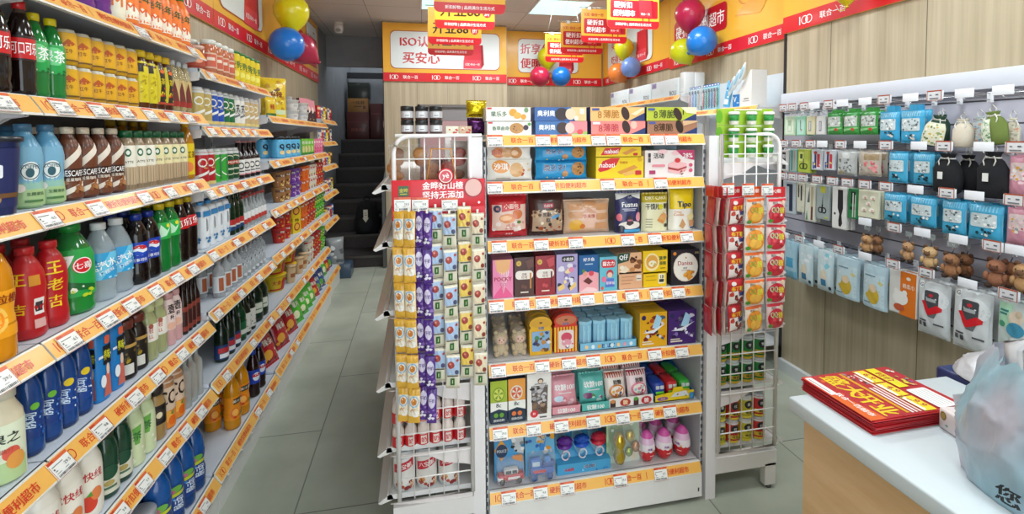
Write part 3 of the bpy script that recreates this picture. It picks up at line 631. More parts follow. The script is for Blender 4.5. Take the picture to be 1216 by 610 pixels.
bottle('coconut', .205, .036, 'wave', lambda z: '5f9fc4' if z > .09 else '9cc08a', '4a7a9c', label=(.03, .72, '79aecb'), art=[('r', 0, 0, 1, .3, 'a6c48c'), ('r', 0, .28, 1, .45, '8fbcae'), ('e', .5, .58, .28, .17, 'eef2f0'), ('o', .5, .58, .14, .015, '2e5a6a'), ('t', 'COFFEE', .5, .66, .06, '2e5a6a', .02, .5), ('e', .48, .56, .12, .08, '35606e'), ('e', .12, .9, .12, .08, 'efe4da'), ('e', .12, .9, .08, .05, '8a6a54'), ('e', .2, .3, .14, .07, 'efe4da'), ('t', '生椰拿铁', .6, .2, .06, '2c5a34', .03), ('r', .3, .06, .8, .1, '4a7a48')], mat='plastic')
bottle('nescafe', .2, .032, 'wave', '5a2f1c', 'ddd0ba', label=(.04, .82, '6b3a22'), art=[('p', [(0, .55), (1, .95), (1, .8), (0, .4)], 'e8ddcf'), ('p', [(0, 0), (1, .2), (1, .28), (0, .1)], 'e8ddcf'), ('r', 0, .3, 1, .5, '3a1c12'), ('t', 'NESCAFE', .5, .42, .1, 'ffffff', .03, .9), ('t', '雀巢咖啡', .55, .31, .06, 'f0e0d0', .02), ('b', 6, 6, 0, .1, 1, .28, ['b07a4a', '8a5430'], .06)], mat='plastic')
bottle('latte', .195, .029, 'milk', 'b29a7c', '0f5a34', label=(.0, .74, 'c9b394'), art=[('r', 0, .52, 1, 1, 'ece8da'), ('e', .5, .84, .16, .09, '12613c'), ('e', .5, .84, .09, .05, 'e8f0e8'), ('t', 'LATTE', .5, .63, .05, '4a4a40', .02, .6)]+[('r', .08+i*.15, .02, .11+i*.15, .5, '9c8464') for i in range(6)])
bottle('vanillalatte', .195, .029, 'milk', 'b29a7c', '0f5a34', label=(.0, .74, 'c4ac8c'), art=[('r', 0, .52, 1, 1, 'e9dfae'), ('e', .5, .84, .16, .09, '12613c'), ('e', .5, .84, .09, .05, 'e8f0e8'), ('t', 'LATTE', .5, .63, .05, '4a4a40', .02, .6)]+[('r', .08+i*.15, .02, .11+i*.15, .5, '957c5c') for i in range(6)])
bottle('ambertea', .235, .032, 'pet', 'd08a1c', 'd8a820', label=(.08, .62, 'e0c21c'), art=[('t', '冰红茶', .5, .65, .22, '5a3a10', .03), ('e', .5, .25, .3, .16, 'e8844a')])
bottle('wanglaoji', .225, .036, 'wave', 'b5141c', 'c02026', label=(.02, .82, 'b9161e'), art=[('t', '王', .5, .84, .17, 'f0c81e', .05), ('t', '老', .5, .60, .17, 'f0c81e', .05), ('t', '吉', .5, .36, .17, 'f0c81e', .05)], mat='plastic')
bottle('wanglaojiback', .225, .036, 'wave', 'b5141c', 'c02026', label=(.02, .82, 'b9161e'), art=[('r', .52, .3, .86, .52, 'e8e4e2'), ('r', .56, .34, .8, .47, '3a3036'), ('t', '王', .12, .8, .15, 'f0c81e', .05), ('t', '吉', .12, .4, .15, 'f0c81e', .05), ('r', .5, .12, .84, .24, 'd8a8a4'), ('r', .4, .7, .7, .84, 'cc8a2a')], mat='plastic')
bottle('sevenup', .25, .05, 'pet', lambda z: '1f9a3c' if z < .2 else '2c8a40', '1c8a38', label=(.2, .72, '1ea044'), art=[('t', '7', .30, .66, .44, 'f0f4f0', .06), ('e', .68, .66, .24, .17, 'd8202c'), ('o', .68, .66, .17, .02, 'f0f4f0'), ('t', '七喜', .68, .66, .14, 'ffffff', .03), ('p', [(0, .2), (1, .1), (1, .2), (0, .42)], '12622c'), ('b', 3, 8, .3, 0, .9, .22, ['d8dc3a', 'b8d028', 'f0f4e0'], .06)])
bottle('blueclear', .235, .04, 'pet', 'c4d2da', 'e6e8ea', label=(.28, .62, '2f9fd8'), art=[('p', [(.1, 0), (.4, 0), (1, .8), (1, 1), (.7, 1)], '6cc4e8'), ('t', '盐汽水', .48, .55, .3, 'ffffff', .05, .86, .35), ('t', '柠檬味', .6, .3, .16, 'e8f4fc', .03, .6, .35), ('b', 3, 8, 0, 0, 1, 1, ['1c78b8', 'a8e0f4'], .06)], mat='glass')
bottle('pepsi', .235, .034, 'wave', lambda z: '160c0c' if z < .19 else '2c2a30', '17308c', label=(.3, .6, '1a3fae'), art=[('e', .5, .62, .34, .26, 'f2f4f8'), ('p', [(.17, .66), (.4, .74), (.62, .66), (.83, .7), (.76, .82), (.5, .88), (.24, .82)], 'd2232e'), ('p', [(.17, .56), (.4, .6), (.62, .5), (.83, .56), (.76, .42), (.5, .36), (.24, .42)], '1a50c0'), ('t', '百事可乐', .5, .16, .16, 'ffffff', .03, .8)])
bottle('sprite', .25, .034, 'wave', lambda z: '178a3a' if z < .215 else '2a7a3a', 'd9c01c', label=(.48, .72, '2cae4c'), art=[('p', [(.2, .1), (.35, .9), (.65, .5), (.9, .75), (.6, .2)], 'c8f0d0'), ('e', .75, .8, .12, .12, 'e8dc3a')])
bottle('orangejuice', .27, .042, 'jug', 'f09a14', 'd87a10', label=(.2, .58, 'f0a01c'), art=[('e', .4, .4, .35, .3, 'f6c25a'), ('e', .4, .4, .26, .22, 'f08a14'), ('t', '果粒橙', .6, .82, .2, '8a2a10', .04)])
bottle('minute', .275, .038, 'jug', 'ef9c10', 'e8a01a', label=(.18, .6, 'ee8f14'), art=[('r', .3, .68, .9, .92, '23201a'), ('t', '美汁源', .6, .8, .14, 'f4e8d0', .03), ('e', .4, .3, .3, .22, 'e2681a'), ('e', .42, .32, .2, .15, 'f6b04a'), ('p', [(.6, .1), (.95, .2), (.8, .3)], '4a8a2a'), ('r', .3, .08, .45, .16, 'c8281c')])
bottle('fruitmilk', .22, .038, 'wide', lambda z: 'c8d8a8' if z < .14 else 'd8ccb0', 'd8d2c0', label=(.03, .62, 'dfe6cc'), art=[('r', 0, 0, 1, .35, 'b4cc94'), ('t', '果之', .5, .76, .18, '26302a', .05), ('e', .6, .48, .2, .12, 'd85a4a'), ('e', .7, .34, .22, .15, 'e09a4a'), ('t', '满分', .5, .55, .08, 'c04a3a', .03, .4)], mat='plastic')
bottle('maidong', .225, .038, 'jug', lambda z: '1c4f9c' if z > .04 else '123a7c', '2a62b4', label=(.2, .58, '16387e'), art=[('t', '脉动', .35, .55, .5, 'cfe0f4', .05, .5, 1.45), ('e', .6, .92, .16, .1, '6cb43a'), ('b', 5, 7, .5, .05, 1, .7, ['2a6cc8', '7cb0ea', 'd8e23a'], .05)])
bottle('maidonglemon', .225, .038, 'jug', lambda z: '1c4f9c' if z > .04 else '123a7c', '2a62b4', label=(.2, .58, '17408c'), art=[('t', '脉动', .35, .5, .5, 'cfe0f4', .05, .5, 1.45), ('e', .6, .92, .2, .12, 'e0c22a'), ('b', 6, 7, .5, .05, 1, .7, ['2a6cc8', 'f0f4f8'], .05)])
bottle('maidongbig', .285, .043, 'jug', lambda z: '1f62b4' if z > .06 else '154a94', '2a72c4', label=(.16, .56, '173f8c'), art=[('t', '脉动', .62, .34, .34, 'dce8f6', .05, .5, 1.45), ('r', 0, .6, 1, .72, 'd4d82a'), ('e', .5, .85, .25, .12, '74b84a'), ('e', .35, .8, .12, .07, 'e06a9a'), ('b', 4, 6, .1, .1, .5, .6, ['2f80d8', '9cc8f0'], .05)])
def pouchbottle(key, h, w, d, col, art, cap='e8e8e8'):
    b = MB(); b.lathe([(w*.47, 0), (w*.5, .008), (w*.5, h*.82), (w*.42, h*.92), (w*.2, h*.95)], col, 'card', 20, sq=.45)
    b.v = [(x, y*d/w, z) for x, y, z in b.v]; c = MB(); c.lathe([(.014, h*.94), (.014, h), (.012, h+.004)], cap, 'plastic', 14)
    a = MB(); a.art(art, w*.86, h*.8, lambda u, v, e: (u, -d*.5-.0012-e, v+.012), 'card'); a2 = MB(); a2.art(art, w*.8, h*.8, lambda u, v, e: (-w*.5-.0012-e, -u*d/w, v+.012), 'card'); kind(key, [('carton_body', b), ('cap', c), ('printed_front', a), ('printed_side', a2)])
pouchbottle('almondmilk', .235, .07, .06, '1f7ac0', [('r', 0, .62, 1, .66, 'e8f0f8'), ('rr', .5, .82, .9, .95, 'e86a4a', .03), ('r', .35, .5, .95, .8, '1c1c22'), ('t', '养味', .65, .65, .16, 'e8e23a', .04, .5), ('p', [(.3, 0), (.9, 0), (.85, .3), (.7, .42), (.5, .34)], 'c86a5a'), ('e', .68, .42, .13, .09, 'e8c4a8'), ('e', .3, .25, .22, .1, 'e6eef4')], '2a6ab0')
bottle('blackjar', .19, .042, 'wide', '2a1c16', '6a2c20', .034, label=(.05, .6, '1e1614'), art=[('r', 0, .9, 1, 1, 'b8904a'), ('rr', .2, .08, .7, .4, 'd8d4cc', .02), ('b', 4, 8, .3, .45, .9, .85, ['a88a1c', '4a3a1a', '6a5a2a'], .1)])
bottle('palebottle', .2, .041, 'wide', 'c2c48c', 'cdd09a', .03, label=(.34, .64, 'ece4da'), art=[('t', '轻', .5, .65, .3, 'c0504a', .03), ('t', 'LL', .5, .3, .2, 'c0504a', .03), ('e', .5, .9, .12, .14, 'a85a4a')])
bottle('pinkmilk', .2, .032, 'milk', 'd6a4a4', 'cf9c9c', .024, label=(.3, .86, 'e9cfca'), art=[('t', '壹', .55, .7, .3, '1c1618', .06), ('t', '杯', .55, .42, .16, '1c1618', .04), ('e', .5, .14, .3, .12, 'eab49c')], mat='plastic')
bottle('darkslim', .22, .022, 'beer', '2a1410', 'b03024', label=(.06, .5, '8a3a30'), art=[('r', .2, .2, .8, .8, '3a1a18')])
bottle('yogurt', .225, .043, 'milk', 'ece6da', 'f0ece2', .03, label=(.02, .7, 'eee8dc'), art=[('t', '优快线', .5, .78, .16, 'c03a3a', .04), ('t', '至', .16, .8, .14, 'c03a3a', .04), ('e', .5, .28, .24, .16, 'd6402c'), ('e', .72, .42, .18, .12, 'e0804a'), ('p', [(.4, .42), (.55, .5), (.6, .4)], '5a9a3a'), ('e', .2, .2, .16, .1, 'f6f2ea')], mat='plastic')
bottle('darkgreen', .205, .036, 'milk', '1d4a34', '1a4030', .026, label=(.08, .42, 'd8d6c4'), art=[('e', .5, .9, .4, .3, '1d4a34'), ('r', .2, .2, .8, .3, '4a6a54'), ('e', .5, .45, .2, .12, 'b09a5a')])
bottle('palegreen', .205, .036, 'milk', 'c4d0a4', 'd8e0c0', .026, label=(.03, .7, 'cfdab0'), art=[('p', [(.3, .9), (.7, .95), (.6, .5), (.4, .5)], '6aa84a'), ('t', '茶', .5, .7, .2, '2f6a34', .05), ('b', 4, 9, .1, .05, .9, .45, ['e6ead0', '9cc07a', 'f0f0e0'], .06)], mat='plastic')
bottle('goldmilk', .19, .035, 'wide', 'c49a5c', '2a2220', .03, label=(.3, .66, '1f1a1c'), art=[('e', .5, .5, .3, .3, '3a302a'), ('e', .5, .5, .16, .16, 'e0d2b0')])
bottle('ccdrink', .22, .036, 'milk', 'd99a6a', 'e0c4b0', .026, label=(.02, .8, 'dcc0a8'), art=[('r', 0, 0, 1, .38, 'e88a2c'), ('t', 'CC', .5, .66, .3, '241a18', .06, .8), ('e', .45, .26, .26, .12, 'f4b04a'), ('e', .7, .16, .2, .1, 'e2681c'), ('p', [(.6, .3), (.8, .4), (.75, .28)], '3f8a4a')])
def ambertube():
    b = MB(); b.lathe([(a*.027, z*.22) for a, z in SHAPES['spirit']], 'ccd0cc', 'glass', 18); c = MB(); c.lathe([(.012, .19), (.012, .218), (.01, .222)], '3a2a20', 'plastic', 12)
    m = MB(); m.lathe([(.010, .012), (.012, .03), (.012, .14), (.006, .16)], 'b0641c', 'liquid', 12); kind('ambertube', [('bottle_body', b), ('cap', c), ('root', m)])
ambertube()
bottle('greylid', .19, .05, 'jar', 'd8d8da', '9a9ca0', .048, label=(.06, .82, 'dcdcde'), art=[('r', 0, .5, 1, .8, '24406a'), ('t', 'ROYAL', .5, .65, .16, 'c8ccd4', .03), ('b', 3, 6, .1, .1, .9, .45, ['8a2a34', '24406a', 'b8bcc4'], .08)], mat='plastic', cap_h=.03)
bottle('jamjar', .115, .038, 'jar', 'b8503c', 'd0a898', .037, label=(.2, .7, 'a8442c'), art=[('e', .5, .5, .3, .3, 'e8a080')], mat='liquid')
bottle('fruitjar', .155, .033, 'jar', 'd8805a', 'd8dcd4', .031, label=(.15, .6, 'd8b8a0'), art=[('r', .1, .1, .9, .9, 'c9604a'), ('r', .25, .5, .75, .7, 'e8d8c8')], mat='liquid')
bottle('yellowtin', .15, .03, 'can', 'd8c21e', '2a7a3c', .031, label=(.05, .9, 'dcc41c'), art=[('t', '菠萝', .5, .6, .3, '2a6a34', .04), ('e', .5, .25, .3, .12, 'e8e06a')], mat='plastic')
for k, c, t in (('tancan', 'b8a05a', '啤'), ('bluecan', '1c4fae', '蓝'), ('greencan', '0f6a3a', '青'), ('scriptcan', 'e4e2dc', '乌苏'), ('beigecan', 'c2a878', '原浆'), ('redcan', 'b01c28', '红')):
    bottle(k, .165, .031, 'can', lambda z: 'c4c6c8', None, label=(.06, .92, c), art=([('t', t, .5, .6, .34, '20242a', .05, .8)] if k == 'scriptcan' else [('e', .5, .68, .3, .13, 'e4e4de'), ('e', .5, .68, .22, .09, c), ('b', 3, 7, .15, .5, .85, .86, ['e8e4d8', 'd8c27a'], .03)])+[('p', [(0, .2), (1, .38), (1, .46), (0, .28)], 'e8e8e4' if k != 'scriptcan' else '7a7a80'), ('r', 0, 0, 1, .1, 'd8c27a')], mat='plastic')
bottle('ringcan', .165, .033, 'can', 'c4c6c8', None, label=(.05, .93, '3aa83c'), art=[('o', .9, .5, .32, .035, 'e8f0e4'), ('r', .7, .1, 1, .9, '1f7a38')], mat='plastic')
bottle('stoutcan', .165, .033, 'can', 'c4c6c8', None, label=(.05, .93, '134a2c'), art=[('o', .5, .5, .34, .03, 'd8d4b8'), ('r', 0, .52, 1, .66, 'b03024'), ('t', 'PREMIUM', .5, .59, .08, 'f0ece0', .02), ('r', .1, .34, .9, .4, 'c8ccb8')], mat='plastic')
bottle('whitelabel', .2, .030, 'beer', '241418', 'c48a8c', label=(.1, .5, 'e4e2de'), art=[('e', .5, .6, .3, .22, '20242a'), ('e', .5, .6, .18, .14, 'e4e2de'), ('r', .2, .2, .8, .28, '4a4a50'), ('r', 0, 0, 1, .08, 'd08a90')])
pouchbottle('bluecapwater', .2, .055, .055, 'e2e6ea', [('r', 0, .8, 1, .95, '3a8ac8'), ('r', .42, .4, .5, .74, '2a3440'), ('r', .56, .44, .6, .7, '5a6470'), ('b', 3, 5, .2, .1, .8, .3, ['6a6e74', '3a7ab0'], .06)], '4a9ad8')
bottle('greenwine', .24, .026, 'beer', '16301c', 'c8a878', label=(.1, .32, 'd8d4d0'), art=[('r', 0, .5, 1, 1, 'b03030'), ('r', 0, 0, 1, .35, '24406a')])
bottle('miniwine', .17, .02, 'beer', 'c4c8c8', 'b03a34', label=(.15, .5, 'e0e0e0'), art=[('r', 0, 0, 1, .4, 'b83a34')], mat='glass')
bottle('spirit', .2, .026, 'spirit', 'c8ccd0', 'd88a3c', label=(.12, .5, 'd4d6d8'), art=[('r', .3, .1, .7, .9, 'a85a3a')], mat='glass')
bottle('cutspirit', .2, .024, 'spirit', 'b8bcc0', 'c8824a', label=(.1, .55, 'a8acb0'), art=[('b', 3, 10, 0, 0, 1, 1, ['8a8e94', 'd4d8dc', '6a6e74'], .12)], mat='glass')
bottle('flaglabel', .24, .03, 'beer', '15261c', '2a2a2a', label=(.06, .34, '24386a'), art=[('r', 0, .45, 1, .8, 'b83038'), ('r', .1, .1, .9, .4, 'e0e0e4')])
bottle('greenbig', .25, .034, 'beer', '14482a', '8a7a3a', label=(.08, .4, '1d5a38'), art=[('r', .1, .2, .9, .5, 'd0d4c8')])
bottle('paperlabel', .24, .032, 'beer', '23281f', '3a3a34', label=(.08, .5, 'd4d2ca'), art=[('b', 3, 10, .1, .1, .9, .9, ['3a3c40', '8a8a86'], .06)])
bottle('roundgreen', .24, .046, 'wide', '1c2e20', '24301f', .018, label=(.1, .5, '1f3424'), art=[('rr', .2, .3, .8, .9, 'd4d8c8', .1), ('r', .3, .5, .7, .56, '55604f')])
bottle('greenlabelled', .26, .034, 'pet', '2a1014', '1d3fae', label=(.3, .6, '1a3fae'), art=[('e', .5, .5, .3, .3, 'e8eaf0'), ('r', .2, .5, .8, .7, 'c8282e')])

def krad(k): return max(abs(v.co.x) for _, me, _s in KINDS[k] for v in me.vertices), max(abs(v.co.y) for _, me, _s in KINDS[k] for v in me.vertices)
BOXY = {'almondmilk', 'bluecapwater', 'greenpack', 'pinkpack', 'yellownoodlebox', 'smallyellow'}
QUEUE = []
def stand(kindk, name, cat, stem, X, z, pxs, depth=1, step=.075, rz=PI/2-.75, tiers=1, th=.1, jit=.12, grp=None, tilts=None, uni=False, front=.039):
    """queue a row of goods; settle_rows() spaces them on their shelf before they are placed"""
    rx, ry = krad(kindk); box = kindk in BOXY or tilts is not None
    if kindk in ('almondmilk', 'bluecapwater'): rz = PI/2-.18; jit = .04
    a = PI/2-rz+jit if box else 0; half = (rx*math.cos(a)+ry*math.sin(a) if box else rx)+.0012; dep = (ry*math.cos(a)+rx*math.sin(a) if box else rx)+.0012
    off = max(0, -.939-X); X = XL-front-dep-off
    for i, px in enumerate(pxs): QUEUE.append(dict(k=kindk, name=name, cat=cat, stem=stem, X=X, lvl=round(off/.06), z=z, y=y_at(px, X, z+.05), half=half, dep=dep, depth=depth, step=max(step, 2*dep+.002), rz=rz, tiers=tiers, th=th, jit=jit, grp=grp or stem+' on the left shelf', i=i, n=len(pxs), tilt=tilts[i] if tilts else None, uni=uni))
def settle_rows():
    sets = ((set(round(z, 4) for z in S1), ((.42, 1.30), (1.30, 2.19))), (set(round(z, 4) for z in S2), ((2.19, 3.075),)), (set(round(z, 4) for z in S3), ((3.075, 3.96), (3.96, 4.845))))
    rows = {}
    for q in QUEUE:
        bs = next(b for zs, b in sets if round(q['z'], 4) in zs); y = q['y']
        b = min(bs, key=lambda b: max(b[0]-y, y-b[1], 0)); rows.setdefault((round(q['z'], 4), b, q['lvl']), []).append(q)
    for (z, b, lvl), L in rows.items():
        L.sort(key=lambda q: q['y']); need = sum(2*q['half'] for q in L)+.001*len(L); lo, hi = b[0]+.011, b[1]-.011; s = min(1, (hi-lo)/need)
        h = [q['half']*s+.0004 for q in L]; n = len(L); F = [q['y'] for q in L]; B = F[:]
        def fwd(v):
            for i in range(n): v[i] = max(v[i], lo+h[i] if i == 0 else v[i-1]+h[i-1]+h[i])
        def bwd(v):
            for i in range(n-1, -1, -1): v[i] = min(v[i], hi-h[i] if i == n-1 else v[i+1]-h[i+1]-h[i])
        fwd(F); bwd(B); y = [(p+q)/2 for p, q in zip(F, B)]; fwd(y); bwd(y)
        for q, yy in zip(L, y):
            R = random.Random(int(yy*1000))
            for d in range(q['depth']):
                for t in range(q['tiers']):
                    lab = q['stem']
                    if q['n'] > 1: lab += ', %s from the near end' % ORD[q['i']]
                    if d: lab += ' behind'
                    if q['tiers'] > 1: lab += (', lower tier', ', upper tier', ', third tier')[t]
                    o = place(q['k'], q['name'], lab, q['cat'], (q['X']-d*q['step'], yy, q['z']+.0005+t*q['th']), q['rz']+R.uniform(-q['jit'], q['jit']), q['grp'] if q['n']*q['depth']*q['tiers'] > 1 else None, q['tilt'])
                    if s < .999: o.scale = (s, s, s if q['uni'] else 1)
XP = XL-.075
S1 = [z+.0445 for z in BAYZ[0]]; S2 = [z+.0445 for z in BAYZ[2]]; S3 = [z+.0445 for z in BAYZ[3]]; S5 = [z+.0445 for z in BAYZ[5]]
B, CN, JR = 'drink_bottle', 'drink_can', 'jar'
# top shelf
stand('grapesoda', B, 'bottle', 'purple grape soda bottle on the top left shelf', XP, S1[0], [100, 113, 126, 139], 1)
stand('whitesoda', B, 'bottle', 'white soda bottle with green characters on the top left shelf', XP, S1[0], [153])
stand('orangesoda', B, 'bottle', 'orange soda bottle on the top left shelf', XP, S1[0], [167, 179, 190, 201, 210, 219], 1)
# second shelf
stand('cola', B, 'bottle', 'red-capped cola bottle on second left shelf', XP, S1[1], [-8, 19], 2, front=.03)
stand('greentea', B, 'bottle', 'green tea bottle with yellow cap on second left shelf', XP, S1[1], [45, 66], 2)
stand('goldcan', CN, 'can', 'gold energy drink can on second left shelf', XP-.005, S1[1], [84, 100, 114, 127, 139, 150], 1, tiers=2, th=.0965)
stand('goldcan', CN, 'can', 'gold energy drink can stacked in the back row', XP-.09, S1[1], [62, 80], 1, tiers=2, th=.0965)
stand('yellowtea', B, 'bottle', 'brown tea bottle with all yellow label', XP, S1[1], [162, 173], 2)
stand('blacktea', B, 'bottle', 'tea bottle with black and yellow label', XP, S1[1], [185, 197], 2)
stand('peartea', B, 'bottle', 'clear pale tea bottle on second left shelf', XP, S1[1], [210, 221, 230], 1)
# third shelf
stand('coffeecup', 'coffee_cup', 'cup', 'navy blue coffee cup with black lid at the left edge', XP, S1[2], [2], front=.006)
stand('coconut', B, 'bottle', 'blue and green coconut coffee bottle on third left shelf', XP, S1[2], [40, 69], 1)
stand('coconut', B, 'bottle', 'coconut coffee bottle in the row behind the blue pair', XP-.165, S1[2], [-14, 6], 1)
stand('nescafe', B, 'bottle', 'brown coffee bottle with white sash on third left shelf', XP, S1[2], [91, 108, 124, 139], 2)
stand('latte', B, 'bottle', 'green-capped latte bottle with white label', XP, S1[2], [154, 165, 175], 2)
stand('vanillalatte', B, 'bottle', 'green-capped latte bottle with cream label', XP, S1[2], [185, 194, 203, 211], 2)
stand('ambertea', B, 'bottle', 'amber tea bottle with yellow label ending the latte row', XP, S1[2], [223])
stand('ambertea', B, 'bottle', 'amber tea bottle in the row behind the lattes', XP-.15, S1[2], [175, 186, 196, 204], 1)
# fourth shelf
stand('orangejuice', B, 'bottle', 'orange juice bottle at the left edge of fourth shelf', XP+.01, S1[3], [-12], front=.02)
stand('wanglaojiback', B, 'bottle', 'red herbal tea bottle with white barcode', XP-.01, S1[3], [17])
stand('wanglaoji', B, 'bottle', 'red herbal tea bottle with yellow vertical characters', XP-.01, S1[3], [50])
stand('wanglaoji', B, 'bottle', 'red herbal tea bottle behind the front pair', XP-.095, S1[3], [0, 26])
stand('sevenup', B, 'bottle', 'large green soda bottle with white seven', XP-.01, S1[3], [86])
stand('sevenup', B, 'bottle', 'large green soda bottle half hidden behind its twin', XP-.115, S1[3], [75])
stand('blueclear', B, 'bottle', 'clear salt soda bottle with blue label on fourth shelf', XP-.01, S1[3], [131, 154], 1)
stand('pepsi', B, 'bottle', 'dark cola bottle with blue label and cap', XP, S1[3], [167, 181], 2)
stand('sprite', B, 'bottle', 'green lemon soda bottle with yellow cap', XP, S1[3], [193, 204], 2)
stand('colatall', B, 'bottle', 'dark cola bottle with red label and yellow cap', XP, S1[3], [214, 224], 2)
# fifth shelf
stand('fruitmilk', B, 'bottle', 'green fruit drink bottle at the left edge of fifth shelf', XP, S1[4], [11])
stand('maidong', B, 'bottle', 'blue vitamin drink bottle with lime label', XP-.01, S1[4], [42, 62], 2, step=.085)
stand('maidonglemon', B, 'bottle', 'blue vitamin drink bottle with lemon label', XP-.01, S1[4], [81, 97], 1)
stand('almondmilk', 'drink_carton', 'carton', 'blue nut milk carton picturing a woman', XP, S1[4], [112, 130], 2)
stand('blackjar', B, 'bottle', 'black wide-bodied bottle with gold rim on fifth shelf', XP, S1[4], [149, 164], 2, step=.09)
stand('palebottle', B, 'bottle', 'pale yellow bottle with white sleeve on fifth shelf', XP, S1[4], [179, 194], 1)
stand('pinkmilk', B, 'bottle', 'pink milk tea bottle with black character', XP, S1[4], [207, 218], 2)
stand('darkslim', B, 'bottle', 'slim dark brown bottle with red cap', XP, S1[4], [226, 234, 241, 248], 2, step=.05)
# sixth shelf
stand('yogurt', B, 'bottle', 'white yoghurt drink bottle with strawberry on sixth shelf', XP, S1[5], [46, 75, 101], 1)
stand('darkgreen', B, 'bottle', 'dark green milk tea bottle on sixth shelf', XP, S1[5], [122, 137], 2)
stand('palegreen', B, 'bottle', 'pale green milk tea bottle on sixth shelf', XP, S1[5], [153, 169], 2)
stand('goldmilk', B, 'bottle', 'golden milk bottle with black label on sixth shelf', XP, S1[5], [187], 2)
stand('ccdrink', B, 'bottle', 'orange fruit milk bottle with large black letters', XP, S1[5], [205, 220], 2)
stand('ambertube', B, 'bottle', 'clear liquor bottle with amber core', XP, S1[5], [234, 244, 252], 2)
# bottom deck, nearest
stand('greylid', JR, 'jar', 'jar with grey lid on the bottom deck', XP, S1[6], [160, 186, 205], 1)
stand('maidongbig', B, 'bottle', 'tall blue vitamin drink bottle on the bottom deck', XP, S1[6], [224, 238, 251, 263], 2, step=.095)
stand('minute', B, 'bottle', 'orange juice bottle with black badge on the bottom deck', XP, S2[6], [276, 287], 2, step=.09)
# third bay
stand('jamjar', JR, 'jar', 'red jam jar at the near end of pineapple tin shelf', XP-.02, S2[0], [233])
stand('fruitjar', JR, 'jar', 'orange fruit jar with white lid on high shelf', XP, S2[0], [246, 254, 262, 269], 2)
stand('yellowtin', CN, 'can', 'yellow tin with green lid on high shelf', XP, S2[0], [277, 284, 290, 296, 302], 1)
stand('tancan', CN, 'can', 'tan beer can beside the blue cans', XP, S2[1], [233, 242], 1)
stand('bluecan', CN, 'can', 'blue beer can on the third bay', XP, S2[1], [250, 257], 2)
stand('greencan', CN, 'can', 'green beer can beside the blue cans', XP, S2[1], [264, 270], 2)
stand('scriptcan', CN, 'can', 'white beer can with black script', XP, S2[1], [277, 283], 2)
stand('beigecan', CN, 'can', 'beige beer can at the far end of its row', XP, S2[1], [289, 295, 300], 1)
stand('redcan', CN, 'can', 'red can beside the green beer cans', XP, S2[2], [238, 246], 2)
stand('ringcan', CN, 'can', 'bright green beer can with white ring', XP, S2[2], [254, 261], 2)
stand('stoutcan', CN, 'can', 'dark green beer can with red band', XP, S2[2], [268, 275], 2)
stand('whitelabel', B, 'bottle', 'dark bottle with white label and pink cap', XP, S2[2], [283, 290, 296, 302], 1)
stand('bluecapwater', B, 'bottle', 'white soft-sided bottle with blue cap', XP, S2[3], [240, 249, 257, 264], 2)
stand('greenwine', B, 'bottle', 'dark green wine bottle with tan cap', XP, S2[3], [272, 278, 283], 2)
stand('miniwine', B, 'bottle', 'small clear liquor bottle with red cap', XP, S2[3], [288, 293, 298, 302, 306, 310, 314], 2, step=.06)
stand('spirit', B, 'bottle', 'clear spirit bottle with orange cap', XP, S2[4], [260, 268, 275, 281], 2)
stand('cutspirit', B, 'bottle', 'cut glass spirit bottle with copper cap', XP, S2[4], [287, 292, 297, 302, 306, 310], 2)
stand('flaglabel', B, 'bottle', 'dark bottle with red and blue label', XP, S2[5], [263, 271, 278], 1)
stand('greenbig', B, 'bottle', 'green glass bottle beside the flag-labelled bottles', XP, S2[5], [284], 2)
stand('paperlabel', B, 'bottle', 'dark bottle with white paper label on sixth shelf', XP, S2[5], [290, 296], 2)
stand('roundgreen', B, 'bottle', 'wide dark green bottle with pale label', XP, S2[5], [304, 312], 1)
stand('greenlabelled', B, 'bottle', 'large cola bottle on the bottom deck beside orange juice', XP, S2[6], [301, 308], 1)

# ------------------------------------------------------------------ packed food further along
def foodcup(key, h, r, col, seed, cols, lid='d8d2c4', txt=None):
    bottle(key, h, r, 'cup', col, None, label=(.06, .9, col), art=[('b', seed, 9, .05, .05, .95, .6, cols, .12), ('r', 0, .72, 1, .9, cols[0])]+([('t', txt, .5, .8, .16, 'f4f0e4', .05)] if txt else []), mat='card', lmat='card')
foodcup('noodlered', .105, .048, 'b8261e', 3, ['8a1a16', 'e0a040', '2a1a14'], txt='红烧')
foodcup('noodleorange', .105, .046, 'd8641c', 4, ['b8401a', 'e8b04a', '7a2a10'], txt='香辣')
foodcup('noodlegreen', .105, .046, '5ab02c', 5, ['2a8a2a', 'd8e06a', '1f5a20'], txt='鲜虾')
foodcup('noodlepurple', .105, .046, '6a3a94', 6, ['4a1f74', 'd8b0e0', 'e0a040'], txt='老坛')
foodcup('noodlebrown', .105, .046, '9a6a3c', 7, ['5a3018', 'e0c07a', 'b8401a'], txt='牛肉')
foodcup('noodlewhite', .105, .044, 'd8d2c4', 8, ['b0302a', '8a8a80', 'e8c86a'], txt='拌面')
bottle('yellowtub', .115, .075, 'cup', 'e0c020', None, label=(.08, .86, 'dcb81c'), art=[('t', '大食桶', .5, .6, .36, 'c0281c', .05), ('r', .0, .0, 1, .12, 'c0281c'), ('p', [(.62, .1), (.98, .1), (.95, .95), (.7, .9)], 'b8241c')], mat='card')
bottle('papercup', .13, .036, 'cup', 'd8b890', None, label=(.08, .86, 'd4b48c'), art=[('r', .2, .3, .8, .6, 'a8643a')], mat='card')
bottle('bluetin', .15, .045, 'jar', '4aa4d0', '1c1c20', .043, label=(.06, .84, '5cb0d8'), art=[('t', '9', .5, .5, .5, '1c2430', .04), ('e', .5, .25, .2, .12, 'f0d090')], mat='plastic')
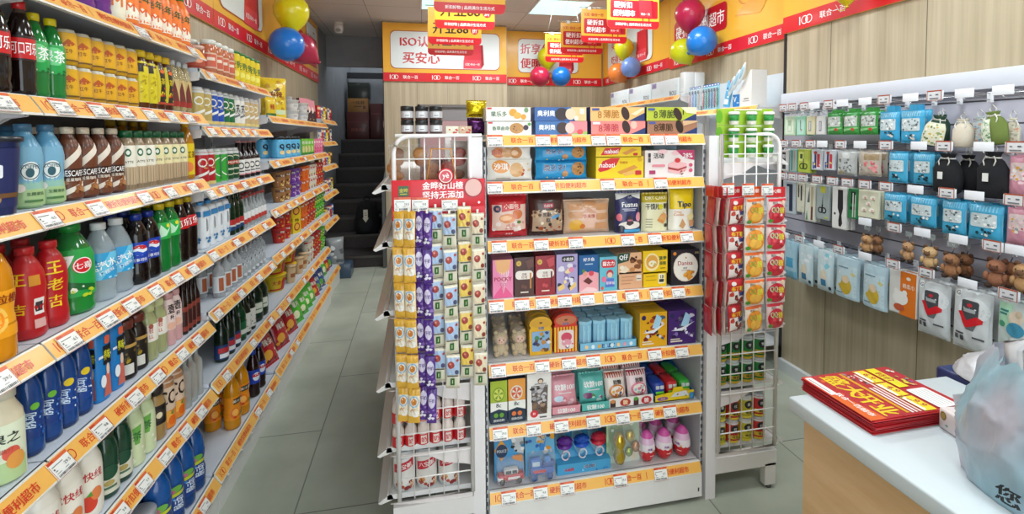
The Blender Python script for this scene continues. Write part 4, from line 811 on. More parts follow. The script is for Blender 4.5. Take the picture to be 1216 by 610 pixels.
bottle('whitetub', .075, .05, 'cup', 'e4e2de', None, label=(.2, .6, 'dcdad6'), art=[('r', .3, .2, .7, .8, 'c0bcb8')], mat='plastic')
carton('greenpack', .085, .13, .05, '6ab42c', [('t', '抹茶', .5, .75, .2, 'f4f8e8', .04), ('e', .5, .35, .3, .22, 'd8c890'), ('r', 0, 0, 1, .12, '2a7a28')])
carton('pinkpack', .09, .13, .05, 'e06a94', [('t', '草莓', .5, .75, .2, 'fff0f4', .04), ('b', 3, 8, .1, .1, .9, .6, ['f0b0c4', 'c03060', 'f4e4e8'], .1)])
carton('pinkblackbox', .1, .2, .03, '3a2024', [('r', 0, .5, 1, 1, 'd88a94'), ('e', .5, .55, .3, .16, 'e8d8c8'), ('t', '礼', .5, .2, .2, 'e0c07a', .04)])
bag('yellowsack', .17, .26, .09, 'd8b820', [('b', 5, 18, .05, .1, .95, .95, ['e8d86a', 'b88a1c', 'f0e8b0', '6a4a1c'], .07), ('t', '麻辣', .5, .6, .16, '7a2a14', .05), ('r', .1, .08, .9, .2, 'c8d8b0')], stand=True)
bag('smallyellow', .08, .12, .04, 'd8b820', [('t', '辣', .5, .55, .3, 'b0281c', .05), ('r', 0, .0, 1, .2, '3a6a2a')], stand=True)
XQ = XL-.07
stand('smallyellow', 'snack_bag', 'bag', 'small yellow snack bag at the near end of high fourth-bay shelf', XQ-.02, S3[0], [321], rz=PI/2-.5)
yb = place('yellowsack', 'snack_bag', 'big yellow snack bag standing on the high shelf below the wall banner', 'bag', (XQ-.04, y_at(334, XQ, S3[0]+.05)-.03, S3[0]+.0005), PI/2-.95)
stand('whitetub', 'food_tub', 'tub', 'white plastic tub stacked beside the big yellow bag', XQ, S3[0], [349, 359], tiers=2, th=.077)
for j, px in enumerate((366, 370, 374)): place('pinkblackbox', 'gift_box', 'pink and black gift box leaning on the high shelf, %s of three' % ORD[j], 'box', (XQ-.03, y_at(px, XQ, S3[0]+.05), S3[0]+.003), PI/2-.5, 'pink and black gift boxes', (-.12, 0, 0))
stand('bluetin', 'biscuit_tin', 'tin', 'light blue tin with black lid', XQ, S3[1], [330, 338, 345, 351], 2, step=.1)
stand('greenpack', 'snack_box', 'box', 'green snack box between blue tins and pink boxes', XQ, S3[1], [357, 362, 367, 371], rz=PI/2-.2)
stand('pinkpack', 'snack_box', 'box', 'pink snack box at the end of its shelf', XQ, S3[1], [376, 380, 384, 387], rz=PI/2-.2)
T = 'noodle_cup'
stand('noodlebrown', T, 'cup', 'brown instant noodle cup on the noodle shelf', XQ, S3[2], [331, 338], tiers=2, th=.104)
stand('noodlepurple', T, 'cup', 'purple instant noodle cup on the noodle shelf', XQ, S3[2], [345, 351], tiers=2, th=.104)
stand('noodleorange', T, 'cup', 'orange instant noodle cup after the purple ones', XQ, S3[2], [357, 362], tiers=2, th=.104)
stand('noodlewhite', T, 'cup', 'white instant noodle cup on the noodle shelf', XQ, S3[2], [367, 371, 375], tiers=2, th=.104)
stand('noodlered', T, 'cup', 'red instant noodle cup ending the noodle shelf', XQ, S3[2], [379, 383, 386], tiers=2, th=.104)
stand('noodlered', T, 'cup', 'red instant noodle cup at the near end below', XQ-.02, S3[3], [331, 338], tiers=2, th=.104)
carton('yellownoodlebox', .1, .12, .08, 'd8b81e', [('e', .5, .4, .36, .26, '8a2a14'), ('e', .5, .4, .26, .18, 'e0a03a'), ('t', '拌饭', .5, .82, .2, '2a1a10', .05)])
stand('yellownoodlebox', 'noodle_box', 'box', 'yellow noodle box with bowl picture', XQ, S3[3], [347], tiers=2, th=.1205, rz=PI/2-.4)
stand('noodleorange', T, 'cup', 'orange instant noodle cup beside yellow noodle boxes', XQ, S3[3], [354, 359], tiers=2, th=.104)
stand('noodlered', T, 'cup', 'red instant noodle cup between orange and green cups', XQ, S3[3], [364, 368, 372], tiers=2, th=.104)
stand('noodlegreen', T, 'cup', 'green instant noodle cup ending the lower noodle shelf', XQ, S3[3], [377, 381, 385, 388], tiers=2, th=.104)
stand('yellowtub', 'noodle_tub', 'tub', 'yellow noodle tub with red characters', XQ-.03, S3[4], [326, 339], tiers=2, th=.114)
stand('papercup', 'paper_cup', 'cup', 'tan paper cup beside the yellow tubs', XQ, S3[4], [349, 355, 360], tiers=1)
stand('noodlewhite', T, 'cup', 'white noodle cup low on the far shelf', XQ, S3[4], [365, 369], tiers=2, th=.104)
stand('noodlered', T, 'cup', 'red noodle cup low on the far shelf', XQ, S3[4], [374, 378, 382], tiers=2, th=.104)
stand('noodlegreen', T, 'cup', 'green noodle cup low on the far shelf', XQ, S3[4], [386, 389], tiers=2, th=.104)
for k, c, c2, t in (('redchips', 'b81c28', ['7a1018', 'e0a03a', 'f0e0c0'], '辣条'), ('greenchips', '4ab82c', ['2a8a20', 'e8e8c0', '8a5a2a'], '薯片'), ('bluechips', '2a4a8a', ['d8c82a', '58a83a', 'e8e8e8'], '虾条')):
    bag(k, .15, .19, .06, c, [('b', 4, 12, .05, .04, .95, .45, c2, .09), ('t', t, .5, .7, .22, 'f6f2e6', .06, .8), ('e', .3, .3, .25, .16, c2[1])], seed=len(t))
def chips(k, stem, pts, off=0, px0=0): stand(k, 'chip_bag', 'bag', stem, XP-off, S3[5], [q for q in pts], rz=PI/2-.3, jit=.08, tilts=[(-.40+.05*(j % 2), 0, 0) for j in range(len(pts))], uni=True, front=.012)
chips('redchips', 'red snack bag leaning on the bottom deck', [322, 337, 348])
chips('greenchips', 'green snack bag leaning on the bottom deck', [356, 363, 369, 375])
chips('redchips', 'red snack bag beyond the green ones', [380])
chips('bluechips', 'blue and yellow snack bag beyond the red ones', [384, 388])
chips('redchips', 'red snack bag in the back row of the bottom deck', [322, 335, 345], .14)
chips('greenchips', 'green snack bag in the back row of the bottom deck', [352, 359, 366], .14)
chips('bluechips', 'blue snack bag in the back row of bottom deck', [372, 380, 386], .14)
for j, k in enumerate(('bluechips', 'greenchips', 'redchips', 'bluechips')): place(k, 'chip_bag', '%s snack bag leaning on the far set-back deck' % ('nearest blue', 'green', 'red', 'farthest blue')[j], 'bag', (-.985, 4.99+j*.155, S5[5]+.001), PI/2-.1, None, (-.35, 0, 0))
settle_rows()
# far set-back bay: small bright packs
PAL = [('red', 'c02430', ['f0d0a0', '7a1018']), ('yellow', 'dcc21e', ['b03020', 'f4ecc0']), ('white', 'd8d4cc', ['3a6aa0', 'b03030']), ('blue', '2f6ab0', ['e8e8e8', 'e0c02a']), ('brown', '7a4a28', ['e0c08a', '3a2010'])]
for nme, c, c2 in PAL: carton('pk'+nme, .08, .13, .04, c, [('b', 3, 7, .08, .08, .92, .6, c2, .1), ('r', .08, .7, .92, .9, c2[0])])
for ri in range(5):
    for j in range(6):
        nme = PAL[(ri*2+j*3) % 5][0]
        place('pk'+nme, 'snack_box', '%s snack box, %s along the %s far set-back shelf' % (nme, ORD[j], RN[ri]), 'box', (-.985, 4.955+j*.112, S5[ri]+.0005), PI/2-.25, 'small boxes on the far set-back shelves')
boxpack('storage_bin', 'grey blue bin on the floor beyond the far left shelf', 'bin', -1.02, 5.66, 0, -.80, 5.9, .16, '3f5268', None, mat='plastic')
bag('greysack', .2, .3, .12, '8f9498', [('b', 3, 9, .1, .1, .9, .9, ['d8dcde', '5a6068'], .1)], stand=True)
place('greysack', 'plastic_sack', 'grey white sack leaning behind the floor bin', 'sack', (-.98, 5.72, .162), PI/2-1.2)
# ================================================================== ISLAND DISPLAY: end stand and the two shelf rows beside it
YE = 1.83
EZ = [1.585, 1.40, 1.164, .925, .662, .402, .13]
ex0, ex1 = .254, 1.212
EC = (ex0+ex1)/2; EL = ex1-ex0
e = empty('display_stand', (EC, YE, 0)); L = EL
obj('back_panel', MB().box(-L/2, .36, .05, L/2, .375, 1.60, 'c8c8ca', 'painted'), e)
for s_ in (-1, 1):
    u = MB(); x = s_*(L/2+.004); u.box(min(x, x-s_*.008), .02, .02, max(x, x-s_*.008), .375, 1.58, 'b9bbbf', 'painted')
    for k in range(44): u.box(x-.0045, .0195, .08+k*.034, x+.0045, .0205, .098+k*.034, '4a4c52', 'paper')
    obj('side_upright', u, e)
for i, z in enumerate(EZ):
    b = MB(); b.box(-L/2+.006, .03, z+.026, L/2-.006, .355, z+.042, 'd9d7d9', 'painted'); b.box(-L/2+.006, .026, z+.004, L/2-.006, .034, z+.042, 'e2e0e0', 'painted')
    if i == 6:
        b.box(-L/2+.004, .0, .02, L/2-.004, .012, z-.004, 'e9e7e4', 'painted')
        for s_ in (-1, 1): b.box(s_*(L/2-.02)-.003, -.001, .045, s_*(L/2-.02)+.003, .0, .062, '3a3a3e', 'paper')
    sh = obj('base_deck' if i == 6 else 'shelf_board', b, e)
    ra = rail_mb(L-.012, 2, .045, .016); ra.v = [(x, y, zz+z) for x, y, zz in ra.v]; obj('price_rail', ra, sh)
tag(e, 'tall white snack display stand with seven orange price rails facing the camera', 'display stand')
ES = [z+.0425 for z in EZ]
TE = -math.atan2(.016, .045)
for i, pxs in enumerate([(588, 645, 671, 711, 729, 781, 798), (588, 651, 722, 785), (593, 643, 684, 746, 778, 816), (590, 620, 645, 671, 698, 725, 751, 780, 806), (592, 644, 676, 705, 778, 810), (594, 634, 667, 705, 740, 769, 796), (604, 642, 674, 737, 785)]):
    for j, px in enumerate(pxs):
        p = onY(px, 170+i*62, YE); price_tag((p.x, YE-.0056, EZ[i]-.004), 0, TE, 'price tag, %s from the left on the %s rail of the snack stand' % (ORD[j], RN[i]), 'price tags on the snack stand')
YP = 1.885
def EX(px, Y, py=400):
    xa, xb = onY(575, py, Y).x, onY(836, py, Y).x; return ex0+.010+(onY(px, py, Y).x-xa)/(xb-xa)*(ex1-ex0-.020)
def dims(x0, x1, y0, y1, Y=YP):
    a = Vector((EX(x0, Y, (y0+y1)/2), 0, 0)); b = Vector((EX(x1, Y, (y0+y1)/2), 0, 0)); t = onY((x0+x1)/2, y0, Y); c = onY((x0+x1)/2, y1, Y)
    return (a.x+b.x)/2, b.x-a.x, c.z, t.z-c.z
def E(form, name, label, cat, shelf, x0, x1, y0, y1, col, art, d=.05, up=0., behind=0, grp=None, Y=None, tilt=None, rz=0, scale=.985, step=None, blabel=None, **kw):
    """form: carton / bag; pixel extents of the front face; shelf index; up: height above the board"""
    Y = Y or YE+.0275; xc, w, z0, h = dims(x0, x1, y0, y1, Y); w *= scale; h *= .99
    key = 'e%d' % len(KINDS)
    z = ES[shelf]+.0006+up
    if form == 'bag': bag(key, w, h-.01, d, col, art, crimp=.008, **kw)
    elif form == 'pillow': bag(key, w, h, d, col, art, crimp=.0, **kw)
    else: carton(key, w, h, d, col, art, **kw)
    yc = Y+(d/2 if form == 'carton' else d/2+.01)
    place(key, name, label, cat, (xc, yc, z), rz, grp, tilt)
    for k in range(behind):
        place(key, name, (blabel or label+' behind')+(', %s row' % ORD[k+1] if behind > 1 else ''), cat, (xc+.004*(k+1), yc+(step or d+.012)*(k+1), z), rz, grp, tilt)
    return xc, w, h, key
# ---- top shelf: biscuit boxes in pairs
def pair(x0, x1, stem, lo, hi, nm='biscuit_box'):
    E('carton', nm, 'lower '+stem[0], 'biscuits', 0, x0, x1, 145, 161, lo[0], lo[1], d=.12, side=lo[2] if len(lo) > 2 else None)
    E('carton', nm, 'upper '+stem[1], 'biscuits', 0, x0-1, x1-1, 128, 144.5, hi[0], hi[1], d=.12, up=.0558, side=hi[2] if len(hi) > 2 else None)
cook = lambda x, y, r, c='b87a34', c2='7a4a1c': [('e', x, y, r*.5, r*1.6, c), ('b', 7, 5, x-r*.35, y-r, x+r*.35, y+r, [c2, 'd8a860'], .05)]
pair(575, 630, ('white cookie box at the left of top shelf', 'white cookie box with golden crackers on top shelf'),
     ('efeae2', [('t', '香草曲奇', .30, .5, .3, '3a6a3c', .04, .4), ('e', .66, .5, .16, .4, 'c08a4a'), ('b', 3, 9, .55, .2, .78, .8, ['6a3a1c', 'd0a060'], .07), ('e', .87, .55, .06, .2, '3a2a3c'), ('r', .02, .85, .12, .97, 'd02a30'), ('e', .95, .8, .04, .12, '5a9a4a')]),
     ('f1ede5', [('t', '果乐多', .28, .5, .38, '3f6a4a', .05, .36), ('e', .60, .62, .09, .28, 'e0a030'), ('e', .70, .4, .09, .24, 'e8b04a'), ('e', .84, .3, .06, .2, 'e0a030'), ('e', .9, .8, .05, .18, '7a9a6a'), ('r', .02, .85, .12, .97, 'd02a30')]))
pair(634, 698, ('blue and pink sandwich biscuit box on top shelf', 'dark blue sandwich biscuit box on top shelf'),
     ('3a6fae', [('p', [(.62, 0), (1, 0), (1, 1), (.66, 1)], 'f08a90'), ('p', [(.6, 0), (1, 0), (1, .25)], '9ac05a'), ('t', '奥利奥', .22, .55, .4, 'ffffff', .06, .4), ('e', .52, .5, .12, .44, '3a211c'), ('e', .66, .5, .09, .4, 'f4c8c0'), ('e', .86, .2, .06, .2, 'e04a50')], '2a5590'),
     ('2f5fa4', [('p', [(.78, 0), (1, 0), (1, 1), (.7, 1)], 'e8c890'), ('t', '奥利奥', .22, .55, .42, 'ffffff', .06, .4), ('e', .52, .5, .13, .46, '2c1a18'), ('e', .69, .5, .1, .42, 'ecd0b0'), ('rr', .87, .5, .96, .9, 'f0e8d8', .05), ('e', .8, .2, .04, .18, 'f4ead8')], '244a84'))
pair(702, 769, ('coral pink thin biscuit box on top shelf', 'orange thin biscuit box on top shelf'),
     ('f08a84', [('p', [(.72, 0), (1, 0), (1, .5)], '2a3a6a'), ('t', '薄脆', .36, .5, .6, 'c0404a', .03, .4), ('t', '8', .17, .45, .5, 'c0404a', .0), ('e', .64, .55, .07, .5, '3a2220', .35), ('e', .78, .7, .06, .3, 'f0c0b0'), ('r', .03, .75, .16, .92, 'e8e8f0')], '2c3f70'),
     ('f3bd78', [('p', [(.7, 0), (1, 0), (1, .6)], '24356a'), ('t', '薄脆', .38, .5, .6, 'b87a2a', .03, .4), ('t', '8', .17, .45, .5, 'b87a2a', .0), ('e', .64, .55, .07, .5, '3a2220', .35), ('p', [(.74, .5), (.95, .95), (1, .9), (.84, .4)], 'f4dcb8'), ('r', .03, .75, .16, .92, '4a5a9a')], '24356a'))
pair(770.5, 832, ('brown thin biscuit box at the right of top shelf', 'green thin biscuit box at the right of top shelf'),
     ('a5745a', [('p', [(.7, 0), (1, 0), (1, .5)], '24356a'), ('t', '薄脆', .36, .5, .6, '4a2a14', .04, .4), ('t', '8', .17, .45, .5, '3a2010', .0), ('e', .64, .55, .07, .5, '2a1814', .35), ('p', [(.72, .6), (1, .9), (1, 1), (.7, 1)], 'd8b088'), ('r', .03, .75, .16, .92, '4a5a9a')], '24356a'),
     ('b8c23c', [('p', [(.7, 0), (1, 0), (1, .55)], '24356a'), ('p', [(.68, 1), (1, 1), (1, .5), (.8, .6)], 'ece4c0'), ('t', '薄脆', .40, .5, .6, '4a5a1c', .04, .36), ('t', '8', .18, .45, .5, '2a3a1c', .0), ('e', .62, .5, .07, .5, '3a2220', .5), ('r', .72, .45, .74, .8, '3a2220'), ('r', .03, .75, .16, .92, '4a5a9a')], '24356a'))
for nm, px, py, c, lab in (('goldfoil', 566, 137, 'c8b01c', 'gold foil biscuit bag beside the top shelf boxes'), ('purplefoil', 567, 154, '4a2050', 'purple foil biscuit bag below the gold one')):
    bag(nm, .085, .06, .05, c, None, 'foil', crimp=.006); p = onY(px, py, 1.95); place(nm, 'biscuit_bag', lab, 'biscuits', (p.x, 1.96, ES[0]+.001 if nm[0] == 'p' else ES[0]+.0745), .1)
# ---- second shelf
E('pillow', 'biscuit_pack', 'lower white biscuit pack on the second shelf', 'biscuits', 1, 575, 633, 190, 216, 'ece6de', [('e', .28, .66, .2, .3, 'e89a4a'), ('t', '沙琪', .28, .66, .32, 'ffffff', .05, .34), ('e', .64, .5, .16, .34, 'e0b07a'), ('b', 4, 10, .72, .2, .95, .9, ['c0563a', 'd8a468', 'e8c8a0'], .1), ('r', .18, .08, .5, .14, 'b0a498')], d=.05)
E('pillow', 'biscuit_pack', 'upper white biscuit pack with round cookies on the second shelf', 'biscuits', 1, 575, 631, 173, 190, 'efe9e2', [('e', .25, .5, .16, .36, 'd88a54'), ('e', .45, .5, .14, .34, 'd0a070'), ('e', .65, .48, .15, .4, 'c88a54'), ('t', '曲奇', .2, .55, .4, 'c0503a', .04, .24), ('e', .62, .48, .08, .2, 'e0b890')], d=.04, up=.0855)
for up, y0, y1, lb in ((0, 192, 215, 'lower'), (.0755, 173, 192, 'upper')):
    E('pillow', 'cookie_pack', lb+' bright blue chocolate chip cookie pack', 'cookies', 1, 635, 701, y0, y1, '1c90c8', [('t', '趣多多!', .34, .62, .34, 'ffffff', .08, .46), ('t', '趣多多!', .34, .62, .34, '14245a', .02, .44), ('e', .82, .55, .14, .36, 'b8834a'), ('b', 5, 14, .72, .28, .92, .8, ['3a2014', '5a3018', 'd8b078'], .05), ('e', .55, .3, .06, .16, 'b8834a'), ('r', 0, .9, 1, 1, '1470a8'), ('b', 2, 5, .1, .05, .6, .2, ['f0d04a', 'e8e8f0'], .05)], d=.045, up=up)
E('carton', 'wafer_box', 'lower yellow wafer box with red leaf-shaped badge', 'wafers', 1, 708, 767, 187, 213, 'f2cf12', [('p', [(.04, .4), (.14, .8), (.32, .94), (.5, .94), (.42, .6), (.24, .38), (.08, .3)], 'd8222c'), ('t', 'nabati', .23, .62, .22, 'ffffff', .04, .34), ('p', [(.44, .3), (.8, .6), (.88, .48), (.52, .18)], 'd8923c'), ('p', [(.56, .24), (.92, .4), (.95, .26), (.6, .1)], 'e8b060'), ('t', '奶酪味', .58, .72, .12, 'c87a14', .02), ('rr', .82, .14, .95, .34, 'c8282c', .03), ('e', .92, .86, .05, .1, 'e0a81c')], d=.11)
E('carton', 'wafer_box', 'upper yellow wafer box lying flat on its twin', 'wafers', 1, 708, 764, 174, 186.5, 'f0cc12', [('p', [(.1, .2), (.2, .9), (.56, .95), (.48, .3)], 'd8222c'), ('t', 'nabati', .34, .58, .42, 'ffffff', .04, .3), ('p', [(.56, .4), (.8, .85), (.92, .7), (.66, .2)], 'd8923c'), ('rr', .82, .15, .92, .4, 'c8282c', .1)], d=.11, up=.0885)
E('carton', 'cake_box', 'white and pink strawberry cake box on the second shelf', 'cake', 1, 768, 829, 181, 213, 'f3e6e4', [('e', .35, .95, .1, .09, 'f4c8cc'), ('e', .62, .9, .09, .09, 'f4c8cc'), ('p', [(.62, 1), (1, 1), (1, .62), (.78, .72)], 'c23a6a'), ('t', '28%', .86, .8, .17, 'ffffff', .04, .22), ('t', '活动', .27, .8, .2, '3a3436', .05, .24), ('r', .06, .74, .11, .9, '3a3436'), ('r', .06, .56, .11, .72, '5a5456'), ('rr', .14, .38, .4, .48, 'e8909c', .04), ('p', [(.46, .2), (.46, .5), (.62, .6), (.84, .5), (.84, .24), (.66, .12)], 'f2b8bc'), ('p', [(.46, .3), (.66, .22), (.84, .34), (.84, .4), (.66, .3), (.46, .38)], 'a83a3a'), ('e', .65, .62, .06, .09, 'd83a40'), ('b', 5, 6, .58, .1, .8, .22, ['8a5a3a', 'd83a40', 'e8d0c0'], .04), ('e', .92, .44, .04, .07, 'd85a78'), ('e', .92, .24, .04, .07, 'd85a78'), ('r', .08, .12, .2, .26, 'b03a6a')], d=.1)
E('carton', 'cake_box', 'light blue carton edge behind strawberry cake box', 'box', 1, 800, 830, 172, 213, 'a8c4d4', None, d=.08, Y=YE+.18)
# ---- third shelf
E('bag', 'pastry_bag', 'red bag of peach buns at the left of third shelf', 'pastry', 2, 578, 627, 233, 284, 'c8242c', [('r', .04, .16, .96, .8, 'e8c4b4'), ('b', 5, 16, .05, .14, .95, .35, ['f0e0dc', 'd89a94'], .07), ('p', [(.28, .62), (.8, .7), (.8, .88), (.3, .86)], 'd02830'), ('t', '小面包', .55, .76, .12, 'f8e0d0', .05, .5), ('e', .44, .46, .22, .12, 'e0905a'), ('e', .72, .56, .14, .12, 'd8784a'), ('e', .4, .47, .16, .06, 'f0bc90'), ('e', .17, .7, .1, .09, '3a3a5a'), ('t', '鲜', .17, .7, .07, 'f0a890', .03), ('e', .76, .36, .06, .04, '5a7a3a'), ('r', 0, 0, 1, .12, 'c0202c'), ('t', '◆◆◆', .5, .06, .06, 'f0c8c0', .02)], d=.08, grp=None)
E('bag', 'snack_bag', 'dark brown see-through snack bag with ribbon top', 'snack', 2, 628, 673, 231, 283, '43241f', [('r', .06, .08, .94, .6, 'b89a80'), ('b', 8, 26, .06, .08, .94, .6, ['e8d8c0', '6a4a3a', 'c8a880', '2a1a18'], .06), ('rr', .36, .66, .66, .78, 'a83444', .03), ('t', '山楂条', .51, .72, .07, 'f0dcd8', .04), ('t', '黑糖', .46, .5, .11, '2a1a18', .04), ('t', '糕', .5, .36, .11, '2a1a18', .04), ('p', [(.6, .46), (.84, .52), (.84, .44), (.6, .38)], '5a9ac8'), ('b', 9, 8, .1, .05, .9, .2, ['a84a2a', '3a2420'], .07)], d=.08)
wc = MB()
for r_ in range(3):
    for c_ in range(2): wc.box(-.075+c_*.078, .0, .01+r_*.034, -.003+c_*.078, .05, .04+r_*.034, 'd89a64', 'food', .008)
xc, w, z0, h = dims(674, 732, 242, 282, YE+.05)
bag('waffle', w, h-.008, .07, 'e8c0a0', [('e', .5, .5, .26, .36, 'ecc4b0'), ('t', '华夫饼', .5, .52, .13, 'b8342c', .05, .34), ('e', .22, .24, .15, .18, 'e8b03a'), ('e', .36, .2, .06, .08, 'd87a2a'), ('p', [(.3, .6), (.5, .8), (.7, .6), (.5, .64)], 'd8a488')]+[('rr', x, y, x+.3, y+.2, 'd49a6c', .06) for x, y in ((.06, .72), (.38, .78), (.66, .7), (.66, .4), (.06, .46), (.64, .1))], crimp=.004)
place('waffle', 'waffle_pack', 'tan waffle pack with red characters in front of its stack', 'waffles', (xc, YE+.095, ES[2]+.001))
for k in range(4):
    carton('wstk%d' % k, w*.95, .03, .16, 'b0764e' if k % 2 else '8f5a3c', [('r', 0, .3, 1, .5, 'd09a70')]); place('wstk%d' % k, 'waffle_pack', 'brown waffle pack lying in the stack behind the front one, %s from below' % ORD[k], 'waffles', (xc, YE+.23, ES[2]+.001+k*.0305), 0, 'stacked waffle packs')
E('bag', 'candy_pouch', 'navy pouch with white top and berry picture', 'candy', 2, 735, 767, 229, 279, '2a2c60', [('r', 0, .84, 1, 1, 'e6e6e2'), ('p', [(0, .84), (.5, .95), (1, .84), (1, .7), (0, .7)], '2a2c60'), ('t', 'Fustua', .52, .72, .12, 'ffffff', .04, .8), ('r', .2, .6, .8, .62, 'c8c8e0'), ('r', .26, .56, .74, .58, 'c8c8e0'), ('e', .88, .4, .12, .12, 'e89aa8'), ('e', .1, .4, .1, .1, 'e07080'), ('e', .52, .2, .44, .1, 'e8dcd4'), ('p', [(.36, .22), (.5, .18), (.66, .24), (.6, .42), (.44, .44)], '3a2a2e'), ('p', [(.4, .3), (.62, .3), (.6, .34), (.42, .34)], 'c86a80'), ('r', .28, .02, .96, .09, '3a9ad0'), ('e', .16, .12, .14, .08, '1c1c30'), ('e', .56, .94, .05, .02, '2a2a2a')], d=.05, stand=True)
E('bag', 'cracker_pouch', 'pale yellow biscuit pouch with olive top', 'biscuits', 2, 768, 801, 232, 279, 'e4dfb8', [('r', 0, .84, 1, 1, 'bfa818'), ('t', 'DRY CAKE', .5, .91, .09, 'f0ecd0', .03, .86), ('t', '干馍片', .34, .68, .16, '2c2c28', .06, .52), ('e', .66, .67, .1, .07, 'd8d01c'), ('t', '颗', .88, .68, .14, '2c2c28', .05, .2), ('p', [(.5, .3), (.68, .48), (.9, .4), (.76, .2)], 'd8924c'), ('p', [(.58, .36), (.76, .52), (.98, .42), (.84, .26)], 'e0a86a'), ('e', .86, .16, .07, .05, '3a3a30')]+[('r', .08, .12+.07*k, .32, .14+.07*k, '8a8a70') for k in range(4)], d=.05, stand=True, topcol='bfa818')
E('bag', 'biscuit_pouch', 'yellow and white pouch with dark lettering at the right end of third shelf', 'biscuits', 2, 802, 834, 226, 279, 'f0ece0', [('p', [(0, 1), (1, 1), (1, .4), (.8, .52), (.0, .5)], 'f0d018'), ('r', .0, .5, .04, 1, 'e0c010'), ('t', 'Tipo', .52, .6, .18, '1d3350', .09, .86), ('t', 'Tipo', .52, .6, .17, '233a5c', .05, .82), ('t', 'Crispy', .26, .44, .06, 'd88a3c', .03), ('t', 'Cookie', .3, .38, .06, 'd88a3c', .03), ('p', [(.6, .34), (.88, .46), (.98, .3), (.7, .2)], 'f0e0a0'), ('p', [(.3, .1), (.44, .28), (.56, .14), (.44, .04)], 'c89a64'), ('rr', .72, .1, .96, .24, 'd89a64', .02), ('r', .74, .04, .9, .08, '3a4a6a')], d=.06, stand=True)
# ---- fourth shelf: upright boxes
E('carton', 'biscuit_stick_box', 'pink biscuit stick box at the left of fourth shelf', 'biscuits', 3, 580.5, 606, 308, 354, 'f08ab4', [('p', [(.1, 1), (.9, 1), (.8, .7), (.5, .6), (.2, .7)], 'f0b47a'), ('p', [(.02, .02), (.98, .02), (.9, .1), (.5, .36), (.1, .1)], 'e85a90')]+[('p', [(.5, .1), (.5+.09*k, .66+.03*abs(k)), (.53+.09*k, .67)], 'f8dce6') for k in range(-3, 4)]+[('t', 'POCKY', .5, .5, .1, 'b0344a', .05, .86), ('t', 'C12', .5, .36, .07, 'd05a80', .03)], d=.04, behind=2, step=.045)
dk = lambda c1, c2, c3: [('rr', .05, .44, .95, .66, 'f0e8e0', .09), ('t', '百醇', .5, .57, .06, '7a5a4a', .02, .4), ('t', '可可', .5, .49, .07, 'a06a4a', .03, .5), ('e', .22, .85, .13, .07, 'd8b04a'), ('r', .18, .84, .26, .855, '7a4a1c'), ('p', [(.78, .2), (.86, .2), (.86, .6), (.78, .6)], c3), ('e', .42, .26, .08, .05, c2), ('e', .55, .24, .08, .05, c2), ('r', .3, .1, .7, .13, 'f0e0d0'), ('p', [(.55, .9), (.95, .98), (.95, .76), (.7, .7)], c2)]
E('carton', 'biscuit_stick_box', 'dark brown biscuit stick box with white plaque', 'biscuits', 3, 607.5, 632, 305, 352, '4e2e2a', dk('4e2e2a', '6b4038', 'c8843c'), d=.04, behind=2, step=.045)
E('carton', 'biscuit_stick_box', 'crimson biscuit stick box with white plaque', 'biscuits', 3, 633.5, 658, 303, 350, '9c2630', dk('9c2630', 'c84a54', '6a1420'), d=.04, behind=2, step=.045)
E('carton', 'biscuit_box', 'lilac biscuit box with cookies picture', 'biscuits', 3, 659.5, 686, 302, 349, 'b2a4d0', [('rr', .25, .8, .85, .95, '2c2c34', .05), ('t', '小熊饼', .55, .87, .09, 'f4f0f0', .04, .5), ('b', 5, 16, .1, .15, .9, .72, ['34344a', 'e8e4f0', '8a7ab8', 'f0d8a0'], .09), ('e', .7, .6, .12, .07, 'e88ab0'), ('p', [(.1, .06), (.4, .14), (.34, .26), (.06, .18)], 'ecc87a'), ('p', [(.6, .14), (.92, .3), (.94, .18), (.66, .06)], 'ecc87a')], d=.045, behind=1, step=.05)
E('carton', 'biscuit_box', 'blue to pink biscuit box with berries', 'biscuits', 3, 687.5, 712, 303, 347, '1e5f9c', [('p', [(0, 0), (1, 0), (1, .5), (.6, .56), (0, .46)], 'f0a8b0'), ('t', '好多鱼', .5, .88, .1, 'f0f4f8', .05, .8), ('r', .3, .74, .7, .77, 'b8d4ec'), ('p', [(.2, .3), (.45, .4), (.7, .28), (.5, .2)], '6a3230'), ('e', .62, .5, .13, .07, 'd84a5a'), ('e', .3, .5, .12, .07, 'e8a08a'), ('e', .22, .58, .08, .05, '5a8a3a'), ('p', [(0, 0), (1, 0), (.8, .1), (.4, .14)], 'f8d0d4')], d=.045, behind=1, step=.05)
E('carton', 'biscuit_box', 'light cyan biscuit box with red speech-bubble lettering', 'biscuits', 3, 713, 735, 306, 346, '6cc0d4', [('rr', .1, .68, .9, .92, 'd83a44', .08), ('t', '菌古力', .5, .8, .13, 'ffffff', .05, .66), ('e', .58, .5, .2, .12, 'c0404a'), ('e', .58, .46, .15, .08, 'f0c8b4'), ('p', [(.3, .1), (.85, .1), (.8, .36), (.36, .36)], '5a7ac8'), ('e', .24, .34, .14, .09, 'e87a9a'), ('t', '草莓味', .6, .22, .1, 'f4d8f0', .05, .5), ('e', .14, .08, .08, .05, 'e05a3a')], d=.045, behind=2, step=.05)
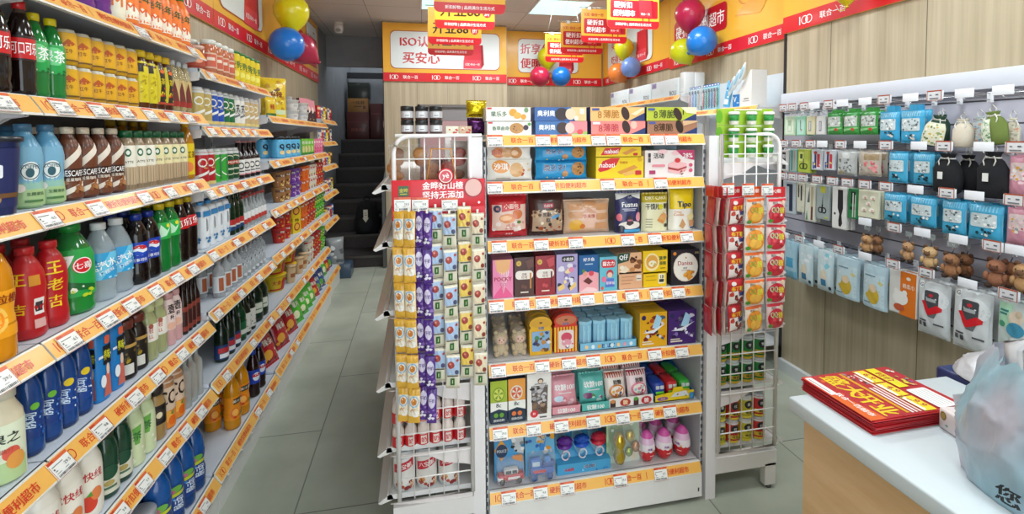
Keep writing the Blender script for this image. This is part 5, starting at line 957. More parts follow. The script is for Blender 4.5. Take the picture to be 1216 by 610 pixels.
E('carton', 'cookie_box', 'upper peach cookie box with chocolate rolls', 'cookies', 3, 735.5, 765, 302, 327, 'e8b48a', [('p', [(0, 1), (.52, 1), (.46, .62), (0, .5)], '2c4a3a'), ('t', 'Q仔', .24, .8, .28, 'ffffff', .06, .36), ('b', 3, 10, .5, .3, .95, .8, ['6a3a1c', '8a5430', '4a2614'], .16), ('p', [(.05, .1), (.3, .4), (.5, .2), (.3, .04)], 'f0dcc0'), ('e', .6, .2, .12, .1, 'c88a54'), ('e', .16, .32, .1, .1, 'f4e8d4')], d=.1, up=.065)
E('carton', 'cookie_box', 'lower peach cookie box on its side', 'cookies', 3, 737, 766, 327, 347, 'e2ac86', [('rr', .74, .45, .96, .8, 'e8ddd0', .05), ('r', .76, .55, .94, .6, '6a5a50'), ('r', .1, .5, .6, .54, 'b8805c'), ('r', .1, .3, .5, .34, 'b8805c'), ('r', .1, .7, .66, .74, 'b8805c')], d=.1)
E('carton', 'egg_roll_box', 'upper yellow snack box with cream puff picture', 'biscuits', 3, 766.5, 797, 299, 326, 'f4c918', [('e', .36, .5, .3, .4, 'f8e4a8'), ('e', .36, .52, .24, .3, 'e8a84a'), ('e', .38, .44, .16, .14, 'f8f0d8'), ('b', 3, 6, .28, .34, .5, .5, ['e8d03a', 'c8a81c'], .05), ('t', '菠萝', .8, .66, .17, '2c5a3a', .04, .3), ('t', '蛋糕', .8, .44, .15, '2c5a3a', .04, .3), ('r', .7, .2, .9, .24, '8a7a14')], d=.1, up=.0595)
E('carton', 'egg_roll_box', 'lower yellow snack box with barcode', 'biscuits', 3, 767, 796, 326, 344, 'efc318', [('rr', .64, .2, .92, .85, 'f4ecc8', .04), ('r', .68, .3, .88, .5, '3a3a30'), ('t', '18', .8, .66, .22, '4a4a2a', .04), ('r', .1, .7, .5, .75, 'b8921a'), ('r', .1, .45, .55, .5, 'b8921a')], d=.1)
E('carton', 'cookie_tin_box', 'black cookie box with round white label at the right end of fourth shelf', 'cookies', 3, 801, 836, 303, 345, '23222b', [('e', .52, .5, .44, .41, 'e8dcc8'), ('e', .52, .5, .41, .385, 'f4efe4'), ('t', 'Danisa', .5, .62, .12, 'b0303a', .03, .56), ('t', '曲奇', .5, .48, .06, '5a4a3a', .02, .5), ('r', .36, .41, .68, .42, '7a6a5a'), ('b', 5, 9, .22, .2, .82, .36, ['e8a03a', 'd08a2a', 'f0b85a'], .08), ('t', '◆', .52, .77, .06, 'c89a4a', .02), ('e', .12, .9, .06, .05, 'e0842a'), ('t', '高端', .9, .9, .06, 'c8b078', .02, .14)], d=.09, side='1b1a22')
# ---- fifth shelf
def plush_pod(label, px, y, k):
    e = empty('plush_keyring', (EX(px, y), y, ES[4]+.0006))
    b = MB(); b.ball(0, 0, .03, .023, .02, .028, 'cbb38c', 'plush'); b.ball(-.018, -.012, .012, .012, .014, .012, 'cbb38c', 'plush'); b.ball(.018, -.012, .012, .012, .014, .012, 'cbb38c', 'plush'); b.ball(-.024, -.008, .035, .009, .009, .014, 'cbb38c', 'plush'); b.ball(.024, -.008, .035, .009, .009, .014, 'cbb38c', 'plush'); obj('body', b, e)
    h = MB(); h.ball(0, -.002, .075, .03, .026, .026, 'cbb38c', 'plush'); obj('head', h, e)
    f = MB(); f.ball(0, -.02, .073, .02, .011, .017, 'eabca4', 'plastic'); f.ball(-.008, -.029, .077, .0032, .002, .0042, '241a18', 'plastic', 8, 6); f.ball(.008, -.029, .077, .0032, .002, .0042, '241a18', 'plastic', 8, 6); f.ball(0, -.0305, .07, .003, .002, .0022, 'a8605a', 'plastic', 8, 6); obj('face', f, e)
    for s_ in (-1, 1): q = MB(); q.ball(s_*.02, 0, .098, .0095, .007, .0095, 'cbb38c', 'plush', 10, 7); obj('ear', q, e)
    c = MB(); c.lathe([(.033, 0), (.034, .085), (.03, .105), (.018, .115), (.004, .119)], 'e8e2d8', 'sheer', 20, cap=False); obj('clear_cover', c, e)
    return tag(e, label, 'toy', 'plush keyrings in clear pods')
for r_ in range(3):
    for c_, px in enumerate((592.5, 616)): plush_pod('beige bear keyring in a clear pod, %s column, %s row' % (('left', 'right')[c_], ORD[r_]), px+r_*2, YE+.085+r_*.08, 0)
def diecut(key, col, band, cols, x0, x1, y0, y1, name, label, cat, nb):
    xc, w, z0, h = dims(x0, x1, y0, y1, YE+.06); b = MB(); d = .03
    pl = [(-w*.46, 0), (w*.46, 0), (w*.48, h*.66), (w*.42, h*.72)]+[(w*.5*math.cos(t)*.96, h*.8+h*.2*math.sin(t)) for t in [PI*i/12 for i in range(13)]]+[(-w*.42, h*.72), (-w*.48, h*.66)]
    b.prism(pl, -d/2, d/2, col, 'film')
    a = MB(); fn = lambda u, v, e: (u, -d/2-e-.0004, v)
    a.art(cols, w, h, fn, 'film'); kind(key, [('bag', b), ('printed_front', a)])
    for k in range(nb): place(key, name, label if k == 0 else '%s behind, %s row' % (label, ORD[k]), cat, (xc+.003*k, YE+.07+k*.045, ES[4]+.0008), 0, label+' stack')
E5 = lambda seed, c: [('e', .5, .83, .42, .12, 'd8a030'), ('e', .5, .84, .07, .025, '6a4414'), ('t', '卡牌', .5, .7, .08, '2a6ab0', .05, .5), ('rr', .12, .1, .88, .62, c[0], .04), ('b', seed, 20, .14, .1, .86, .6, c, .07)]
diecut('tatoo', 'e3ad22', '', E5(3, ['8ab0d8', '2a3a6a', 'e8e4f0', '6a4a2c', 'c8842c', '4a8a5a']), 627, 657, 376, 421, 'toy_card_bag', 'yellow die-cut toy bag on the fifth shelf', 'toy', 3)
diecut('stripebag', 'd83c2c', '', [('r', .04+.12*k, .02, .10+.12*k, .66, 'e8c83a') for k in range(8)]+[('e', .5, .83, .42, .12, 'c87a5a'), ('e', .5, .84, .07, .025, '6a4414'), ('t', '闪卡', .5, .74, .08, '2a6ab0', .05, .6), ('rr', .2, .1, .82, .58, 'f0dcd8', .06), ('e', .52, .4, .22, .12, 'd8506a'), ('e', .52, .26, .2, .09, 'e8a0b0'), ('b', 8, 6, .3, .14, .8, .3, ['4a70b0', 'f4f0f0', 'd8506a'], .05)], 658, 689, 374, 420, 'toy_card_bag', 'red and yellow striped die-cut toy bag on the fifth shelf', 'toy', 3)
tr = dims(690, 762, 407, 420, YE+.045); r = empty('display_tray', (tr[0], YE+.045, ES[4]+.0006))
b = MB(); w = tr[1]; b.box(-w/2, 0, 0, w/2, .003, .035, '7fc0e0', 'card'); b.box(-w/2, 0, 0, w/2, .3, .003, '7fc0e0', 'card'); b.box(-w/2, 0, 0, -w/2+.003, .3, .035, '7fc0e0', 'card'); b.box(w/2-.003, 0, 0, w/2, .3, .035, '7fc0e0', 'card'); obj('tray', b, r)
a = MB(); a.art([('t', 'BABY', .5, .5, .5, '1c4a8a', .05, .3)]+[('e', .12+.11*k, .5, .03, .25, c) for k, c in enumerate(['f0c890', 'e8f0f4', 'e8b04a', '9ad0e8', 'e8f0f4', 'f0c890', 'e8a0b0', 'e8f0f4'])], w, .035, lambda u, v, e_: (u, -.0004-e_, v), 'card'); obj('printed_front', a, r)
tag(r, 'light blue printed tray holding the hexagonal boxes', 'tray')
hb_ = MB(); hb_.lathe([(.0315, 0), (.0315, .105)], lambda z: '8ec6e2', 'card', 6, smooth=False); hb_.lathe([(.033, .1045), (.033, .118)], '9ed2ea', 'card', 6, smooth=False)
a = MB(); a.art([('r', 0, 0, 1, 1, 'a2d4ea'), ('t', '盲盒', .5, .85, .09, '2a5a8a', .04, .5), ('p', [(.3, .2), (.7, .2), (.75, .4), (.6, .5), (.3, .44)], 'eba8c0'), ('e', .45, .62, .14, .06, 'f0c8a0'), ('e', .6, .72, .1, .05, 'e8e4d8')], .03, .1, lambda u, v, e_: (u, -.0274-e_, v+.002), 'card'); kind('hexbox', [('box', hb_), ('printed_front', a)])
for r_ in range(3):
    for c_ in range(4): place('hexbox', 'hexagonal_box', 'light blue hexagonal box in the tray, %s from left in the %s row' % (ORD[c_], ORD[r_]), 'box', (tr[0]-.0955+c_*.0635+.0, YE+.088+r_*.07, ES[4]+.004), 0, 'hexagonal boxes in the blue tray')
mech = lambda c: [('rr', .03, .03, .97, .97, c[0], .04), ('b', 11, 26, .15, .2, .9, .85, c[1:], .09), ('p', [(.45, .55), (.62, .95), (.8, .82), (.7, .5)], 'a8d4ec'), ('p', [(.1, .42), (.5, .5), (.95, .66), (.5, .4)], 'e8e8f0'), ('e', .14, .86, .08, .07, '2a2a5a'), ('r', .08, .08, .5, .12, 'e8dcc8'), ('r', .08, .15, .42, .18, 'e8dcc8')]
E('carton', 'robot_toy_box', 'yellow robot toy box on the fifth shelf', 'toy', 4, 763, 797, 370, 411, 'e8b020', mech(['e0a51c', '7a2a1c', '2a2a3a', 'd8d4e0', 'b84a24', '4a5a7a']), d=.09, behind=1, side='d8a41c')
E('carton', 'robot_toy_box', 'purple robot toy box at the right end of fifth shelf', 'toy', 4, 798, 833, 368, 408, '4a2c74', mech(['46286e', '2a1c4a', 'e8e4f0', '8a70b8', '5a5a6a', 'd8d0e0']), d=.09, behind=1, side='3a2260')
# ---- sixth shelf
def drinkpack(x0, x1, lab, fruit, flesh, top, dots):
    E('carton', 'drink_sachet_box', lab, 'drink', 5, x0, x1, 452, 503, '24384e', [('p', [(0, 1), (1, 1), (1, .48), (0, .48)], top), ('e', .48, .68, .36, .17, fruit), ('e', .48, .68, .3, .14, flesh)]+[('p', [(.48, .68), (.48+.27*math.cos(t), .68+.125*math.sin(t)), (.48+.27*math.cos(t+.5), .68+.125*math.sin(t+.5))], fruit) for t in (0, 1.25, 2.5, 3.77, 5.0)]+[('p', [(0, .5), (1, .5), (1, .28), (.5, .34), (0, .28)], 'f2f0ea'), ('t', '8c', .48, .43, .09, '20303e', .06), ('e', .32, .2, .13, .055, dots), ('e', .66, .2, .13, .055, dots), ('t', '固体饮料', .5, .08, .06, 'e8e8e4', .03, .7)], d=.045, Y=YE+.035)
drinkpack(576.5, 598, 'lime drink sachet box with green fruit at left of sixth shelf', '7a9a2a', 'd8dc6a', 'a8bc3a', '6aa03a')
drinkpack(599, 621, 'grapefruit drink sachet box with orange fruit on sixth shelf', 'e8e0d0', 'e0684a', 'eca048', 'e07840')
E('carton', 'window_box', 'white box with window of dried fungus on sixth shelf', 'food', 5, 622.5, 653, 443, 498, 'f0ece8', [('p', [(.2, .12), (.82, .12), (.86, .74), (.16, .74)], '6a5c58'), ('b', 5, 34, .2, .36, .82, .74, ['3a3436', 'c8c4c8', '8a8488', 'a8a4a8'], .06), ('b', 6, 14, .2, .12, .8, .36, ['8a6a54', '5a4438', 'b09078'], .06), ('e', .55, .84, .12, .06, '4a3a36'), ('e', .55, .83, .09, .04, 'e8ccb4'), ('r', .3, .77, .8, .79, '8a8a88'), ('e', .28, .14, .16, .08, 'd83a44'), ('t', '鲜', .28, .14, .06, 'f8e8e8', .03), ('r', .5, .04, .8, .07, '5a5a5a')], d=.06)
def bagstack(x0, x1, y0, stem, col, txt, picc, n, key, tcol):
    xc, w, z0, h = dims(x0, x1, y0, 498, YE+.06)
    r = empty('display_tray', (xc, YE+.04, ES[5]+.0006)); b = MB(); b.box(-w/2, 0, 0, w/2, .003, .035, col, 'card'); b.box(-w/2, 0, 0, w/2, .28, .003, col, 'card'); b.box(-w/2, 0, 0, -w/2+.002, .28, .03, col, 'card'); b.box(w/2-.002, 0, 0, w/2, .28, .03, col, 'card'); obj('tray', b, r)
    a = MB(); a.art([('t', txt, .5, .5, .6, 'f4f4f2', .05, .8)], w, .035, lambda u, v, e_: (u, -.0004-e_, v), 'card'); obj('printed_front', a, r); tag(r, 'small %s card tray under the %ss' % (tcol, stem.split(' on ')[0]), 'tray')
    bag(key, w*.93, .125, .035, col, [('t', txt, .55, .66, .2, 'f4f4f2', .06, .8), ('r', .3, .46, .8, .49, 'e8e0e0'), ('e', .3, .3, .2, .1, picc[0]), ('b', 3, 6, .4, .12, .85, .34, picc, .08)], crimp=.006)
    for k in range(n): place(key, 'candy_bag', stem+', %s from the front' % ORD[k], 'candy', (xc, YE+.075+k*.05, ES[5]+.006+k*.012), 0, stem+'s', (-.25, 0, 0))
bagstack(654.5, 691, 438, 'pink candy bag on sixth shelf', 'e29aa6', '软糖100', ['c8e0f0', 'f0d0d4', 'd87a8c'], 4, 'pinkcandy', 'pink')
bagstack(692, 727, 438, 'teal candy bag on sixth shelf', '5cb8b0', '软糖100', ['7a3a6a', '4a8a4a', '9a4a7a', 'b8e0d8'], 3, 'tealcandy', 'teal')
xa = dims(727, 782, 478, 496, YE+.045); r = empty('display_tray', (xa[0], YE+.04, ES[5]+.0006)); w = xa[1]; b = MB(); b.box(-w/2, 0, 0, w/2, .003, .042, 'ece6e2', 'card'); b.box(-w/2, 0, 0, w/2, .28, .003, 'ece6e2', 'card'); obj('tray', b, r)
a = MB(); a.art([('r', .02, .1, .14, .8, '3a2a24'), ('e', .08, .7, .05, .2, 'd8884a'), ('e', .36, .5, .12, .4, 'b83a2c'), ('t', '糖', .36, .5, .5, 'f4d8b0', .05), ('r', .55, .1, .66, .8, '4a2a34'), ('e', .6, .75, .05, .2, '5aa03a'), ('e', .84, .5, .12, .4, 'c02a3a'), ('t', '糖', .84, .5, .5, 'f4e8e0', .05)], w, .042, lambda u, v, e_: (u, -.0004-e_, v), 'card'); obj('printed_front', a, r); tag(r, 'white card tray under the striped gummy bags', 'tray')
for key, px, col, c2, lab, tc in (('gummya', 740.5, 'f0e4dc', ['d8884a', 'c83a2c', 'e8b04a', '3a5a8a'], 'white and orange gummy bag with mushroom top', 'd85a34'), ('gummyb', 768.5, 'f4dce0', ['e0788c', 'c8d8a0', 'a8d0d8', 'c83a54'], 'white and pink gummy bag with striped top', 'c03444')):
    bag(key, w*.47, .115, .04, col, [('r', 0, .82, 1, 1, tc)]+[('r', .04+k*.12, .82, .1+k*.12, 1, 'f0e8e4') for k in range(8)]+[('e', .5, .34, .4, .24, c2[0]), ('t', '软糖', .55, .66, .16, '2a2024', .05, .6), ('e', .52, .34, .32, .18, 'f8ece4'), ('b', 7, 14, .25, .16, .8, .5, c2, .08)], crimp=.006, seed=2)
    p = Vector((EX(px, YE+.08), 0, 0))
    for k in range(3): place(key, 'gummy_bag', lab+', %s from the front' % ORD[k], 'candy', (p.x, YE+.08+k*.055, ES[5]+.006+k*.014), 0, lab+'s', (-.3, 0, 0))
xa = dims(784, 833, 446, 490, YE+.045); r = empty('toy_bus_box', (xa[0], YE+.04, ES[5]+.0006)); w = xa[1]
b = MB(); b.box(-w/2, 0, 0, w/2, .28, .004, 'e8c81c', 'card'); b.prism([(-w/2, 0), (w/2, 0), (w/2, .04), (w*.25, .04), (w*.2, .06), (-w*.02, .06), (-w*.06, .04), (-w/2, .03)], 0, .003, 'e8c81c', 'card'); b.prism([(0, 0), (.28, 0), (.28, .11), (0, .03)], -w/2, -w/2+.003, '2f7ac0', 'card', 'x'); b.prism([(0, 0), (.28, 0), (.28, .11), (0, .03)], w/2-.003, w/2, '2f7ac0', 'card', 'x'); b.box(-w/2, .27, 0, w/2, .28, .14, '2a86c8', 'card'); obj('tray', b, r)
a = MB(); a.art([('e', .2, .25, .14, .14, '8a4aa0'), ('t', '公交', .2, .25, .16, 'f0e03a', .05), ('p', [(.4, .3), (.86, .3), (.8, .7), (.5, .62)], 'd8dce0'), ('b', 3, 8, .45, .3, .95, .55, ['9aa4ac', '5a9a3a', 'e07a2a'], .08), ('r', .88, .05, .98, .5, '3a8ac0')], w, .06, lambda u, v, e_: (u, -.0004-e_, v), 'card'); obj('printed_front', a, r)
tag(r, 'yellow and blue display box holding toy buses', 'box')
def bus(col, lab, x, y):
    e = empty('toy_bus', (x, y, ES[5]+.0052)); b = MB(); b.box(-.026, -.045, .012, .026, .045, .074, col, 'plastic', .012); obj('body', b, e)
    g = MB(); g.box(-.019, -.0462, .046, -.002, -.044, .062, 'cfd6da', 'plastic', .002); g.box(.002, -.0462, .046, .019, -.044, .062, 'cfd6da', 'plastic', .002); obj('windscreen', g, e)
    g = MB(); g.box(-.02, -.047, .024, .02, -.0445, .036, '6ac83a' if col != '3aa83c' else 'e8d03a', 'plastic', .002); obj('grille', g, e)
    for sx in (-1, 1):
        for sy in (-.028, .028): wv = MB(); wv.lathe([(.011, -.005), (.011, .005)], '1c1c1e', 'plastic', 14); wv.v = [(sx*.0225+z, sy+y_, .011+x_) for x_, y_, z in wv.v]; obj('wheel', wv, e)
    return tag(e, lab, 'toy', 'toy buses in the yellow box')
for px, c, nm in ((792.5, '2444a0', 'blue'), (808.5, 'c8282c', 'red'), (824.5, '3aa83c', 'green')):
    p = Vector((EX(px, YE+.1), 0, 0)); bus(c, '%s toy bus in the yellow display box' % nm, p.x, YE+.10)
    bus(c, '%s toy bus in the second row of the display box' % nm, p.x+.002, YE+.20)
# ---- bottom shelf
Zb = ES[6]+.0006
def blister(key, name, label, x0, x1, y0, y1, col, art, toy, win):
    xc, w, z0, h = dims(x0, x1, y0, y1, YE+.05); r = empty(name, (xc, YE+.075, Zb))
    obj('card', MB().box(-w/2, .0, 0, w/2, .003, h, col, 'card'), r); a = MB(); a.art(art, w, h, lambda u, v, e_: (u, -.0005-e_, v), 'card'); obj('printed_front', a, r)
    t = MB(); toy(t, w, h); obj('toy', t, r)
    c = MB(); c.box(-w*win, -.048, .006, w*win, -.002, h*(.9 if key == 'goldcard' else .5), 'e8ecf0', 'sheer', .008); obj('blister', c, r); r.rotation_euler = (-.05, 0, 0)
    return tag(r, label, 'toy')
def car(t, w, h):
    t.box(-w*.43, -.04, .017, w*.45, -.006, .042, 'c02430', 'plastic', .006); t.box(-w*.22, -.037, .04, w*.26, -.009, .062, 'e4e2e2', 'plastic', .006); t.box(-w*.45, -.0405, .02, -w*.24, -.0055, .036, 'e8e4e4', 'plastic', .004); t.box(-w*.17, -.0378, .045, w*.02, -.0368, .058, '3a4048', 'plastic'); t.box(w*.05, -.0378, .045, w*.21, -.0368, .058, '3a4048', 'plastic'); t.box(-w*.1, -.0412, .024, w*.3, -.0402, .034, 'f0e8e8', 'plastic')
    for x in (-w*.28, w*.28):
        for y in (-.039, -.009): k = len(t.v); t.lathe([(.0115, -.003), (.0115, .003)], '1a1a1c', 'plastic', 14); t.v[k:] = [(x+a_, y+c_, .0165+b_) for a_, b_, c_ in t.v[k:]]
blister('carcard', 'toy_car_pack', 'toy police car in a blue and orange blister card', 583, 621, 521, 577, '4a9ad0', [('p', [(.5, 1), (1, 1), (1, .5), (.7, .55)], 'c8ccd0'), ('p', [(.3, .95), (.6, 1), (.7, .8)], '5a9a4a'), ('p', [(.24, .38), (.48, .62), (.24, .84), (.0, .62)], 'e8a02a'), ('e', .25, .6, .2, .14, '2a3a5a'), ('t', 'POLICE', .25, .6, .06, 'e8ecf0', .02, .32), ('e', .1, .9, .07, .05, 'd83a2c'), ('b', 3, 12, .55, .45, .98, .95, ['2a2c34', 'e8e8e8', '3a7ab0', '8a8c90'], .05)]+[('p', [(.6+.08*k, .42), (.64+.08*k, .5), (.98, .36+.03*k), (.95, .33+.03*k)], 'e8902a') for k in range(4)], car, .47)
def truck(t, w, h):
    t.box(-w*.38, -.038, .022, w*.4, -.006, .05, '2a62b8', 'plastic', .006); t.box(-w*.38, -.036, .05, -w*.02, -.01, .086, '3a7ad0', 'plastic', .005); t.box(w*.06, -.032, .05, w*.44, -.012, .07, '2a56a0', 'plastic', .005); t.box(w*.1, -.03, .068, w*.3, -.014, .09, '4a90d8', 'plastic', .004); t.box(-w*.3, -.0392, .032, w*.12, -.0375, .044, 'c8302c', 'plastic'); t.box(-w*.32, -.0372, .06, -w*.08, -.036, .078, 'c8d8e4', 'plastic')
    for x in (-w*.27, w*.25):
        for y in (-.037, -.008): k = len(t.v); t.lathe([(.0145, -.004), (.0145, .004)], '24509a', 'plastic', 14); t.v[k:] = [(x+a_, y+c_, .0155+b_) for a_, b_, c_ in t.v[k:]]
blister('truckcard', 'toy_truck_pack', 'blue toy truck in a blister card on the bottom shelf', 623, 661, 514, 571, '6ab0d8', [('b', 5, 24, .02, .45, .98, .98, ['e8e4d8', 'e0902a', '3a3a44', '2a62b8', 'c8ccd0', '8a5a30'], .07), ('p', [(.48, .5), (.6, .95), (.76, .9), (.64, .48)], '3a86d0'), ('t', '变形', .6, .72, .1, 'f0c83a', .05, .3, 1.2), ('p', [(.86, .7), (1, .7), (1, .98), (.86, .98)], 'e8a02a')], truck, .46)
# lollipop tray
xc, w, z0, h = dims(662, 730, 512, 569, YE+.06); r = empty('lollipop_box', (xc, YE+.05, Zb)); b = MB()
b.prism([(0, 0), (.16, 0), (.16, .155), (.15, .155), (.035, .05), (0, .045)], -w/2, w/2, '4aa4d4', 'card', 'x'); obj('display_box', b, r)
a = MB(); a.art([('t', '水晶糖', .22, .45, .3, 'd8343c', .05, .26), ('t', '戒指糖', .6, .55, .36, 'f0f4f8', .08, .36), ('t', '戒指糖', .6, .55, .34, '2a3a6a', .03, .34), ('b', 3, 6, .3, .1, .95, .3, ['8ad0ec', '2a7ab8'], .12)], w, .045, lambda u, v, e_: (u, -.0005-e_, v), 'card'); obj('printed_front', a, r)
a = MB(); a.art([('e', .18, .5, .12, .44, '9ad4ee'), ('e', .5, .5, .12, .44, '9ad4ee'), ('e', .82, .5, .12, .44, '9ad4ee')], w, .12, lambda u, v, e_: (u, .035+v*.74-.001-e_, .05+v*.69+e_), 'card'); obj('printed_slope', a, r)
tag(r, 'blue sloping display box of big ring lollipops', 'box')
for k, (c, nm) in enumerate((('6a2a9a', 'purple'), ('1c58c8', 'blue'), ('d02440', 'red'))):
    l = empty('ring_lollipop', (xc+(k-1)*w*.32, YE+.094, Zb+.006)); g = MB(); g.lathe([(.004, -.010), (.018, .0), (.031, .018), (.0362, .03), (.031, .042), (.018, .052), (.003, .056)], c, 'liquid', 12, smooth=False); g.v = [(x, y*.8-z*.35, z*.9+.095) for x, y, z in g.v]; obj('candy', g, l)
    g = MB(); g.lathe([(.02, 0), (.03, .004), (.035, .014)], c, 'plastic', 18); g.v = [(x, y*.8-.006, z+.088) for x, y, z in g.v]; obj('holder', g, l)
    g = MB(); g.tube([(.017*math.cos(t), -.026, .066+.02*math.sin(t)) for t in [2*PI*i/16 for i in range(16)]], .0035, 'e8d8e4' if k != 1 else 'd8dce8', 'plastic', 6, True); obj('ring', g, l)
    tag(l, '%s ring lollipop in the blue sloping box' % nm, 'candy', 'ring lollipops')
def goldtoy(t, w, h):
    t.lathe([(.018, .02), (.027, .05), (.018, .08), (.028, .115), (.02, .142), (.006, .155)], 'c8a83a', 'foil', 14, cx=-w*.2, cy=-.03); t.ball(w*.14, -.026, .128, .022, .016, .024, 'd8c04a', 'foil'); t.ball(w*.3, -.026, .08, .02, .016, .024, 'c88a5a', 'foil'); t.ball(w*.1, -.026, .06, .018, .014, .02, '9ab04a', 'foil')
blister('goldcard', 'toy_blister_pack', 'green card with golden toy pieces on the bottom shelf', 728, 770, 501, 558, 'b8d4a8', [('r', 0, .0, 1, .16, 'd8e8d4'), ('t', '奇趣', .35, .08, .09, '3a6a8a', .04, .5), ('e', .8, .12, .12, .1, 'e8dcc0'), ('e', .3, .55, .22, .34, '8ab070'), ('r', .4, .92, .6, .99, '4a4a48'), ('b', 4, 8, .05, .2, .95, .9, ['c8e0b8', '9ac088', 'e0ecd8'], .08)], goldtoy, .47)
egg = MB(); egg.lathe([(a*1.02, b*1.24) for a, b in ((.008, 0), (.024, .006), (.034, .022), (.0375, .042), (.0375, .05), (.035, .068), (.028, .088), (.018, .102), (.006, .109))], lambda z: 'c8202c' if z < .045 else ('f0e6ec' if z < .078 else ('e8c0dc' if z < .1 else 'd858a8')), 'plastic', 22)
ea = MB(); efn = lambda u, v, e_: (.0386*math.sin(u/.0382), -(.039+e_)*math.cos(u/.0382), .032+v)
ea.art([('p', [(-.1, .0), (1.1, .0), (1.1, .5), (.85, .4), (.7, .52), (.5, .38), (.3, .52), (.15, .4), (-.1, .5)], 'c8202c'), ('t', '奇趣', .42, .72, .2, '7a3a9a', .05, .4), ('t', '蛋', .7, .55, .18, 'e8b03a', .05), ('r', .4, .1, .75, .16, 'f0d8d4')], .06, .05, efn, 'plastic', maxe=.01); kind('egg', [('shell', egg), ('printed_label', ea)])
for r_ in range(2):
    for k, px in enumerate((778, 800, 823)):
        p = Vector((EX(px, YE+.075), 0, 0)); place('egg', 'surprise_egg', 'pink and red surprise egg, %s from left%s' % (ORD[k], '' if r_ == 0 else ' in the row behind'), 'toy', (p.x+r_*.004, YE+.072+r_*.082, Zb), (.1, 0, -.9)[k], 'surprise eggs on the bottom shelf')

# ---- the two side shelf rows seen end-on
def side_row(label, xin, sgn, levels):
    """xin: X of the upright side next to the stand; sgn -1 faces the left aisle, +1 the right"""
    e = empty('shelf_row', (xin, YE, 0)); W = .305
    def bx(m, a, b_, c, d, f, g, col, mat='painted', bev=0):
        x0, x1 = sorted((sgn*a, sgn*d)); return m.box(x0, b_, c, x1, f, g, col, mat, bev)
    for yy, nm in ((.0, 'upright'), (1.8, 'upright')):
        m = MB(); bx(m, -.002, yy, 0, .046, yy+.04, 1.62, 'e6e2e4')
        obj(nm, m, e)
    m = MB(); bx(m, -.004, .04, .1, .004, 1.8, 1.6, 'd4d2d2'); obj('back_panel', m, e)
    m = MB(); bx(m, .046, .0, .11, .36, .03, .18, 'e2dedd'); bx(m, .30, .0, .02, .355, .03, .12, 'e2dedd'); obj('base_leg', m, e)
    m = MB(); m.lathe([(.012, 0), (.014, .012), (.006, .02)], '6a6a70', 'chrome', 12, cx=sgn*.33, cy=.015); obj('levelling_foot', m, e)
    for i, z in enumerate(levels):
        m = MB(); bx(m, .046, .03, z-.02, .385, 1.8, z, 'e4e4e4'); sh = obj('shelf_board', m, e)
        m = MB(); pl = [(.05, z-.02), (.05, z-.095), (.09, z-.085), (.16, z-.07), (.22, z-.035), (.3, z-.03), (.37, z-.02)]
        m.prism([(sgn*x, zz) for x, zz in pl], .005, .009, 'e6dfdf', 'painted'); m.prism([(sgn*x, zz) for x, zz in [(.37, z+.006), (.42, z-.03), (.41, z-.036), (.36, z-.02)]], .03, 1.8, 'dcd8d4', 'plastic'); obj('bracket', m, sh)
        for s2 in (): pass
    g = MB(); x0, x1, z0, z1 = .05, .335, .215, 1.625; r = .06
    arc = [(x1-r+r*math.sin(t), z1-r+r*math.cos(t)) for t in [PI/2*i/6 for i in range(7)]]
    fr = [(x0, z0), (x0, z1)]+arc+[(x1, z0)]
    g.tube([(sgn*x, -.012, z) for x, z in fr], .0085, 'efeaea', 'painted', 8, True)
    n = 4
    for k in range(1, n+1): x = x0+(x1-x0)*k/(n+1); g.tube([(sgn*x, -.012, z0), (sgn*x, -.012, z1)], .0026, 'f2eeee', 'painted', 6)
    k = 0; z = z0+.085
    while z < z1-.05: g.tube([(sgn*x0, -.0125, z), (sgn*x1, -.0125, z)], .0026, 'f2eeee', 'painted', 6); z += .0885
    obj('wire_side_panel', g, e)
    return tag(e, label, 'shelf')
side_row('white shelf row with wire end panel at left of the snack stand', .240, -1, [.215, .405, .665, .95, 1.22, 1.44])
side_row('white shelf row with wire end panel at right of the snack stand', 1.228, 1, [.225, .50, .78, 1.02, 1.26, 1.52])
# left row goods
LX = lambda px, Y=1.88: onY(px, 400, Y).x
j = MB(); j.lathe([(.023, 0), (.025, .004), (.025, .036), (.023, .04)], '5a3a34', 'liquid', 16); c = MB(); c.lathe([(.0255, .036), (.0255, .052), (.024, .054)], '1f2022', 'plastic', 18); l = MB(); l.lathe([(.0254, .008), (.0254, .034)], 'b8b4b8', 'card', 16, cap=False); l.art([('r', .2, .1, .8, .9, 'd8d8dc'), ('r', .3, .3, .7, .4, '55555a')], .04, .026, cyl_fn(.026, .008), 'card', maxe=.01); kind('minijar', [('container', j), ('cap', c), ('label', l)])
top = MB()
tt = empty('top_board', (.05, 2.1, 1.622))
obj('board', MB().box(-.14, -.27, 0, .19, .8, .012, 'e6e4e2', 'painted', .002), tt); tag(tt, 'white board on top of the left shelf row under small jars', 'board')
for r_ in range(2):
    for t_ in range(2):
        for k in range(3): place('minijar', 'small_jar', 'small jar with black lid, %s from left, %s, %s row' % (ORD[k], ('lower tier', 'upper tier')[t_], ('front', 'back')[r_]), 'jar', (-.045+k*.056, 1.90+r_*.056, 1.6345+t_*.0545), 0, 'small jars with black lids')
for k, (c1, px) in enumerate((('d8d4c0', 0), ('c8a888', .05))):
    carton('flatp%d' % k, .05, .03, .06, c1, [('b', 3, 8, .1, .1, .9, .9, ['4a8ab0', 'c03a30', 'e8e0c8'], .2)]); place('flatp%d' % k, 'snack_box', 'tiny %s snack box beside the jar stacks' % ('white', 'tan')[k], 'box', (.135+px*.0+k*.052-.005, 1.92, 1.6345))
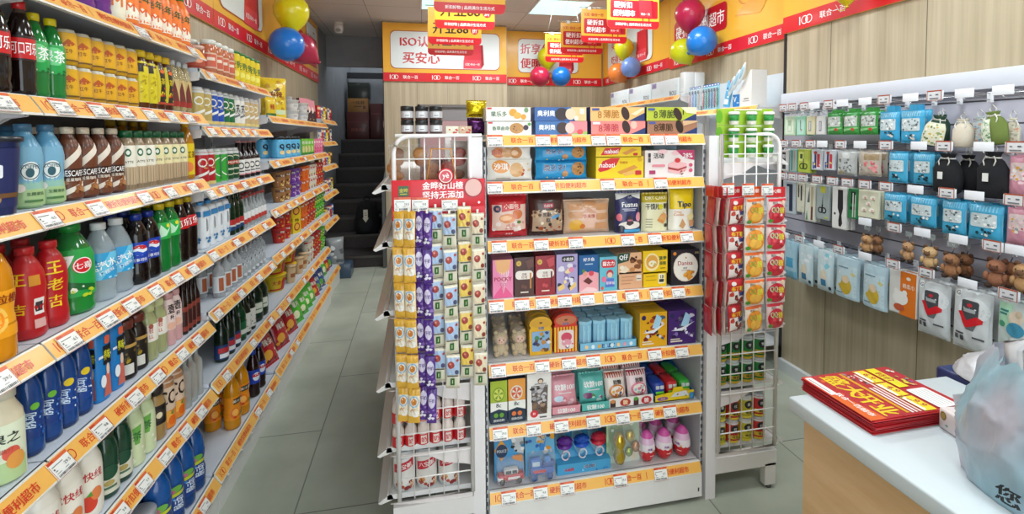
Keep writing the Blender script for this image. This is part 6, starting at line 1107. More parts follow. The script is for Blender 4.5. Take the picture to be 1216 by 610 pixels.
def clearbag(key, cols, seed):
    R = random.Random(seed); m = MB()
    for k in range(4): m.ball(R.uniform(-.03, .03), R.uniform(-.012, .012), .028+.036*k*.8, R.uniform(.026, .034), .022, R.uniform(.02, .026), R.choice(cols), 'food')
    bag(key, .098, .13, .075, 'f0ece6', [('r', .2, .62, .8, .8, 'e8e4de'), ('r', .3, .68, .7, .72, 'b03a34')], 'sheer', content=m, seed=seed)
for k, (cols, x, z) in enumerate(((['b87a44', '9a5c30'], -.072, 1.441), (['a8683c', 'c89058'], .032, 1.441), (['8a4a2a', 'b03a2c'], .135, 1.441))):
    clearbag('cb%d' % k, cols, k+4); place('cb%d' % k, 'bread_bag', 'clear bag of small brown breads behind the left wire panel, %s from left' % ORD[k], 'bread', (x, 1.91, z+.001), .15*(k-1), 'clear bread bags')
bag('redsnack', .12, .07, .07, '8f2a22', [('b', 3, 9, .1, .1, .9, .9, ['e8e0d8', 'c8a04a', '5a1a14'], .12)]); place('redsnack', 'snack_bag', 'dark red snack bag lying behind the bread bags', 'snack', (.06, 2.02, 1.441))
def sixbottle():
    bottle('yakult', .094, .0235, 'milk', 'e6d8d0', 'd8d4d4', .014, label=(.05, .5, 'c8232c'), art=[('r', .3, .1, .8, .9, 'e8d8d0'), ('t', '奶', .55, .5, .5, 'c8232c', .04)], mat='plastic')
sixbottle()
for lv, zz in ((0, .4055), (1, .5005)):
    for r_ in range(2):
        for k in range(6): place('yakult', 'milk_bottle', 'small white and red milk bottle, %s from left, %s tier, %s row' % (ORD[k], ('lower', 'upper')[lv], ('front', 'back')[r_]), 'bottle', (-.098+k*.0482, 1.868+r_*.05, zz), 0, 'small milk bottles behind the left wire panel')
bottle('redtin', .16, .042, 'can', 'c8ccd0', None, label=(.04, .92, 'e4e0dc'), art=[('p', [(0, .5), (1, .66), (1, .9), (0, .74)], 'c02838'), ('t', '八宝粥', .5, .70, .14, 'f0e8e4', .05, .8, .15), ('b', 3, 10, .05, .05, .95, .36, ['b04a3a', 'd8a060', 'e8c8b0', '8a2a2a'], .09)], mat='plastic')
for r_ in range(2):
    for k in range(3): place('redtin', 'food_can', 'white and red porridge can on the lowest left shelf, %s from left%s' % (ORD[k], ('', ' behind')[r_]), 'can', (-.08+k*.089, 1.90+r_*.095, .2165), 0, 'porridge cans behind the left wire panel')
# right row goods
cup = MB(); cup.lathe([(.017, 0), (.022, .045)], '2a8a3c', 'card', 18); cl = MB(); cl.lathe([(.0235, .044), (.0235, .05), (.021, .056), (.018, .057)], 'f0efea', 'plastic', 18); cb_ = MB(); cb_.lathe([(.0178, 0), (.0202, .016)], 'e9e4d8', 'card', 18, cap=False); cb_.v = [(x*1.03, y*1.03, z) for x, y, z in cb_.v]
kind('teacup', [('cup', cup), ('cap', cl), ('sleeve', cb_)])
carton('limecard', .284, .072, .004, '9cc03a', [('e', .04, .5, .06, .4, '6aa82c'), ('e', .32, .55, .05, .36, 'b8d858'), ('e', .32, .55, .035, .26, 'd8e89a'), ('e', .66, .5, .05, .4, '78b034'), ('e', .97, .5, .05, .44, 'a4cc48'), ('r', .3, .9, .8, .98, 'e8f0d0')])
for t_ in range(3):
    zz = 1.521+t_*.0735
    place('limecard', 'lime_card', 'green lime printed backing card, %s tier from below at upper right row' % ORD[t_], 'card', (1.45, 1.90, zz), 0, 'lime printed cards')
    for k in range(3): place('teacup', 'tea_cup', 'green tea cup with white lid, %s from left in the %s tier' % (ORD[k], ORD[t_]), 'cup', (1.372+k*.088, 1.868, zz), 0, 'green tea cups at right row')
def canpack(key, c1, c2, txt):
    bottle(key, .105, .0315, 'can', 'c8ccd0', None, label=(.05, .93, c1), art=[('e', .5, .68, .3, .2, '23262c'), ('t', txt, .5, .68, .14, 'e8e8e0', .04, .5), ('r', 0, .2, 1, .38, c2), ('t', '啤酒', .5, .29, .14, '2a2a20', .04), ('r', 0, 0, 1, .12, c2)], mat='plastic')
canpack('beercan', '1f7a38', 'c8a82a', '雪'); canpack('yellowcan', 'c8c02a', 'e0d04a', '果'); canpack('redbeercan', 'c02a2c', 'e0c03a', '红')
for r_ in range(2):
    for t_ in range(2):
        for k in range(4):
            place('beercan', 'beer_can', 'green beer can, %s from left, %s tier, %s row' % (ORD[k], ('lower', 'upper')[t_], ('front', 'back')[r_]), 'can', (1.315+k*.067, 1.875+r_*.068, .5005+t_*.1065), 0, 'green beer cans behind the right wire panel')
for r_ in range(2):
    for k in range(4):
        q = ('yellowcan', 'redbeercan')[k % 2]; c = ('yellow', 'red')[k % 2]
        for t_ in range(2): place(q, 'beer_can', '%s fruit beer can low at right, %s from left, %s tier, %s row' % (c, ORD[k], ('lower', 'upper')[t_], ('front', 'back')[r_]), 'can', (1.315+k*.067, 1.875+r_*.068, .2255+t_*.1065), 0, 'fruit beer cans behind the right wire panel')
# ---- hanging header card and strips at left
YC = 1.795
cx0, cx1 = onY(465, 230, YC).x, onY(576, 230, YC).x; cw = cx1-cx0; cz0, cz1 = onY(520, 247, YC).z, onY(520, 213, YC).z
zlow = onY(480, 262, YC).z; chh = cz1-zlow
r = empty('header_card', ((cx0+cx1)/2, YC, zlow)); b = MB()
b.box(-cw/2, -.002, chh*.3, cw/2, .002, chh, 'd92634', 'card', .0008); obj('card', b, r)
for x0_, x1_ in ((-.5, -.37), (-.24, -.14), (.02, .10), (.34, .5)): m = MB(); m.box(x0_*cw, -.002, 0, x1_*cw, .002, chh*.302, 'd92634', 'card', .0008); obj('hanging_tab', m, r)
a = MB(); a.art([('t', '金晔好山楂', .54, .85, .19, 'ffffff', .05, .46), ('t', '坚持无添加', .54, .615, .19, 'ffffff', .05, .46), ('r', .07, .6, .18, .86, '2c5a2c'), ('t', '金晔', .125, .75, .1, 'd8c83a', .03, .09), ('r', .09, .65, .16, .67, 'd8c83a'), ('e', .87, .78, .09, .22, 'e8b8b0'), ('o', .87, .78, .25, .03, 'a82430'), ('t', '✦', .93, .4, .08, 'ffffff', .02)], cw, chh, lambda u, v, e_: (u, -.0026-e_, v), 'card'); obj('printed_front', a, r)
m = MB(); m.lathe([(.030, -.002), (.030, .002)], 'd92634', 'card', 24); m.v = [(x, z, y) for x, y, z in m.v]; m.v = [(x+.035*cw/.35-.01, y-.004, z+chh+.012) for x, y, z in m.v]
m.art([('e', .5, .5, .42, .42, 'f0e4e0'), ('e', .5, .5, .36, .36, 'd84a54'), ('t', 'yè', .5, .5, .4, 'ffffff', .04)], .06, .06, lambda u, v, e_: (u+.035*cw/.35-.01, -.0065-e_, v+chh-.018), 'card'); obj('round_badge', m, r)
for s_ in (-1, 1): m = MB(); m.tube([(s_*.055+.01, -.001, chh), (s_*.035+.01, .012, chh+.115)], .002, 'd8952c', 'plastic', 6); obj('cord', m, r)
m = MB(); m.tube([(-.03, .012, chh+.115), (.05, .012, chh+.115)], .002, 'd8952c', 'plastic', 6); obj('cord', m, r)
tag(r, 'red header card with white characters hanging on the left wire panel', 'sign')
for k, px in enumerate((478, 499, 534)): p = onY(px, 240, YC-.006); price_tag((p.x, YC-.0065, onY(px, 250, YC).z), 0, 0, 'price tag on the red hanging header card, %s from left' % ORD[k], 'price tags on the red header card')
SW = .041
def sachet_art(k):
    if k == 'blue' or k == 'yel2' or k == 'beige':
        bgc = {'blue': 'a9c0de', 'yel2': 'ecc95e', 'beige': 'e6d6b8'}[k]
        return 'ded8c4', [('r', 0, .42, 1, .94, bgc), ('r', .0, .94, 1, 1, 'e4dcc8'), ('e', .36, .72, .26, .11, 'a8443c'), ('e', .3, .75, .08, .03, 'd87a6a'), ('e', .8, .5, .16, .07, '8a3a30' if k != 'blue' else '4a4a6a'), ('e', .84, .86, .1, .04, 'a8443c'), ('r', .08, .37, .92, .405, '5a5648'), ('rr', .32, .1, .64, .32, '2f6a2c', .02), ('t', '1', .48, .21, .11, 'd8e0b8', .04), ('r', 0, 0, 1, .05, 'c8c0a8')]
    if k == 'yel': return 'e0ad3c', [('r', 0, .2, 1, .8, 'e8dcc4'), ('e', .5, .62, .44, .17, '8ab4d8'), ('e', .5, .62, .34, .13, 'e8dcc8'), ('e', .5, .62, .25, .1, 'c87a30'), ('e', .44, .66, .07, .03, 'f0c890'), ('b', 3, 9, .2, .2, .85, .42, ['2a2a30', 'f0ece4', 'c8a07a'], .07), ('r', 0, .9, 1, 1, 'dca83a')]
    return '57308c', [('e', .5, .66, .4, .22, 'd8d0e8'), ('t', '牛奶', .5, .66, .12, '57308c', .05, .7), ('b', 4, 12, .1, .1, .9, .45, ['e8e4f0', '2a1c4a', '8a6ab8'], .07), ('r', 0, .92, 1, 1, '47247a')]
def strip_thing(label, k, px, py0, n, w, pitch=.1335, Y=None, lean=.004, cat='candy', grp=None, sd=1, art=None, hook=True, wob=.2, th=.014):
    Y = Y or YC-.012; p = onY(px, py0, Y); r = empty('sachet_strip', (p.x, Y, p.z)); R = random.Random(sd+n)
    col, ar = art or sachet_art(k)
    key = 'st_%s_%d_%d' % (k, int(w*1000), int(th*1000))
    if key not in KINDS: bag(key, w, pitch-.0085, th, col, ar, crimp=.004)
    body, prt = KINDS[key][0][1], KINDS[key][1][1]
    for i in range(n):
        s = obj('sachet', body, r); s.location = (lean*i, R.uniform(-.002, .002), -(i+1)*pitch); s.rotation_euler = (R.uniform(-.08, .08), R.uniform(-.03, .03), R.uniform(-wob, wob)); obj('printed_front', prt, s)
    if hook: m = MB(); m.box(-.004, -.0008, -.004, .004, .0008, .012, 'e8e4dc', 'plastic'); obj('hang_tab', m, r)
    return tag(r, label, cat, grp)
gs = 'sachet strips under the red header card'
for lab, k, px, py, n, w, dy in (('yellow candy strip at the far left under the header card', 'yel', 472.5, 250, 6, .042, 0), ('second yellow candy strip from left under the header card', 'yel', 485.5, 250, 6, .044, -.021),
        ('purple candy strip beside the yellow ones', 'pur', 497, 250, 6, .036, 0), ('right purple candy strip beside blue sachets', 'pur', 507, 252, 6, .036, -.021),
        ('left pale blue hawthorn sachet strip', 'blue', 517, 246, 5, .052, 0), ('right pale blue hawthorn sachet strip', 'blue', 533.5, 253, 5, .052, -.021),
        ('yellow hawthorn sachet strip beside the beige one', 'yel2', 551, 244, 5, .052, 0), ('beige hawthorn sachet strip next to the stand', 'beige', 567, 252, 5, .05, -.021)): strip_thing(lab, k, px, py, n, w, wob=.45 if k in ('yel', 'pur') else .22, grp=gs, Y=YC-.014+dy, lean=.0012)
# ---- gummy strips at right
qa = {'qpud': ('b8323a', [('r', .04, .0, .96, .55, 'efe6e0'), ('r', 0, .8, 1, 1, 'c8323a'), ('b', 5, 12, .05, .05, .95, .5, ['8a2a24', 'c8483a', '5a1c18', 'e8d8d0'], .12), ('p', [(.1, .55), (.9, .65), (.9, .8), (.1, .74)], 'd8382c'), ('t', '布丁糖', .5, .66, .18, 'f0d83a', .06, .8), ('r', .6, .35, .9, .5, '3a4a8a'), ('e', .3, .86, .14, .08, 'f0e8e4')]),
      'qora': ('e8d8c8', [('r', 0, .9, 1, 1, 'd8642c'), ('e', .5, .42, .48, .42, 'e8942c'), ('e', .5, .3, .3, .2, 'f0b84a'), ('t', 'QQ', .34, .56, .24, 'c83a5a', .1, .4), ('t', 'QQ', .34, .56, .22, '8ac83a', .02, .36), ('t', '糖', .72, .54, .26, 'e8e04a', .08, .3), ('e', .78, .86, .1, .08, 'e8c8a8'), ('t', '旺仔', .34, .84, .1, '3a3a3a', .04), ('e', .14, .1, .12, .08, '5a9a3a')]),
      'qstr': ('e8cfca', [('r', 0, .9, 1, 1, 'c82a3a'), ('e', .5, .4, .49, .42, 'c8283a'), ('b', 6, 7, .2, .1, .85, .4, ['e04a54', 'a81c2c', 'f0d0c8'], .1), ('t', 'QQ', .34, .56, .24, 'e8d8e0', .1, .4), ('t', 'QQ', .34, .56, .22, '7ab83a', .02, .36), ('t', '糖', .72, .54, .26, 'e8d04a', .08, .3), ('e', .8, .86, .1, .08, 'e8c8a8'), ('t', '旺仔', .34, .84, .1, '3a3a3a', .04), ('e', .14, .12, .12, .08, '5a9a3a')])}
gq = 'gummy strips on the right wire panel'
def gummy(lab, k, px, py0, Y, n, w, rz=0, hdr='c8242c', wob=.14, th=.022):
    t = strip_thing(lab, k, px, py0, n, w, .1165, Y, .0016, 'candy', gq, 3, qa[k], False, wob, th); t.rotation_euler = (0, 0, rz)
    m = MB(); m.box(-w/2, -.001, 0, w/2, .001, .045, hdr, 'card'); m.art([('t', 'QQ糖', .5, .6, .4, 'f4e0d8', .05, .6)], w, .045, lambda u, v, e_: (u, -.0014-e_, v), 'card'); obj('hang_header', m, t); return t
gummy('dark red pudding gummy strip, left front on the right wire panel', 'qpud', 873, 234, 1.79, 5, .094, .2)
gummy('orange gummy strip in the middle of the right wire panel', 'qora', 895.5, 234, 1.765, 5, .096, .05, 'd8521c')
gummy('strawberry gummy strip at the right edge of right wire panel', 'qstr', 921, 234, 1.79, 5, .09, -.05)
for k in range(4): gummy('red gummy strip hanging edge-on beside the right post, %s from left' % ORD[k], 'qpud' if k % 2 == 0 else 'qstr', 842.5+k*5.6, 233+k*.5, 1.762+k*.004, 5, .066, 1.42, 'c8242c', .04, .011)
for k, px in enumerate((862, 885, 907)): p = onY(px, 232, 1.765); price_tag((p.x, 1.752-k*.003, p.z+.003), .1, 0, 'price tag on the gummy strip headers, %s from left' % ORD[k], 'price tags on the gummy headers')
# ================================================================== RIGHT WALL: hook board and the far shelves
sl = MB(); sl.box(XN-.014, .75, .78, XN-.001, 2.795, 1.815, 'b9b8c6', 'painted')
zz = .86
while zz < 1.8: sl.box(XN-.0146, .75, zz, XN-.0135, 2.795, zz+.007, '4a4850', 'paper'); zz += .1
sb_ = empty('hook_board', (XN-.01, 1.77, 1.2)); sl.v = [(x-XN+.01, y-1.77, z-1.2) for x, y, z in sl.v]; obj('slotted_panel', sl, sb_)
hd_ = MB(); hd_.box(XN-.045, .75, 1.812, XN-.001, 2.795, 1.897, 'd3d6e2', 'painted', .003); hd_.v = [(x-XN+.01, y-1.77, z-1.2) for x, y, z in hd_.v]; obj('header_panel', hd_, sb_)
for zr in (1.790, 1.565, 1.36, 1.165, .985): rl = MB(); rl.tube([(-.022, -1.0, zr-1.2), (-.022, 1.02, zr-1.2)], .0045, 'c9cad0', 'chrome', 6); obj('rail', rl, sb_)
tag(sb_, 'lilac grey slotted hook board with pale header on the near right wall', 'hook board')
XH = 2.275
hk = MB(); L_ = XN-.0375-XH
hk.tube([(0, L_, .0), (0, .0, .0), (0, -.004, .006)], .0024, 'd6d8dc', 'chrome', 6); hk.tube([(0, L_, .028), (0, .006, .028)], .002, 'd6d8dc', 'chrome', 6); hk.box(-.012, L_-.006, -.012, .012, L_, .034, 'e2e4ea', 'plastic', .002)
hp = MB(); hp.box(-.036, -.006, .008, .036, -.004, .046, 'e9ebf2', 'plastic', .0008); kind('hook', [('hook_arm', hk), ('tag_plate', hp)])
_hn = [0]
def hook(row, px, py, tagged, rowname):
    p = onX(px, py, XH); _hn[0] += 1; k = _hc.setdefault(rowname, 0); _hc[rowname] += 1
    place('hook', 'display_hook', 'hook with label plate, %s from the stand end in the %s hook row' % (ORD[k], rowname), 'hook', (XH, p.y, row), -PI/2, 'hooks on the right wall board')
    if tagged: place('walltag', 'price_tag', 'orange-edged price tag on the %s hook of the %s hook row' % (ORD[k], rowname), 'price tag', (XH-.0072, p.y, row+.004), -PI/2, 'price tags on the hook board')
_hc = {}
m = MB(); m.box(-.031, -.0012, 0, .031, 0, .046, 'd8d8dc', 'card'); m.art([('r', 0, .88, 1, 1, 'a8482c'), ('r', 0, 0, .05, 1, 'a05a48'), ('r', .95, 0, 1, 1, 'a05a48'), ('r', 0, 0, 1, .05, 'a05a48'), ('r', .2, .5, .34, .6, '6a6a70'), ('r', .6, .5, .8, .62, '5a5a60'), ('r', .2, .16, .8, .28, '77777c')], .062, .046, lambda u, v, e: (u, -.0014-e, v), 'card'); m3 = MB(); m3.box(-.01, 0, .004, .01, .0012, .02, 'dfe2ea', 'clear'); kind('walltag', [('tag_card', m), ('rail_clip', m3)])
for rowz, nm, lst in ((1.765, 'top', [(931, 132, 1), (942, 132, 1), (956, 131, 1), (968, 130, 0), (985, 128, 1), (1001, 126, 0), (1028, 124, 0), (1051, 122, 1), (1082, 119, 0), (1111, 118, 1), (1146, 116, 0), (1192, 112, 0)]),
                      (1.54, 'second', [(931, 170, 1), (946, 170, 1), (963, 171, 1), (977, 171, 0), (999, 172, 1), (1022, 172, 0), (1053, 173, 1), (1092, 174, 0), (1122, 174, 1), (1169, 175, 0), (1208, 176, 1)]),
                      (1.335, 'third', [(930, 209, 1), (942, 210, 1), (954, 210, 1), (971, 211, 1), (989, 213, 1), (1007, 214, 1), (1028, 216, 1), (1053, 218, 1), (1088, 222, 0), (1126, 226, 1), (1158, 229, 0), (1206, 234, 1)]),
                      (1.14, 'plush', [(1028, 262, 0), (1063, 266, 1), (1096, 274, 0), (1139, 280, 0), (1180, 287, 1), (1208, 290, 0)]),
                      (.96, 'lowest', [(932, 277, 0), (950, 282, 1), (973, 286, 0), (997, 295, 1), (1028, 305, 0), (1061, 316, 1), (1101, 322, 1), (1150, 332, 0), (1199, 350, 1)])):
    for px, py, t in lst: hook(rowz, px, py, t, nm)
def W(form, name, label, cat, x0, x1, y0, y1, col, art, n=2, d=.02, X=None, dx=.024, grp=None, tw=0, **kw):
    """hanging pack on the wall hooks; pixel extents of its front; n packs deep"""
    X = X or XH+.03; a = onX(x0, (y0+y1)/2, X); b = onX(x1, (y0+y1)/2, X); t = onX((x0+x1)/2, y0, X); c = onX((x0+x1)/2, y1, X); rowz = min((q for q in (1.765, 1.54, 1.335, .96) if q > t.z-.045), default=1.765)-.004; t.z = min(t.z, rowz-.004)
    art = [('r', .03, .03, .97, .97, col)]+art; w = abs(a.y-b.y)*.96; h = t.z-c.z; key = 'w%d' % len(KINDS); R = random.Random(int(x0))
    if form == 'card':
        bb = MB(); bb.box(-w/2, 0, 0, w/2, d, h, col, 'card', min(.003, d/3)); ht = MB(); ht.box(-.012, d*.4, h-.001, .012, d*.4+.0015, rowz-c.z, 'e4e4e8', 'clear'); aa = MB(); aa.art(art, w, h, lambda u, v, e: (u, -e-.0004, v), 'card'); kind(key, [('pack', bb), ('printed_front', aa), ('hang_tab', ht)])
    else:
        bag(key, w, h-.012, d, col, art, crimp=.006, **kw); tb = MB(); tb.box(-.02, -.0008, h-.004, .02, .0008, rowz-c.z, col, 'film'); KINDS[key].append(('hang_tab', tb.mesh('hang_tab'), []))
    for k in range(n):
        place(key, name, label+('' if k == 0 else ' behind, %s' % ORD[k]), cat, (X+(0 if form == 'card' else d/2)+k*max(dx, d+.009), (a.y+b.y)/2, c.z), -PI/2+tw+R.uniform(-.02, .02), label+'s' if n > 1 else None, (R.uniform(-.015, .015), 0, 0))
# top row
W('card', 'blister_card', 'pale green boxed card at the stand end of top hook row', 'accessory', 931, 944.5, 138, 161, 'bcd4b8', [('rr', .14, .1, .86, .84, 'd8e6d2', .04), ('r', .36, .2, .66, .8, 'a8c4a4'), ('r', .4, .24, .62, .5, 'e4ece0')], 3)
W('card', 'blister_card', 'mint card with slim tool on top hook row', 'accessory', 945.5, 956.5, 138, 161, '9cd4bc', [('rr', .12, .08, .88, .84, 'b8e0d0', .04), ('r', .44, .3, .54, .8, '7a8a8a'), ('p', [(.5, .2), (.66, .3), (.6, .36)], 'a84a3a')], 3)
W('card', 'blister_card', 'cream card with nail clipper on top hook row', 'accessory', 957.5, 967.5, 138, 160, 'd4cfae', [('r', .3, .2, .62, .74, '8a8c94'), ('r', .4, .26, .52, .7, 'd8dade')], 2)
W('card', 'blister_card', 'white card with nail clipper on top hook row', 'accessory', 969, 979.5, 138, 160, 'd6d4d4', [('r', .36, .2, .66, .74, '7a7c86'), ('r', .44, .26, .56, .7, 'd0d2da')], 2)
for i, (a, b_) in enumerate(((980.5, 999), (999.5, 1018.5), (1019, 1041))):
    W('bag', 'hair_tie_bag', 'green topped clear bag on the top hook row, %s from the stand' % ORD[i], 'accessory', a, b_, 133-i, 160, '3f9a46', [('r', .06, .34, .94, .82, 'c2c8c4'), ('b', 4+i, 20, .1, .4, .9, .8, ['8a908c', 'e0e4e2', '6a726c', 'aab4ae'], .07), ('r', 0, .84, 1, 1, '1d8a34'), ('p', [(0, .1), (1, .24), (1, .3), (0, .22)], '8ac88a'), ('e', .7, .2, .1, .07, 'c84a34')], 2, .03)
BA = lambda s: [('r', 0, .8, 1, 1, '58b6de')]+[('r', .05+.1*k, .82, .09+.1*k, .98, '8acbe8') for k in range(9)]+[('rr', .1, .36, .9, .76, 'c8d4d8', .05), ('b', s, 22, .14, .4, .86, .74, ['8a9498', 'eef0f0', '5a666a', 'b8c4c8'], .05), ('b', s+1, 8, .3, .1, .8, .3, ['2a4a54', 'e8e8e4', '1c3038'], .06)]
for i, (a, b_, y0, y1) in enumerate(((1042, 1067, 132, 168), (1067, 1097, 130, 170))): W('bag', 'sky_blue_bag', 'sky blue zip bag on the top hook row, %s' % ('nearer the stand', 'beside the floral pouch')[i], 'accessory', a, b_, y0, y1, '3fa9d8', BA(5+i), 2, .03)
def pouch(key, w, h, d, col, c2=None, cols=None, seed=1, half=False, tagc=False):
    b = MB(); b.lathe([(w*.36, 0), (w*.47, h*.05), (w*.5, h*.3), (w*.47, h*.62), (w*.33, h*.8), (w*.2, h*.87), (w*.25, h*.95), (w*.3, h)], col, 'cloth', 24)
    b.v = [(x*(1+.06*math.sin(9*z/h+x*80)), y*d/w, z) for x, y, z in b.v]
    pts = [(p, z) for p, z in ((w*.36, 0), (w*.47, h*.05), (w*.5, h*.3), (w*.47, h*.62), (w*.33, h*.8))]
    def rad(z):
        for (ra, za), (rb, zb) in zip(pts, pts[1:]):
            if za <= z <= zb: return ra+(rb-ra)*(z-za)/(zb-za)
        return w*.33
    parts = [('pouch', b)]
    if cols:
        R_ = w*.5; a = MB(); fn = lambda u, v, e: ((rad(v)*1.09+.001+e)*math.sin(u/R_), -(rad(v)*1.09+.0015+e)*math.cos(u/R_)*d/w, v)
        a.art(([('r', -.05, .05, .5, .78, c2)] if half else [('r', -.1, .04, 1.1, .78, c2)])+[('b', seed, 40, .0, .08, .48 if half else 1., .74, cols, .05)], w, h, fn, 'cloth', maxe=w/9); parts.append(('printed_cloth', a))
    c = MB(); zt = h*.87
    c.tube([(w*.22*math.cos(t), w*.22*math.sin(t)*d/w, zt) for t in [2*PI*i/14 for i in range(14)]], .003, 'e4e2da', 'cloth', 6, True)
    c.tube([(0, 0, h*.9), (-.012, 0, h+.012), (0, 0, h+.03), (.012, 0, h+.012), (0, 0, h*.9)], .0018, 'e4e2da', 'cloth', 6)
    for s_ in (-1, 1): c.tube([(0, -w*.22*d/w, zt), (s_*.015, -w*.3*d/w, zt+.006), (s_*.022, -w*.34*d/w, zt-.012), (s_*.014, -w*.36*d/w, zt-.04)], .0022, 'e4e2da', 'cloth', 6)
    parts.append(('hanging_drawstring', c))
    if tagc: t = MB(); t.box(-.012, -d*.56-.002, h*.36, .008, -d*.56, h*.54, 'dcdcd8', 'card'); parts.append(('paper_tag', t))
    kind(key, parts)
def hangpouch(key, label, px, y0, y1, wpx, col, X=XH+.06, tl=0, cat='pouch', name='drawstring_pouch', **kw):
    a = onX(px-wpx/2, (y0+y1)/2, X); b = onX(px+wpx/2, (y0+y1)/2, X); t = onX(px, y0, X); c = onX(px, y1, X)
    pouch(key, abs(a.y-b.y), t.z-c.z, abs(a.y-b.y)*.62, col, **kw); place(key, name, label, cat, (X, (a.y+b.y)/2, c.z), -PI/2, None, (0, tl, 0))
hangpouch('p1', 'green floral drawstring pouch tilted on the top hook row', 1108, 137, 173, 26, '2f4a3a', tl=.22, c2='d8d6c0', cols=['6a7a4a', 'f0ece0', 'c8b04a', '8a9a6a'], seed=3, X=XH+.05)
hangpouch('p1b', 'dark green drawstring pouch behind the floral one', 1119, 136, 168, 18, '2a4438', X=XH+.115)
hangpouch('p2', 'cream plain drawstring pouch on the top hook row', 1144, 141, 175, 25, 'd2c8b8', X=XH+.05)
hangpouch('p3', 'blue and orange floral pouch between cream and olive pouches', 1164, 138, 170, 20, 'b8c8d0', c2='c8d2d8', cols=['7aa0c8', 'd8a07a', 'e8e4dc', '9ab8d0'], seed=5, X=XH+.085)
hangpouch('p4', 'olive and white floral drawstring pouch on the top hook row', 1185, 132, 172, 30, '6a7a3c', tl=-.12, c2='d4dcc8', cols=['8aa88a', 'f0f0e8', 'a8c0a0', '6a8a6a'], seed=7, half=True, X=XH+.04)
hangpouch('p5', 'beige floral pouch behind the olive one', 1203, 140, 172, 18, 'cdc4b0', c2='d0c8b4', cols=['d89a7a', 'e8e4d8', 'a8a890'], seed=8, X=XH+.105)
# second row
W('card', 'blister_card', 'black and white card at the stand end of second hook row', 'accessory', 926, 936.5, 178, 203, 'c4c4c4', [('r', .3, .1, .7, .9, '2a2a2e'), ('t', '剪', .5, .7, .2, 'e8e8e8', .03)], 2)
W('card', 'blister_card', 'slim teal striped card on second hook row', 'accessory', 938, 946, 177, 204, '8ab4ac', [('r', .2, .06, .4, .94, '3a6a70'), ('r', .6, .06, .74, .94, 'c87a7a')], 3)
W('card', 'scissors_card', 'lime card with small black scissors on second hook row', 'scissors', 947, 962, 177, 205, 'a8b848', [('rr', .1, .5, .5, .9, 'c8d478', .04), ('r', .2, .6, .4, .8, '3a4a2a'), ('r', .56, .4, .9, .96, 'bcc85a'), ('o', .36, .28, .13, .04, '1c1c1e'), ('o', .62, .28, .13, .04, '1c1c1e'), ('r', .46, .34, .52, .6, '3a3a3e')], 2)
for i, (a, b_) in enumerate(((963.5, 976.5), (978, 991))): W('card', 'battery_card', 'red and blue battery card on second hook row, %s' % ('left', 'right')[i], 'batteries', a, b_, 177, 202, 'c8ccd4', [('r', .3, .1, .48, .8, '24386a'), ('r', .54, .1, .8, .8, 'c23a44'), ('e', .4, .86, .16, .07, 'a83a34'), ('r', .14, .08, .28, .4, '2a4a9a'), ('b', 3+i, 6, .1, .1, .9, .4, ['e8c84a', 'e8e8ec'], .06)], 2)
W('bag', 'clip_bag', 'clear bag of white hair clips on second hook row', 'accessory', 992, 1016, 175, 208, 'b9bcbc', [('rr', .3, .72, .7, .95, 'd4d8d8', .05), ('b', 5, 26, .1, .12, .9, .66, ['e4e6e6', '7a8484', 'c8cccc', '5a6464'], .07), ('p', [(0, 0), (.5, 0), (.3, .2)], 'c8b088')], 2, .03)
W('bag', 'clip_bag', 'clear bag of pink bows on second hook row', 'accessory', 1017, 1045, 176, 209, 'bfb4a8', [('r', .3, .66, .96, .94, 'a08a6a'), ('b', 6, 16, .3, .1, .9, .6, ['d87a80', 'e89a9c', 'c8606a'], .1), ('b', 7, 8, .0, .2, .3, .6, ['e4e6e6', '8a9090'], .07)], 2, .03)
for i, (a, b_, y0, y1) in enumerate(((1053, 1076, 179, 217), (1082, 1108, 178, 219))): W('bag', 'sky_blue_bag', 'sky blue zip bag on the second hook row, %s' % ('nearer the stand', 'beside the black bags')[i], 'accessory', a, b_, y0, y1, '45aad2', BA(11+i), 3, .03)
hangpouch('k1', 'black drawstring pouch with white tag on second hook row', 1126, 182, 229, 34, '17171b', X=XH+.04, tagc=True)
hangpouch('k2', 'black drawstring pouch between the two tagged black ones', 1150, 184, 226, 28, '1a1a20', X=XH+.1)
hangpouch('k3', 'larger black drawstring pouch with white tag nearer the counter', 1180, 180, 235, 38, '15151a', X=XH+.04, tagc=True)
for i, (a, b_, y0, y1, rw) in enumerate(((1195, 1224, 184, 234, 'second'), (1192, 1228, 240, 292, 'third'))): W('bag', 'pink_bag', 'pink zip bag at the picture edge of the %s hook row' % rw, 'accessory', a, b_, y0, y1, 'c68a9c', [('rr', .1, .4, .9, .86, 'd8c4c4', .05), ('b', 3+i, 18, .15, .3, .85, .8, ['d8a03c', 'e8e4e0', 'c05a6a', 'e8c8d0', '8a9a9a'], .06)], 2, .03)
# third row
W('card', 'comb_card', 'clear card with navy comb on third hook row', 'comb', 930, 945, 215, 254, 'b4bcc4', [('r', .5, .1, .78, .92, '26344a'), ('r', .3, .84, .74, .92, '26344a'), ('b', 3, 4, .1, .2, .4, .7, ['d8dce0', '9aa4ac'], .04)], 2)
W('card', 'tool_card', 'slim white card with black handled tools on third hook row', 'tools', 946, 955, 214, 252, 'd0cebe', [('r', .2, .5, .36, .92, '2a2a2c'), ('r', .56, .4, .76, .9, '3a3a3c'), ('b', 3, 4, .2, .06, .8, .3, ['8a5a3a', 'c8c4a8'], .04)], 3)
W('card', 'tool_card', 'white card with grey knife and wooden stick on third hook row', 'tools', 956, 968, 213, 263, 'd0d0c4', [('p', [(.2, .5), (.42, .94), (.46, .5)], '5a666a'), ('r', .6, .05, .8, .4, '6a4030'), ('r', .58, .4, .8, .92, 'b8a884'), ('p', [(.1, .04), (.3, .04), (.2, .3)], '5a8a5a')], 2)
